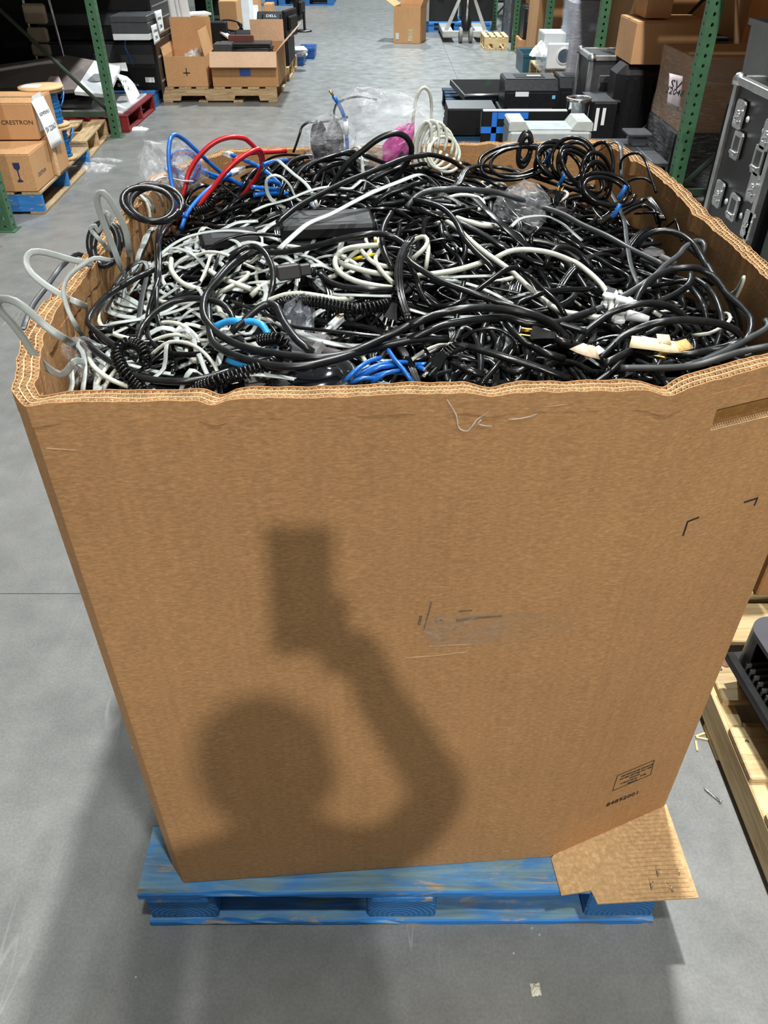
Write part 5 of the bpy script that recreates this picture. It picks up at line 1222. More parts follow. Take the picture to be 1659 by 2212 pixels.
cable('narrow pale flat cable below the straight white one', 'G', [(7, [(180, 252, 3), (480, 240, 3), (790, 230, 3)])])
cable('pale flat cable arching beside the centre clear bag', 'G', [(3, [(930, 870, 3), (1010, 800, 5), (1140, 775, 6), (1280, 785, 6), (1400, 850, 5), (1490, 930, 4), (1565, 995, 3)])])
for k, (lab, q) in enumerate((('largest loop of the white coil right of the power adapter', [(1340, 290, 6), (1150, 300, 7), (1010, 330, 7), (940, 390, 7), (930, 470, 6), (990, 550, 6), (1110, 610, 5), (1280, 650, 4), (1440, 672, 3)]), ('inner white cable of the coil right of the power adapter', [(960, 440, 5), (1060, 480, 5), (1200, 520, 5), (1330, 545, 4), (1440, 545, 3)]), ('white cable crossing under the coil right of the adapter', [(970, 385, 5), (1100, 450, 4), (1180, 530, 3), (1245, 595, 1)]), ('white cable over the yellow wire', [(1160, 330, 6), (1220, 400, 6), (1300, 460, 6), (1425, 485, 4)]), ('curved white cable end beside the ribbed black cord', [(1340, 325, 6), (1290, 400, 6), (1310, 470, 6), (1370, 550, 5), (1460, 640, 3)]), ('white cable crossing to the black socket connector', [(1150, 330, 6), (1080, 380, 5), (1000, 480, 4), (930, 560, 3), (820, 590, 2)]), ('white cable above the long coiled cord', [(215, 845, 2), (350, 780, 4), (480, 735, 5), (620, 725, 5), (800, 750, 5), (950, 775, 4), (1085, 770, 2)]), ('white cable leading to the black socket connector', [(175, 745, 3), (270, 660, 4), (390, 610, 4), (525, 580, 3)]))):
    cable(lab, 'W' if k in (0, 1, 6, 7) else 'w', [(6, q)])
cable('grey flat cable end under the white coil', 'G', [(6, [(750, 610, 3), (830, 690, 3), (930, 730, 3), (1100, 737, 4), (1280, 742, 3), (1430, 745, 2)])])
cable('white loop standing left of the wide black cords', 'w', [(3, [(40, 1160, 4), (130, 1085, 6), (180, 1010, 7), (160, 962, 7), (80, 975, 6), (-20, 1050, 4)])])
cable('white cable end dropping from the small white loop', 'w', [(3, [(170, 980, 6), (188, 1060, 6), (180, 1150, 5), (165, 1245, 3)])])
cable('long white cable curving round the front left of the heap', 'w', [(5, [(620, 805, 3), (480, 770, 4), (380, 720, 5), (310, 650, 5), (270, 570, 6), (280, 450, 6), (340, 370, 6), (440, 300, 6), (600, 250, 4)])])
cable('white cable hooked left of the big black loop', 'W', [(5, [(955, 80, 4), (960, 190, 6), (1020, 270, 6), (1100, 320, 6), (1245, 366, 4)])])
cable('white cable arching behind the front coiled cord', 'w', [(5, [(830, 660, 4), (930, 650, 5), (1040, 670, 5), (1130, 730, 4), (1205, 805, 3)])])
cable('white cable by the pink film scrap', 'W', [(5, [(1290, 180, 4), (1400, 250, 5), (1550, 310, 5), (1670, 352, 4)])])
cable('short thick white end near the light blue cable', 'W', [(5, [(1375, 515, 4), (1415, 585, 4), (1485, 622, 3)])])
cable('printed grey cable at the front left rim', 'w', [(5, [(215, 900, 5), (235, 1010, 5), (320, 1100, 5), (430, 1170, 5), (570, 1225, 4)])])
cable('first of two short white ends dipping behind the front left rim', 'n', [(5, [(265, 1260, 2), (330, 1120, 4), (405, 1015, 4)])])
cable('second of two short white ends dipping behind the front left rim', 'n', [(5, [(345, 1260, 2), (400, 1150, 4), (465, 1065, 4)])])
cable('flat grey cable falling along the left inner wall to the front', 'G', [(5, [(-10, 775, 6), (80, 840, 6), (160, 920, 6), (182, 1050, 5), (162, 1260, 3)])])
# flat grey telephone leads, left
cable('flat grey loop hanging far out over the left rim', 'g', [('A', [(740, 1300, 1), (640, 1330, 3), (520, 1345), (480, 1400), (430, 1425), (340, 1375), (250, 1290), (170, 1165), (80, 1045), (0, 960), (-22, 915), (15, 880), (110, 900), (220, 980), (330, 1080), (450, 1160), (560, 1235, 4), (640, 1300, 2)])], Y=(.83, .80), over=True)
cable('flat grey loop standing out over the middle of the left rim', 'g', [('A', [(860, 720, 1), (740, 665, 3), (600, 622), (470, 590), (330, 550), (230, 545), (190, 590), (200, 660), (270, 740), (450, 860), (560, 910), (700, 950, 3), (900, 975, 2), (1050, 990, 1)])], Y=(1.08, .95), over=True)
cable('tall narrow flat grey loop at the left rear of the heap', 'g', [('A', [(1000, 800, 1), (930, 740, 3), (860, 640), (800, 480), (740, 330), (698, 200), (700, 130), (740, 122), (800, 190), (860, 300), (905, 410), (922, 520), (905, 610, 3), (860, 690, 1)])], Y=(1.10, 1.10), over=True)
cable('small twisted flat grey loop beside the tall narrow one', 'G', [('A', [(880, 700, 1), (800, 580, 3), (735, 480), (680, 420), (650, 378), (680, 355), (705, 400), (740, 340), (770, 258), (782, 290), (770, 400), (790, 520), (830, 600, 2)])], Y=(1.12, 1.12), over=True)
cable('flat grey cable in a large S along the left side', 'G', [('A', [(920, 700, 1), (840, 640, 3), (760, 600), (680, 590), (590, 640), (500, 710), (455, 800), (462, 880), (490, 970), (540, 1070), (605, 1150, 4), (700, 1220, 2)])], Y=(1.03, .93), over=True)
cable('flat grey cable bent sharply near the left centre', 's', [('A', [(690, 905, 4), (720, 830, 6), (800, 760, 7), (900, 680, 8), (980, 620, 9), (1040, 620, 8), (1050, 720, 6), (1020, 850, 5), (1000, 1000, 4), (990, 1150, 3)])])
cable('wide grey cable slung outside the left wall of the box', 's', [('A', [(760, 720, 2), (680, 640, 4), (560, 560), (450, 640), (400, 700), (330, 800), (240, 920), (190, 1030), (165, 1100)])], Y=(1.32, 1.02), over=True)
for k, q in enumerate(([(450, 660, 6), (560, 760, 6), (680, 860, 5), (800, 930, 4), (950, 970, 3)], [(480, 590, 6), (560, 680, 6), (700, 800, 5), (850, 900, 4), (1000, 940, 3)], [(520, 650, 5), (650, 720, 5), (760, 820, 5), (960, 900, 4), (1060, 960, 3)], [(560, 860, 4), (600, 800, 5), (700, 780, 5), (830, 820, 4), (960, 900, 3)], [(700, 640, 5), (690, 720, 6), (740, 800, 5), (860, 870, 4), (1000, 930, 3)], [(540, 700, 5), (620, 830, 5), (760, 960, 4), (900, 1010, 4), (1060, 1020, 3)], [(930, 330, 5), (960, 420, 5), (900, 520, 4), (820, 600, 4)], [(980, 370, 6), (1010, 440, 6), (960, 520, 5), (900, 600, 4)], [(1050, 390, 6), (1040, 470, 6), (1000, 550, 5), (930, 620, 4)])):
    cable('flat grey lead in the parallel bunch at the left side of the heap', 'g' if k % 3 else 'G', [('A', q)], group='parallel flat grey leads, left side')
cable('flat grey cable arching behind the black ring at the left rear', 'G', [(1, [(750, 600), (800, 540), (880, 505), (960, 520), (1050, 540), (1150, 545)])], Y=(1.42, 1.5))
cable('thin grey cord looping over the black ring at the left rear', 'n', [(1, [(520, 930), (560, 800), (570, 720), (620, 640), (700, 605), (790, 620), (850, 680), (880, 770)])], Y=(1.38, 1.44))
cable('narrow grey flat loop on the black ring at the left rear', 'G', [(1, [(580, 820), (545, 720), (530, 640), (560, 605), (620, 630), (660, 720), (690, 830)])], Y=(1.4, 1.42))
# black ring coils left rear
def ring_coil(label, cpx, cpy, Y, rx, rz, n, style, tilt=0., seed=0, name='coiled_cable', group=None, ry=.25, clamp=True):
    rn = random.Random(seed); c_ = PY(cpx, cpy, Y); pts = []
    for k in range(n * 14 + 1):
        a = 2 * math.pi * k / 14; w = 1 + .16 * math.sin(k * .29 + seed) + .06 * math.sin(k * .71)
        q = Vector((rx * math.cos(a) * w, ry * rx * math.sin(a) + .006 * math.sin(k * .22 + seed), rz * math.sin(a) * w))
        q.rotate(Matrix.Rotation(tilt, 3, 'Y')); p = c_ + q; pts.append(keep_in(p, .008) if clamp else p)
    mb, mat = cord_mesh(style, pts); return tag(obj(name, mb, mat), label, 'cable', group)
ring_coil('shiny thick black cable ring standing at the left rear rim', 330, 440, 1.34, .042, .016, 3, 'K', R(14), 1, ry=.9, clamp=False)
ring_coil('black cable ring half hidden under the grey loops at the left', 228, 530, 1.14, .020, .024, 2, 'K', R(10), 2, ry=.9, clamp=False)
# black cords, left and centre
cable('long black cord dropping through the left centre in a deep curve', 'k', [(1, [(1100, 615, 5), (1000, 720, 7), (900, 860, 8), (840, 1000, 8), (820, 1150, 7)]), (5, [(830, 150, 7), (825, 300, 6), (820, 450, 6), (830, 600, 5), (870, 730, 5), (950, 810, 5), (1080, 857, 4), (1220, 850, 3)])])
cable('second black cord beside the deep curve at the left centre', 'k', [(1, [(990, 880, 5), (900, 980, 7), (850, 1080, 7)]), (5, [(850, 60, 7), (845, 220, 6), (800, 380, 6), (760, 520, 5), (740, 650, 5), (760, 800, 5), (850, 890, 4), (1000, 935, 4), (1250, 930, 4), (1390, 910, 3)])])
cable('black cord bent in a wide V at the left front', 'd', [(5, [(810, 170, 7), (680, 230, 7), (520, 320, 8), (380, 410, 8), (270, 500, 8), (200, 580, 8), (212, 660, 8), (290, 740, 7), (420, 840, 7), (540, 910, 6), (650, 985, 4)])])
cable('black cord sagging along the front rim at the left', 'd', [(5, [(160, 780, 7), (260, 890, 7), (380, 980, 6), (480, 1050, 6), (640, 1130, 6), (830, 1168, 6), (1050, 1178, 6), (1250, 1150, 5), (1450, 1090, 4), (1659, 1010, 3)])])
cable('black hoop left of the light blue cable', 'd', [(5, [(650, 835, 4), (680, 720, 6), (740, 630, 7), (830, 540, 8), (950, 470, 8), (1100, 437, 8), (1250, 440, 8), (1400, 480, 7), (1490, 570, 5), (1530, 705, 3)])])
cable('long black cord looping in the left centre and sweeping along the front', 'K', [(5, [(1660, 20, 6), (1500, 130, 8), (1380, 260, 9), (1280, 380, 9), (1242, 480, 9), (1250, 600, 8), (1320, 700, 7), (1450, 800, 7)]), ('D', [(400, 630, 7), (600, 668, 7), (850, 690, 7), (980, 675, 7), (1150, 620, 8), (1280, 560, 8), (1420, 490, 9), (1540, 440, 9)]), (7, [(0, 690, 9), (150, 620, 10), (300, 570, 10), (480, 530, 11), (700, 520, 11), (900, 540, 10), (1100, 580, 9), (1250, 640, 7), (1360, 720, 5), (1450, 815, 3)])])
cable('black cord running parallel below the long sweeping one', 'K', [(5, [(1560, 60, 5), (1420, 180, 6), (1320, 320, 7), (1290, 470, 7), (1290, 620, 7)]), ('D', [(180, 590, 7), (260, 650, 7), (420, 710, 7), (600, 745, 7), (780, 740, 7), (920, 710, 7), (1060, 672, 7), (1250, 622, 6), (1450, 578, 6), (1680, 570, 5)])])
cable('black hoop in front of the socket connector', 'd', [(6, [(-20, 420, 7), (70, 335, 9), (180, 297, 9), (280, 340, 9), (350, 450, 8), (375, 570, 7), (360, 700, 5), (310, 805, 3)])])
cable('black cord humped over the twisted grey bag', 'K', [(6, [(0, 1070, 6), (120, 960, 7), (250, 850, 8), (340, 815, 8), (410, 850, 8), (460, 960, 7), (520, 1050, 6), (600, 1150, 5), (730, 1250, 4)])])
cable('thin straight black cord under the coiled cords at the centre front', 't', [(6, [(0, 790, 4), (150, 850, 5), (290, 900, 5), (420, 960, 5), (560, 1020, 4), (800, 1050, 4), (1100, 1080, 4), (1400, 1112, 3)])])
cable('black cord passing over the power adapters from the left', 'd', [(6, [(0, 490, 5), (150, 385, 6), (300, 322, 7), (430, 312, 7), (530, 338, 6)]), ])
cable('longest black cord arching below the large power adapter and off to the right', 'd', [(6, [(290, 352, 7), (450, 352, 8), (650, 320, 9), (850, 270, 10), (1050, 220, 11), (1250, 187, 11), (1400, 197, 10), (1530, 262, 9), (1600, 350, 8)]), (7, [(0, 80, 8), (100, 160, 7), (300, 280, 7), (600, 390, 7), (850, 480, 6), (1100, 560, 6), (1300, 640, 5), (1600, 735, 4)])])
cable('ribbed black cord hanging straight down in the centre', 'l', [(6, [(1610, 225, 9), (1540, 330, 9), (1505, 450, 9), (1500, 600, 8), (1520, 750, 7), (1590, 970, 5)])])
cable('black cord bowed left of the hanging ribbed one', 'd', [(6, [(1430, 0, 8), (1362, 130, 8), (1350, 260, 8), (1390, 400, 6), (1455, 510, 4)])])
cable('ribbed black cord bridging from the centre to the right rear', 'l', [(3, [(400, 530, 3), (465, 480, 4), (500, 400, 6), (540, 352, 7), (650, 325, 8), (820, 340, 8), (1000, 382, 8), (1180, 440, 7), (1360, 500, 6), (1660, 590, 5)])])
cable('long slate cord spanning from the centre to the right front', 'e', [(3, [(-10, 700, 5), (80, 600, 7), (180, 552, 8), (350, 535, 9), (560, 540, 9), (800, 562, 9), (1000, 620, 9), (1200, 690, 8), (1400, 762, 8)]), (4, [(200, 740, 7), (400, 830, 7), (600, 940, 6), (830, 1050, 6)]), (8, [(760, 130, 5), (860, 170, 4)])])
cable('black cord beside the long white cable in the centre', 'd', [(3, [(-10, 620, 6), (130, 645, 7), (280, 690, 7), (390, 770, 7), (460, 870, 7), (500, 960, 7), (600, 1080, 6), (780, 1245, 5)])])
cable('wide flat black cable running down the centre right', 'b', [(3, [(600, 610, 5), (740, 750, 6), (860, 860, 6), (980, 970, 5), (1100, 1065, 4)])])
cable('wide ribbed black cable crossing the middle of the heap', 'l', [(3, [(20, 700, 4), (200, 750, 5), (380, 800, 4), (560, 880, 4), (740, 980, 4), (900, 1080, 4), (1100, 1170, 3), (1300, 1240, 3)])])
cable('black hook over the right centre of the heap', 'k', [(3, [(1110, 1045, 4), (1110, 950, 6), (1170, 900, 8), (1300, 912, 8), (1420, 980, 7), (1560, 1070, 7)]), (4, [(120, 890, 6), (300, 990, 5), (450, 1080, 5), (560, 1140, 4), (580, 1200, 3), (540, 1245, 2)])])
cable('worn black arch at the right centre', 'd', [(3, [(1235, 1240, 3), (1270, 1130, 6), (1340, 1062, 8), (1450, 1062, 8), (1560, 1130, 6), (1655, 1245, 4)])])
cable('ribbed black cord bundle at the front centre', 'l', [(7, [(400, 850, 4), (560, 870, 5), (700, 910, 5), (900, 970, 5), (1100, 1030, 5), (1250, 1080, 4), (1450, 1150, 3)])])
cable('lower ribbed black cord at the front centre', 'l', [(7, [(390, 1000, 4), (480, 1040, 4), (580, 1090, 4), (700, 1120, 3)])])
cable('thin black hoop at the front centre', 't', [(7, [(440, 810, 4), (560, 740, 6), (700, 705, 7), (830, 715, 7), (930, 780, 6), (985, 860, 5), (990, 950, 3)])])
cable('dusty black cord end above the brass plug', 'K', [(7, [(880, 650, 6), (940, 720, 6), (1020, 800, 6), (1120, 860, 5), (1250, 930, 5), (1400, 975, 4)])])
cable('black cord forking from the front sweep', 'K', [(7, [(0, 810, 6), (150, 745, 7), (300, 680, 8), (480, 640, 8), (700, 615, 8), (900, 610, 7), (1000, 640, 6), (1150, 668, 6), (1350, 650, 5), (1500, 600, 5), (1680, 540, 5)])])
cable('black cord crossing the long white cable', 'k', [(7, [(960, 500, 4), (1060, 440, 5), (1180, 395, 6), (1350, 362, 6), (1660, 350, 5)])])
cable('black cord humped in the middle right', 'k', [(7, [(290, 515, 4), (440, 480, 5), (600, 380, 6), (750, 270, 7), (880, 180, 8), (980, 160, 8), (1080, 220, 7), (1200, 340, 7), (1340, 470, 6), (1420, 600, 4)])])
cable('black cord bent like a U left of the middle', 'k', [(7, [(10, 130, 5), (80, 250, 5), (120, 380, 5), (190, 480, 5), (290, 512, 4), (400, 490, 4)])])
# loops by the right rear corner
cable('black loop rising before the right rear corner', 'k', [(4, [(235, 225), (280, 150), (330, 108), (390, 102), (430, 160), (450, 260), (440, 370)])], Y=(1.60, 1.52))
cable('flat black loop rising before the right rear corner', 's', [(4, [(265, 245), (340, 165), (430, 112), (480, 98), (508, 140), (516, 250), (508, 395)])], Y=(1.62, 1.50))
cable('thin black arc along the right rear wall', 't', [(4, [(505, 330), (515, 240), (570, 195), (650, 186), (700, 240), (740, 360), (785, 490)])], Y=(1.52, 1.34))
cable('thin black tail with a white sleeve at the right wall', 't', [(4, [(540, 420), (620, 385), (700, 385), (765, 425)])], Y=(1.48, 1.40))
cable('ribbed black cord arching against the right wall', 'l', [(4, [(330, 740, 4), (450, 665, 5), (560, 602, 7), (680, 552, 8), (800, 537, 9), (885, 552, 9), (940, 605, 8), (957, 700, 6)])])
cable('black hoop inside the ribbed arch at the right wall', 'k', [(4, [(480, 700, 5), (600, 620, 7), (690, 592, 8), (760, 630, 7), (800, 730, 4)])])
cable('black tail end under the ribbed arch at the right wall', 't', [(4, [(620, 655, 5), (780, 650, 7), (870, 655, 7), (940, 690, 6), (965, 765, 3)])])
cable('thin black hoop touching the right wall', 't', [(4, [(955, 770, 4), (1000, 712, 8), (1060, 702, 9), (1110, 750, 8), (1132, 870, 5)])])
cable('thick dusty black cord humped at the right side', 'K', [(4, [(640, 925, 4), (680, 850, 7), (760, 802, 9), (850, 787, 10), (960, 812, 10), (1060, 880, 9), (1120, 960, 8), (1190, 1080, 7), (1300, 1235, 5)])])
cable('flat black cord dropping through the right part', 's', [(4, [(400, 440, 6), (480, 580, 7), (540, 730, 7), (560, 900, 6), (600, 1100, 5), (645, 1210, 3)])])
# rear edge
cable('tall black loop standing at the rear centre', 'K', [(2, [(815, 925), (900, 790), (1000, 680), (1100, 600), (1200, 520), (1300, 467), (1400, 447), (1480, 480), (1530, 570), (1520, 650), (1450, 770), (1355, 905)])], Y=(1.42, 1.46))
cable('long black cord climbing across the power adapter to the rear', 'd', [(2, [(330, 1250), (500, 1110), (700, 1000), (900, 900), (1100, 820), (1300, 740), (1480, 672), (1660, 642)]), (3, [(120, 222), (250, 232), (400, 282), (490, 345)])], Y=(1.20, 1.62))
cable('flat grey lead bent over the rear left of the heap', 'G', [(2, [(180, 800), (250, 740), (325, 690), (380, 730), (470, 810), (560, 880), (620, 950), (690, 1105)])], Y=(1.50, 1.28))
cable('thin flat grey loop curling at the left of the power adapter', 'G', [(2, [(585, 1070), (500, 1035), (450, 930), (390, 860), (310, 822), (240, 850), (228, 930), (270, 1040), (400, 1120)])], Y=(1.30, 1.28))
cable('flat grey lead weaving behind the power adapter', 'G', [(2, [(100, 1150), (240, 1090), (430, 1040), (600, 970), (770, 930), (1000, 940), (1080, 870), (1150, 890), (1240, 955)])], Y=(1.26, 1.36))
cable('pale flat grey lead lying right across the large power adapter', 'g', [(6, [(430, 320), (560, 200), (690, 95), (870, 20)]), (2, [(890, 1130), (1000, 1070), (1200, 970), (1400, 890), (1590, 820), (1670, 838)]), (3, [(280, 520)])], Y=(1.06, 1.40))
cable('flat grey strap folded over the rear black cords', 'G', [(2, [(940, 620), (1000, 582), (1050, 568), (1080, 610), (1090, 720), (1096, 840)])], Y=(1.52, 1.42))
cable('thin black wire frame rising at the rear left rim', 't', [(2, [(470, 620), (500, 540), (530, 450), (550, 390), (600, 352), (700, 346), (840, 330), (960, 300)])], Y=(1.66, 1.70))
for k, q in enumerate(([(340, 1050), (400, 900), (480, 800), (600, 722), (760, 690), (900, 692), (1000, 740), (1055, 815)], [(480, 870), (560, 760), (700, 690), (860, 640), (1000, 612), (1040, 640)], [(560, 800), (650, 720), (800, 660), (930, 630), (1010, 660), (1030, 760)], [(640, 900), (700, 800), (820, 730), (950, 720), (1040, 790)], [(1100, 640), (1220, 690), (1340, 730), (1480, 760), (1659, 830)], [(1140, 880), (1260, 820), (1400, 760), (1500, 740), (1659, 720)], [(1200, 1080), (1300, 1000), (1420, 960), (1560, 900), (1659, 880)], [(1180, 1090), (1350, 1080), (1500, 1050), (1659, 1080)])):
    cable('black cord in the bunch behind the large power adapter', ('k', 'd', 'k', 'd', 'k', 'l', 'l', 'l')[k], [(2, q)], Y=(1.42, 1.5) if k < 6 else (1.30, 1.34), group='black cords bunched behind the adapter')
ring_coil('tied black cable hank lying before the rear wall', 1115, 348, 1.62, .065, .018, 3, 'k', R(-8), 3, ry=.6)
ring_coil('small upright black ring at the rear wall', 1133, 322, 1.66, .012, .028, 2, 'K', R(6), 4, ry=.3)
for k in range(6): ring_coil('black cord coiled in the blue tied bundle by the right rear corner', 1190 + 24 * k, (345, 352, 350, 372, 388, 410)[k], 1.60 - .03 * k, (.03, .05, .036, .055, .04, .045)[k], (.03, .022, .034, .02, .028, .018)[k], 2, 'k', R((70, 20, -30, 35, 60, 10)[k]), 10 + 3 * k, group='blue tied bundle of black cords', ry=.5)
# colours
o, pts = cable('red cable in a high arch at the rear left', 'r', [(1, [(1000, 860), (1040, 710), (1080, 600), (1100, 500), (1160, 380), (1250, 270), (1350, 192), (1480, 150), (1590, 157)]), (2, [(60, 512), (130, 580), (180, 655), (192, 750)])], Y=(1.48, 1.58))
cable('second red cable bending over beside the high arch', 'r', [(1, [(990, 890), (1150, 800), (1300, 640), (1450, 450), (1560, 350)]), (2, [(80, 622), (160, 592), (192, 640), (190, 740), (150, 830), (60, 955), (0, 1030)])], Y=(1.42, 1.56))
cable('short red cable lying level at the rear left wall', 'r', [(2, [(-60, 700), (0, 655), (100, 622), (220, 616), (410, 605)])], Y=(1.58, 1.66))
o, pts = cable('x', 'B', [(1, [(1040, 985), (1080, 870), (1150, 760), (1250, 650), (1350, 570), (1480, 480), (1545, 450)])], Y=(1.38, 1.52))
t = cable_thing(o, 'blue_cable', 'blue patch cable with a clear connector pointing to the rear left wall'); rj45(t, pts[-1], pts[-1] - pts[-2]); obj('boot_label', MB().tube([pts[-2], lerp(pts[-2], pts[-1], .9)], .0058, 8), WHITE, t)
cable('blue cable in a tall pointed loop at the left rear', 'B', [(1, [(1080, 880), (1020, 760), (970, 620), (940, 450), (930, 280), (948, 160), (985, 130), (1060, 165), (1200, 290), (1330, 410), (1430, 490), (1600, 590)])], Y=(1.40, 1.60), over=True)
o, pts = cable('x', 'B', [(2, [(380, 935), (260, 820), (150, 740), (40, 690)]), (1, [(1600, 350), (1490, 310)])], Y=(1.48, 1.62))
t = cable_thing(o, 'blue_cable', 'dark blue patch cable with its clear connector upright at the rear left'); rj45(t, pts[-1], pts[-1] - pts[-2])
for k, q in enumerate(([(1180, 420), (1260, 460), (1360, 500), (1500, 540), (1620, 600)], [(1190, 440), (1300, 500), (1420, 530), (1600, 570)], [(860, 470), (930, 420), (1010, 470), (1060, 520)], [(830, 420), (900, 500), (960, 540), (1050, 560)])):
    cable('blue cable in the tangle at the rear left corner', 'B', [(1, q)], Y=(1.58, 1.62), group='blue cables at the rear left corner')
for k, q in enumerate(([(100, 930), (250, 945), (380, 960)], [(120, 1000), (260, 985), (420, 990)], [(200, 730), (300, 700), (420, 690)], [(230, 870), (320, 890), (390, 940)])):
    cable('blue cable end behind the grey loops at the rear left', 'B', [(2, q)], Y=(1.45, 1.5), group='blue cable ends behind the grey loops')
o, pts = cable('x', 'B', [(2, [(965, 660), (950, 500), (940, 380), (920, 280), (880, 190), (830, 115)])], Y=(1.66, 1.66), over=True)
t = cable_thing(o, 'blue_cable', 'blue cable stub sticking up at the rear with a white label band'); obj('label_band', MB().tube([PY(745, 262, 1.66), PY(748, 290, 1.66)], .0060, 10), WHITE, t); obj('bare_end', MB().tube([pts[-1], pts[-1] + (pts[-1] - pts[-2]).normalized() * .012], .0025, 6), BRASS, t)
cable('light blue cable end bent over in the left centre', 'L', [(5, [(1340, 690, 5), (1430, 650, 6), (1530, 635, 7)]), (6, [(60, 972, 7), (150, 970, 7), (270, 1000, 7), (315, 1065, 6), (385, 1195, 4)])])
cable('light blue cable end at the left front', 'L', [(5, [(1465, 985, 5), (1560, 1020, 5), (1665, 1035, 5)])])
for k, q in enumerate(([(1015, 850, 4), (1080, 780, 6), (1180, 710, 7), (1250, 690, 6)], [(1110, 815, 4), (1250, 750, 6), (1360, 740, 5)], [(1195, 850, 4), (1280, 790, 6), (1385, 770, 5)], [(1300, 640, 7), (1340, 700, 7), (1400, 770, 6), (1465, 865, 3)], [(1470, 735, 5), (1570, 730, 5)], [(1060, 850, 4), (1140, 820, 5), (1260, 830, 4)], [(1040, 830, 3), (1150, 770, 5), (1300, 720, 5), (1420, 720, 4)], [(1150, 840, 3), (1230, 800, 5), (1330, 780, 5), (1430, 800, 3)], [(1480, 745, 4), (1540, 770, 5), (1580, 800, 3)])):
    cable('blue cord with black bands bunched at the front centre rim', 'z', [('D', q)], group='blue cords at the front centre')
cable('yellow wire under the white coil', 'n', [(6, [(1090, 415, 4), (1180, 390, 5), (1290, 372, 4)])])[0].data.materials[0] = CYE
cable('short yellow wire end at the top of the white coil', 'n', [(6, [(1290, 225, 6), (1288, 275, 4)])])[0].data.materials[0] = CYE
# white coil standing at the rear
cable('white cable in a tall narrow loop above the rear rim', 'w', [(0, [(893, 330), (892, 290), (893, 252), (899, 215), (908, 194), (918, 189), (928, 200), (932, 228), (931, 275), (935, 320)])], Y=(1.68, 1.70), over=True)
for k in range(6): ring_coil('white cable ring of the coil standing at the rear rim', 915 + 9 * k, 312 + 3 * k, 1.66, .016 + .004 * k, .042 - .003 * k, 1, 'w', R(8 + 5 * k), 30 + k, 'white_cable', 'white coil at the rear rim', ry=.6)
# coiled telephone cords
helix('black coiled telephone cord bent double at the left front', [(5, [(700, 1260, 4), (640, 1200, 5), (560, 1120, 6), (500, 1030, 7), (470, 940, 8), (500, 860, 9), (600, 835, 9), (690, 880, 9), (725, 970, 8), (715, 1030, 6)])])
helix('black coiled cord lying behind the front rim at the left', [(5, [(1180, 1235, 4), (1350, 1175, 6), (1500, 1130, 6), (1640, 1085, 6)]), ('D', [(520, 740, 6), (600, 690, 5)])])
helix('long black coiled cord in the hollow at the centre', [(6, [(300, 900, 3), (380, 850, 4), (470, 800, 4), (600, 785, 4), (760, 795, 4), (900, 825, 4), (1100, 862, 4), (1250, 850, 4), (1400, 815, 3)])])
helix('short curl of black coiled cord beside the light blue end', [(6, [(260, 1140, 5), (330, 1130, 6), (420, 1130, 7), (480, 1180, 6), (480, 1245, 4)])])
helix('black coiled cord peeping out at the left rear', [(1, [(870, 1180), (920, 1120), (980, 1090)])], Y=(1.3, 1.32))
helix('black coiled cord under the red cables', [(1, [(1150, 820), (1220, 800), (1300, 760), (1340, 680)])], Y=(1.42, 1.46), R0=.007)
# power cords with plugs
def plug_cord(label, spec, d, metal=NICK, s=1.0, style='k', up=(0, 0, 1)):
    o, pts = cable('x', style, spec); t = cable_thing(o, 'power_cable', label); d = Vector(d).normalized()
    plug(t, pts[-1] + d * .016 * s, d, up, metal, s); return t
plug_cord('black power cord whose brass plug lies at the right front', [(7, [(1600, 880, 5), (1480, 850, 6), (1400, 825, 7), (1310, 790, 7)])], (-.9, .3, .0), BRASS, 1.25, 'K', (.2, -.6, .8))
plug_cord('black power cord whose silver plug points at the front rim', [(7, [(520, 880, 5), (440, 900, 6), (350, 940, 7), (310, 960, 7)])], (-.5, -.8, -.1), NICK, 1.15, 'k', (.3, -.5, .8))
plug_cord('black power cord with its silver plug hanging in the centre hollow', [(6, [(1560, 660, 6), (1500, 720, 6), (1470, 800, 6), (1450, 840, 6)])], (-.2, -.8, -.4), NICK, 1.1, 'k', (.2, -.5, .8))
plug_cord('black power cord with brass prongs beside the yellow tape', [(8, [(250, 980, 5), (350, 930, 6), (450, 880, 6), (500, 860, 6)])], (.8, -.35, .0), BRASS, 1.2, 'K', (0, -.6, .8))
plug_cord('black power cord with an upturned plug by the centre clear bag', [(3, [(1290, 790, 4), (1310, 720, 5), (1330, 660, 6)])], (.3, .6, .5), BRASS, 1.0, 'k')
# socket connector
o, pts = cable('x', 'd', [(6, [(1460, 690, 3), (1250, 685, 4), (1000, 660, 4), (850, 600, 5), (790, 540, 6), (740, 530, 7)])])
t = cable_thing(o, 'power_cable', 'black power cord ending in a square socket connector in the centre'); q = pts[-1]; M_ = frame(q + Vector((-.032, -.008, .004)), (-1, -.25, -.05), (.2, -1, .3))
h = obj('socket_connector', MB().box(-.012, .020, -.014, .014, -.010, .010, .002, M_).box(-.028, -.012, -.009, .009, -.008, .008, .002, M_), plain('dusty_black_plastic', (.035, .032, .033), .5), t)
for y in (-.006, 0, .006): obj('pin_slot', MB().box(.0200, .0204, y - .001, y + .001, -.004, .004, 0, M_), BLACKM, h)
for k in range(4): obj('strain_relief', MB().lathe([(.0056, 0), (.0075, .001), (.0075, .003), (.0056, .004)], 10, frame(lerp(q, pts[-2], .12 * k), (0, 0, 1), (0, 1, 0)), True, False), CBK, h)
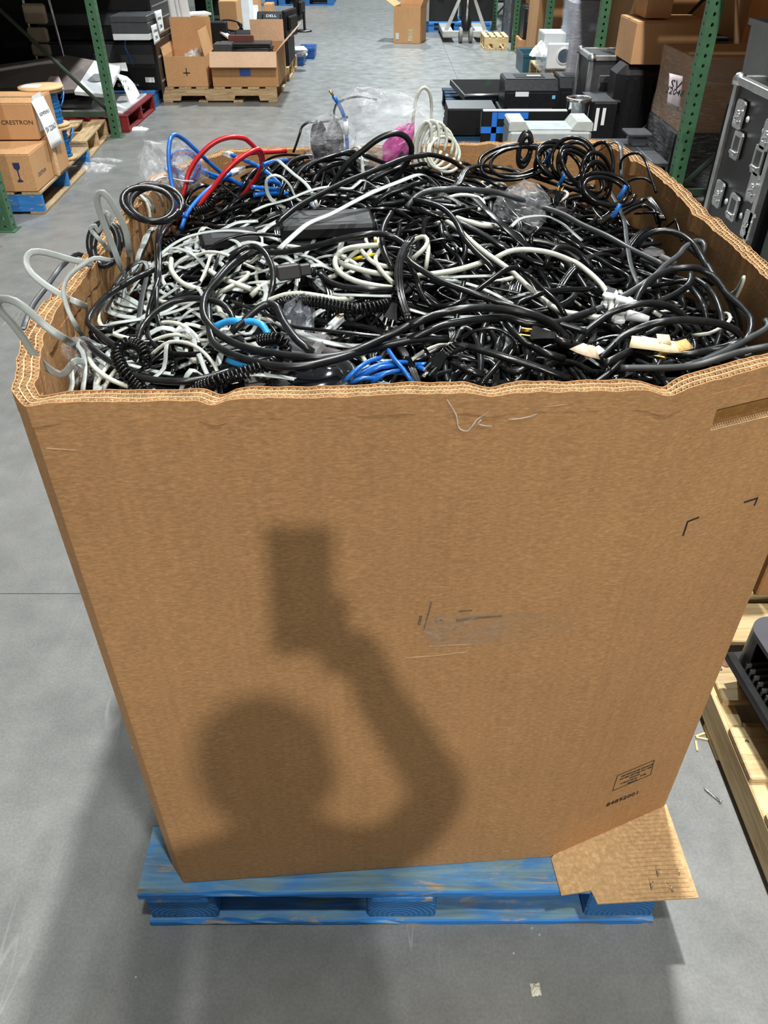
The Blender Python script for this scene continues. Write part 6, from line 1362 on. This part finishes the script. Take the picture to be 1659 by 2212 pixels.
# power adapters
def brick(label, pa, pb, w, hgt, lift, mat=None, name='power_adapter', cat='adapter', L=None):
    a, b = PS(*pa, lift), PS(*pb, lift); e = (b - a); e.z = 0; L = L or e.length; c_ = (a + b) / 2
    t = thing(name, label, cat, (c_.x, c_.y, c_.z - hgt), math.atan2(e.y, e.x)); mat = mat or BLACKP
    obj('adapter_body', MB().box(-L / 2, L / 2, -w / 2, w / 2, 0, hgt * .52, .005), mat, t); obj('adapter_cover', MB().box(-L / 2, L / 2, -w / 2, w / 2, hgt * .54, hgt, .005), mat, t)
    obj('cord_boot', MB().lathe([(.008, 0), (.006, .02), (.004, .03)], 10, frame((L / 2, 0, hgt / 2), (0, 1, 0), (0, 0, 1))), mat, t)
    obj('rating_label', MB().box(-L * .3, L * .3, -w * .3, w * .3, hgt, hgt + .0004), plain('dull_grey_label', (.012, .012, .013), .6), t)
    return t
brick('large black power adapter lying in the middle of the heap', (606, 492), (806, 446), .085, .050, .038, BLACKM)
brick('smaller black power adapter left of the large one', (432, 522), (556, 486), .062, .038, .032, BLACKM)
brick('dusty grey flat adapter at the front left of the centre', (585, 735), (700, 745), .075, .02, .02, plain('dusty_grey_plastic', (.10, .09, .095), .6), 'flat_adapter')
brick('grey box peeping out at the front rim, left of centre', (520, 800), (610, 775), .07, .02, .012, plain('mid_dusty_grey', (.13, .13, .135), .55), 'flat_adapter')
brick('small dark adapter near the right humped cord', (1395, 532), (1430, 545), .03, .022, .03, plain('dusty_grey_plastic', (.10, .09, .095), .6), 'small_adapter')
brick('small black adapter by the centre clear bag', (1195, 440), (1215, 455), .035, .03, .035, BLACKM, 'small_adapter')
brick('tiny grey adapter between the cords at the right front', (1330, 665), (1350, 660), .02, .02, .02, plain('mid_dusty_grey', (.13, .13, .135), .55), 'small_adapter')
for k, (x, y, lab) in enumerate(((1318, 628, 'upper white wall adapter on the right of the heap'), (1342, 660, 'lower white wall adapter on the right of the heap'))):
    brick(lab, (x - 12, y - 6), (x + 16, y + 4), .028, .026, .045, WHITEP, 'wall_adapter')
dk = PS(680, 822, .01); t = thing('round_device', 'black round device sunk at the front rim', 'device', dk - Vector((0, 0, .01)))
obj('disc_body', MB().lathe([(.0, .0), (.05, .0), (.055, .006), (.055, .02), (.048, .024), (.044, .018), (.0, .018)], 28), BLACKP, t); obj('inner_lens', MB().lathe([(0, .019), (.03, .022), (.036, .018)], 24, None, True, False), plain('glossy_screen', (.004, .004, .006), .06), t)
hp = PY(706, 300, 1.66); t = thing('headset', 'black headset cups wrapped in clear plastic at the rear', 'headset', hp - Vector((0, 0, .05)))
for s in (-.016, .016): obj('ear_cup', MB().lathe([(.0, -.010), (.022, -.010), (.027, -.004), (.027, .006), (.02, .010), (0, .010)], 20, Matrix.Translation((s, 0, .045)) @ Matrix.Rotation(R(90), 4, 'X') @ Matrix.Rotation(R(25), 4, 'Y') @ Matrix.Diagonal((.62, 1.45, 1, 1))), BLACKP, t)
obj('base', MB().box(-.026, .026, -.012, .012, -.004, .006, .003), BLACKP, t); obj('boom', MB().tube(spline([(.016, 0, .08), (.02, 0, .11), (.06, .0, .125), (.10, .0, .12)], .01), .002, 6), BLACKP, t)
# clear bags and film
def bag(label, cpx, cpy, Y, w, h, d, seed, mat=None, name='plastic_bag', tilt=0., puff=1.0, spike=True):
    c_ = PY(cpx, cpy, Y); m_ = MB()
    def f(u, v):
        a = u * 2 * math.pi; s = math.sin(math.pi * min(1, v * 1.0 + .04)) ** .6; k = 1 + .35 * noise.noise((math.cos(a) * 1.6, math.sin(a) * 1.6, v * 3 + seed)) + .14 * noise.noise((math.cos(a) * 6, math.sin(a) * 6, v * 9 + seed))
        q = Vector((math.cos(a) * w / 2 * s * k, math.sin(a) * d / 2 * s * k, (v - .5) * h + .012 * noise.noise((a * 2, v * 5, seed + 3)))); q.rotate(Matrix.Rotation(tilt, 3, 'Y')); return tuple(c_ + q)
    m_.grid(f, 40, 22, False); return tag(obj(name, m_, mat or CLEAR), label, 'bag')
BAGM = film('clear_bag_film', (.82, .84, .90), .22, .08)
bag('large crinkled clear bag standing up at the rear centre', 800, 285, 1.66, .22, .17, .10, 3, BAGM, tilt=R(-20))
bag('clear bag around the headset at the rear', 712, 302, 1.64, .11, .10, .07, 5, BAGM)
bag('clear bag of patch cables poking out at the rear left corner', 350, 358, 1.52, .09, .10, .09, 7, BAGM, tilt=R(-30))
bag('clear bag holding coiled blue and red wire at the rear left', 400, 355, 1.56, .07, .085, .05, 8, BAGM)
bag('clear crinkled bag sunk in the right centre of the heap', 1125, 450, 1.40, .10, .09, .07, 9, BAGM)
bag('clear bag stuffed down inside the front left corner', 178, 775, .93, .06, .06, .06, 11, BAGM)
bag('twisted grey plastic bag in the centre hollow', 645, 690, 1.02, .05, .07, .05, 12, film('smoky_grey_film', (.20, .22, .26), .8, .2), tilt=R(15))
bag('pink plastic film hanging at the rear centre', 862, 308, 1.66, .045, .09, .03, 14, CMG, 'pink_film', tilt=R(38))
bag('scrap of pink film at the left centre', 484, 614, 1.18, .02, .02, .015, 15, CMG, 'pink_film')
for k in range(3):
    a0 = PY(400, 360, 1.56); q = [a0 + Vector((.028 * math.cos(t_ * .5), .008 * math.sin(t_), .03 * math.sin(t_ * .5))) * (1 - .12 * k) for t_ in range(14)]
    tag(obj('wire_coil', MB().tube(spline(q, .006), .0026, 6), CBL if k != 1 else CRD), ('outer blue wire coil in the rear left clear bag', 'red wire coil in the rear left clear bag', 'inner blue wire coil in the rear left clear bag')[k], 'cable')
# clear connectors, tags and tape
for k, (x, y, ax, lab) in enumerate(((400, 528, .4, 'clear connector plug lying at the left centre'), (566, 572, 1.2, 'clear connector plug beside the black hoop'), (410, 545, 2., 'second clear connector plug at the left centre'), (300, 490, .2, 'clear connector cluster on the grey leads'), (717, 705, .9, 'clear connector plug in the centre hollow'))):
    q = PS(x, y, .012); t = thing('cable_connector', lab, 'connector', q); rj45(t, (0, 0, 0), (math.cos(ax), math.sin(ax), .3)); obj('cord_stub', MB().tube(spline([(0, 0, 0), (-.02 * math.cos(ax), -.02 * math.sin(ax), -.006), (-.05 * math.cos(ax + .4), -.05 * math.sin(ax + .4), -.03)], .008), .0032, 6), CWH, t)
def strip(label, spec, w, mat, name='paper_tag', cat='tag', seed=0):
    p = spline([PS(x, y, h) for x, y, h in spec], .006); m_ = MB().tube(p, .0006, 6, up=(0, -.5, .8), w=w); return tag(obj(name, m_, mat), label, cat)
YT = plain('aged_yellow_tape', (.62, .42, .16), .6, var=.25, scale=120); CRM = plain('cream_tape', (.72, .62, .40), .6, var=.15, scale=100)
strip('long cream paper tag wrapped on the right front cords', [(1362, 738, .05), (1400, 742, .055), (1440, 748, .055), (1470, 750, .05)], .020, CRM)
strip('curled yellow tag end by the brass prongs', [(1428, 755, .045), (1460, 750, .05), (1490, 742, .05)], .018, YT)
strip('small square cream sticker on the right front cords', [(1420, 732, .06), (1448, 734, .06)], .016, CRM)
strip('brown and white tag on the thick cord at the right front', [(1245, 748, .05), (1265, 756, .055), (1290, 762, .05)], .022, plain('tan_white_tag', (.62, .50, .36), .6, var=.35, scale=60))
strip('white tag strip beside the brown tag', [(1262, 768, .045), (1285, 760, .05), (1300, 752, .045)], .012, WHITE)
strip('white sleeve on the thin tail at the right wall', [(1360, 398, .02), (1385, 388, .02)], .008, WHITE, 'white_sleeve', 'sleeve')
for k, (x, y, Y, lab) in enumerate(((1180, 340, 1.60, 'bright blue tie around the black bundle by the rear wall'), (1222, 325, 1.60, 'small blue tie on the right of the black bundle'), (1208, 388, 1.52, 'dark blue tie below the black bundle'), (1338, 415, 1.44, 'blue tie on the cords at the right wall'), (1325, 455, 1.38, 'dark blue tie among the right hand cords'))):
    q = PY(x, y, Y); pts = [q + Vector((.0015 * a, -.004 * math.sin(a * .5), .011 * (a / 3 - 1))) for a in [j * .6 for j in range(11)]]
    tag(obj('cable_tie', MB().tube(spline(pts, .006), .0025, 6, up=(0, -1, 0), w=.008), plain('blue_tie_film', (.02, .16, .52), .3)), lab, 'cable tie')
# ---------------------------------------------------------------- the rest of the tangle, cord by cord
def meander(rn, x, y, L, curl, depth, wob=.012):
    a = rn.uniform(0, 2 * math.pi); k = rn.uniform(-curl, curl); pts = []; ph = rn.uniform(0, 9)
    step = .035; n = int(L / step)
    for i in range(n + 1):
        z = zp(x, y) - depth + wob * math.sin(i * .8 + ph) + wob * .6 * math.sin(i * .37 + ph * 2)
        pts.append(keep_in(Vector((x, y, z)), .012))
        k += rn.uniform(-curl, curl) * .45; k = max(-curl * 1.4, min(curl * 1.4, k)); a += k * step
        nx, ny = x + step * math.cos(a), y + step * math.sin(a)
        if not inside(nx, ny, IPOLY): a += 2.2 + rn.uniform(-.4, .4); nx, ny = x + step * .5 * math.cos(a), y + step * .5 * math.sin(a)
        x, y = nx, ny
    return pts
def region(x, y):
    return ('front', 'middle', 'rear')[0 if y < 1.08 else 1 if y < 1.42 else 2] + ' ' + ('left', 'centre', 'right')[0 if x < -.15 else 1 if x < .22 else 2]
WORDS = {'k': 'black cord', 't': 'thin black cord', 'd': 'dusty black cord', 'l': 'ribbed black cord', 'g': 'flat grey lead', 'G': 'narrow flat grey lead', 'w': 'off white cable', 'n': 'thin white cable', 'K': 'thick black cord', 'e': 'slate grey cord'}
NAMES = {'k': 'black_cord', 't': 'black_cord', 'd': 'black_cord', 'K': 'black_cord', 'e': 'black_cord', 'l': 'ribbed_cord', 'g': 'flat_grey_cable', 'G': 'flat_grey_cable', 'w': 'white_cable', 'n': 'white_cable'}
rn = random.Random(11); IN2 = [(p.x, p.y) for p in inset(BT + .03)]
cnt = 0
while cnt < 225:
    x, y = rn.uniform(-.42, .54), rn.uniform(.78, 1.78)
    if not inside(x, y, IN2): continue
    left = x < -.12 + .1 * rn.random()
    if left: s = rn.choice('kktddGGGgnwwlG' if y < 1.2 else 'kktddkllt')
    else: s = rn.choice('kkkkkktttddddllllldKKwGektt')
    pts = meander(rn, x, y, rn.uniform(.3, .85), rn.choice((4, 8, 14, 20)), rn.uniform(.0, .035) - (.008 if s in 'wnGg' else 0))
    if len(pts) < 4: continue
    mb, mat = cord_mesh(s, pts); reg = region(*[(pts[len(pts) // 2])[i] for i in (0, 1)])
    tag(obj(NAMES[s], mb, mat), WORDS[s] + ' tangled in the ' + reg + ' of the cable heap', 'cable', WORDS[s] + 's, ' + reg); cnt += 1
rn4 = random.Random(31); cnt = 0
while cnt < 55:                                  # thin cords strewn over the top
    x, y = rn4.uniform(-.40, .52), rn4.uniform(.82, 1.75)
    if not inside(x, y, IN2): continue
    s = rn4.choice('tttkkdl'); pts = meander(rn4, x, y, rn4.uniform(.25, .6), rn4.choice((6, 12, 20)), rn4.uniform(-.014, .004), .014)
    if len(pts) < 4: continue
    mb, mat = cord_mesh(s, pts); reg = region(pts[len(pts) // 2].x, pts[len(pts) // 2].y)
    tag(obj(NAMES[s], mb, mat), WORDS[s] + ' strewn over the top at the ' + reg + ' of the cable heap', 'cable', WORDS[s] + 's strewn over the top, ' + reg); cnt += 1
rn3 = random.Random(23); cnt = 0
while cnt < 46:                                  # grey telephone leads and white wires lying on top at the left side
    x, y = rn3.uniform(-.42, -.20), rn3.uniform(.84, 1.27)
    if not inside(x, y, IN2): continue
    s = rn3.choice('GGGGggnw'); a = rn3.choice((-.9, -.7, -.5, 2.3, 2.5)) + rn3.uniform(-.5, .5); pts = []; L = rn3.uniform(.10, .24); b = rn3.uniform(-3, 3)
    for i in range(7):
        t_ = i / 6; q = Vector((x + L * t_ * math.cos(a + b * t_), y + L * t_ * math.sin(a + b * t_), 0)); q.z = zp(q.x, q.y) + .004 + rn3.uniform(0, .012) + .03 * math.sin(math.pi * t_) * rn3.random(); pts.append(keep_in(q, .012))
    mb, mat = cord_mesh(s, pts); reg = region(pts[3].x, pts[3].y)
    tag(obj(NAMES[s], mb, mat), WORDS[s] + ' lying on top at the ' + reg + ' of the cable heap', 'cable', WORDS[s] + 's on top, ' + reg); cnt += 1
# hanks: power cords folded into bundles
for k in range(34):
    while True:
        x, y = rn.uniform(-.30, .50), rn.uniform(.84, 1.74)
        if inside(x, y, IN2) and (x > -.05 or rn.random() < .3): break
    a = rn.uniform(0, math.pi); Lh, Wh = rn.uniform(.05, .095), rn.uniform(.014, .03); pts = []; ph = rn.uniform(0, 6)
    for i in range(rn.randint(3, 5) * 10):
        t_ = 2 * math.pi * i / 10 + ph; w_ = 1 + .12 * math.sin(i * .31 + ph)
        u, v = Lh * math.cos(t_) * w_, Wh * math.sin(t_) * (1 + .3 * math.sin(i * .17))
        q = Vector((x + u * math.cos(a) - v * math.sin(a), y + u * math.sin(a) + v * math.cos(a), 0)); q.z = zp(q.x, q.y) - .012 + .010 * math.sin(t_ * .5 + ph) + .012 * math.sin(i * .11); pts.append(keep_in(q, .012))
    s = rn.choice('kktdl'); mb, mat = cord_mesh(s, pts); t = thing('cord_hank', 'folded hank of ' + WORDS[s] + ' in the ' + region(x, y) + ' of the heap', 'cable', (0, 0, 0), 0, 'folded hanks of cord, ' + region(x, y))
    obj('cord', mb, mat, t)
    c_ = Vector((x, y, zp(x, y) - .008)); rr = Wh * 1.25
    obj('tie', MB().tube([c_ + Vector((-math.sin(a) * rr * math.cos(q), math.cos(a) * rr * math.cos(q), .016 * math.sin(q))) for q in [j * .5236 for j in range(13)]], .0022, 6, cap=False), CBK, t)
# deeper cords nobody could count, and a black sheet put under them for the shaded gaps
for (nm, mat, n, seed, sel, lab) in (('cable_mass', CBK, 430, 5, lambda x: True, 'packed black cords over a dark gap sheet below the surface of the tall box'), ('pale_cable_mass', CGR, 90, 6, lambda x: x < -.16 or (x * 97) % 1 < .08, 'packed pale cords deeper in the left of the tall box')):
    rn2 = random.Random(seed); mb = MB(); k = 0
    while k < n:
        x, y = rn2.uniform(-.43, .55), rn2.uniform(.76, 1.80)
        if not inside(x, y, IN2) or not sel(x): continue
        p = spline(meander(rn2, x, y, rn2.uniform(.2, .5), rn2.choice((5, 10, 18)), rn2.uniform(.02, .075), .010), .016)
        if len(p) > 3: mb.tube(p, rn2.choice((.003, .004, .005, .006)), 6); k += 1
    if nm == 'cable_mass':
        def dark_gap_sheet(u, v):
            p = Vector((lerp(-.46, .58, u), lerp(.70, 1.86, v), 0)); p.z = zp(p.x, p.y) - .085 + .012 * noise.noise((p.x * 40, p.y * 40, 0)); q = keep_in(p, .010); return tuple(q)
        mb.grid(dark_gap_sheet, 60, 60)
    tag(obj(nm, mb, mat), lab, 'cables', None, 'stuff')

# ================================================================ the photographer, standing behind the camera in the light of the lamp
def skin_body(name, joints, edges, mat, parent, sub=2, root=0):
    me = bpy.data.meshes.new(name); me.from_pydata([j[0] for j in joints], edges, [])
    o = link(name, me, mat, parent)
    m = o.modifiers.new('skin', 'SKIN'); m.use_smooth_shade = True
    if not me.skin_vertices: me.skin_vertices.new()
    sv = me.skin_vertices[0].data
    for i, j in enumerate(joints):
        r = j[1]; sv[i].radius = r if isinstance(r, tuple) else (r, r); sv[i].use_root = (i == root)
    s = o.modifiers.new('sub', 'SUBSURF'); s.levels = sub; s.render_levels = sub
    return o
pt = thing('person', 'person in dark jacket and trousers holding up a phone to take the picture', 'person', (0, 0, 0))
CLOTH = plain('dark_jacket_cloth', (.03, .035, .05), .85, var=.2, scale=50); JEANS = plain('denim', (.03, .045, .09), .85, var=.2, scale=60)
SKIN = plain('skin', (.50, .30, .22), .5, var=.05); HAIR = plain('dark_hair', (.02, .014, .01), .6, var=.3, scale=90)
hx, hy = -.045, -.52   # feet
J = [((hx + .02, hy - .05, .93), (.185, .12)), ((hx + .02, hy - .06, 1.12), (.165, .11)), ((hx, hy - .05, 1.30), (.165, .11)), ((hx, hy - .04, 1.41), (.12, .08)), ((hx, hy - .02, 1.50), .055), ((hx, hy, 1.60), (.078, .088)), ((hx, hy + .005, 1.68), (.07, .082)),
     ((hx + .18, hy - .02, 1.42), .062), ((hx + .235, hy + .17, 1.40), .050), ((.075, -.17, 1.475), .036), ((.035, -.075, 1.515), .028),
     ((hx - .19, hy - .05, 1.39), .062), ((hx - .21, hy - .08, 1.12), .048), ((hx - .20, hy + .03, .88), .034), ((hx - .19, hy + .06, .79), .036),
     ((hx + .10, hy - .04, .84), .105), ((hx + .10, hy, .49), .062), ((hx + .11, hy - .04, .10), .044), ((hx + .12, hy + .12, .035), .034),
     ((hx - .07, hy - .04, .84), .105), ((hx - .10, hy, .49), .062), ((hx - .11, hy - .04, .10), .044), ((hx - .12, hy + .12, .035), .034)]
E_ = [(0, 1), (1, 2), (2, 3), (3, 4), (4, 5), (5, 6), (3, 7), (7, 8), (8, 9), (9, 10), (3, 11), (11, 12), (12, 13), (13, 14), (0, 15), (15, 16), (16, 17), (17, 18), (0, 19), (19, 20), (20, 21), (21, 22)]
skin_body('body', J, E_, CLOTH, pt)
obj('hair', MB().lathe([(.02, .115), (.06, .10), (.088, .06), (.098, .0), (.094, -.05), (.08, -.075)], 20, Matrix.Translation((hx, hy - .012, 1.645)) @ Matrix.Diagonal((.98, 1.1, 1, 1))), HAIR, pt)
fc = obj('face', MB().lathe([(.02, -.125), (.05, -.11), (.066, -.06), (.074, 0), (.068, .06), (.04, .09)], 18, Matrix.Translation((hx, hy + .035, 1.615)) @ Matrix.Diagonal((1, .95, 1, 1))), SKIN, pt)
obj('nose', MB().lathe([(.018, -.02), (.014, 0), (.006, .03)], 10, Matrix.Translation((hx, hy + .105, 1.60))), SKIN, fc)
for s in (-1, 1):
    obj('eye', MB().lathe([(.003, -.008), (.010, 0), (.003, .008)], 10, Matrix.Translation((hx + s * .03, hy + .098, 1.632))), INK, fc)
    obj('ear', MB().lathe([(.006, -.03), (.016, 0), (.006, .03)], 10, Matrix.Translation((hx + s * .086, hy + .01, 1.61))), SKIN, fc)
obj('mouth', MB().box(-.022, .022, -.004, .004, -.004, .004, .002, Matrix.Translation((hx, hy + .098, 1.562))), plain('lips', (.4, .15, .13), .5), fc)
cd = Vector((0, ct, -st)); cu = Vector((0, st, ct)); px_ = Vector((1, 0, 0))
pc = Vector((0, 0, CH)) - cd * .016 - cu * .062 + px_ * -.026
FM = Matrix(((1, cu.x, -cd.x, pc.x), (0, cu.y, -cd.y, pc.y), (0, cu.z, -cd.z, pc.z), (0, 0, 0, 1)))
ph = tag(obj('phone', MB().box(-.039, .039, -.080, .080, -.0045, .0045, .003, FM), BLACKP), 'black smartphone held up in one hand of the person taking the picture', 'phone')
hand = [((.055, -.115, 1.500), (.030, .016)), ((.030, -.060, 1.515), (.036, .015)), ((.012, -.040, 1.528), (.034, .013))]
skin_body('hand', [(FM @ Vector((.052, -.115, .028)), .026), (FM @ Vector((.046, -.07, .022)), .026), (FM @ Vector((.04, -.03, .018)), .022)], [(0, 1), (1, 2)], SKIN, pt)
for k in range(4):
    y = -.012 - k * .021
    skin_body('finger', [(FM @ Vector((.042, y - .01, .020)), .010), (FM @ Vector((.054, y, .002)), .009), (FM @ Vector((.040, y + .004, -.0125)), .0085), (FM @ Vector((.018 - .006 * (k % 2), y + .006, -.0130)), .0075)], [(0, 1), (1, 2), (2, 3)], SKIN, pt)
skin_body('thumb', [(FM @ Vector((.044, -.075, .022)), .013), (FM @ Vector((.028, -.05, .018)), .011), (FM @ Vector((.006, -.03, .014)), .0095)], [(0, 1), (1, 2)], SKIN, pt)
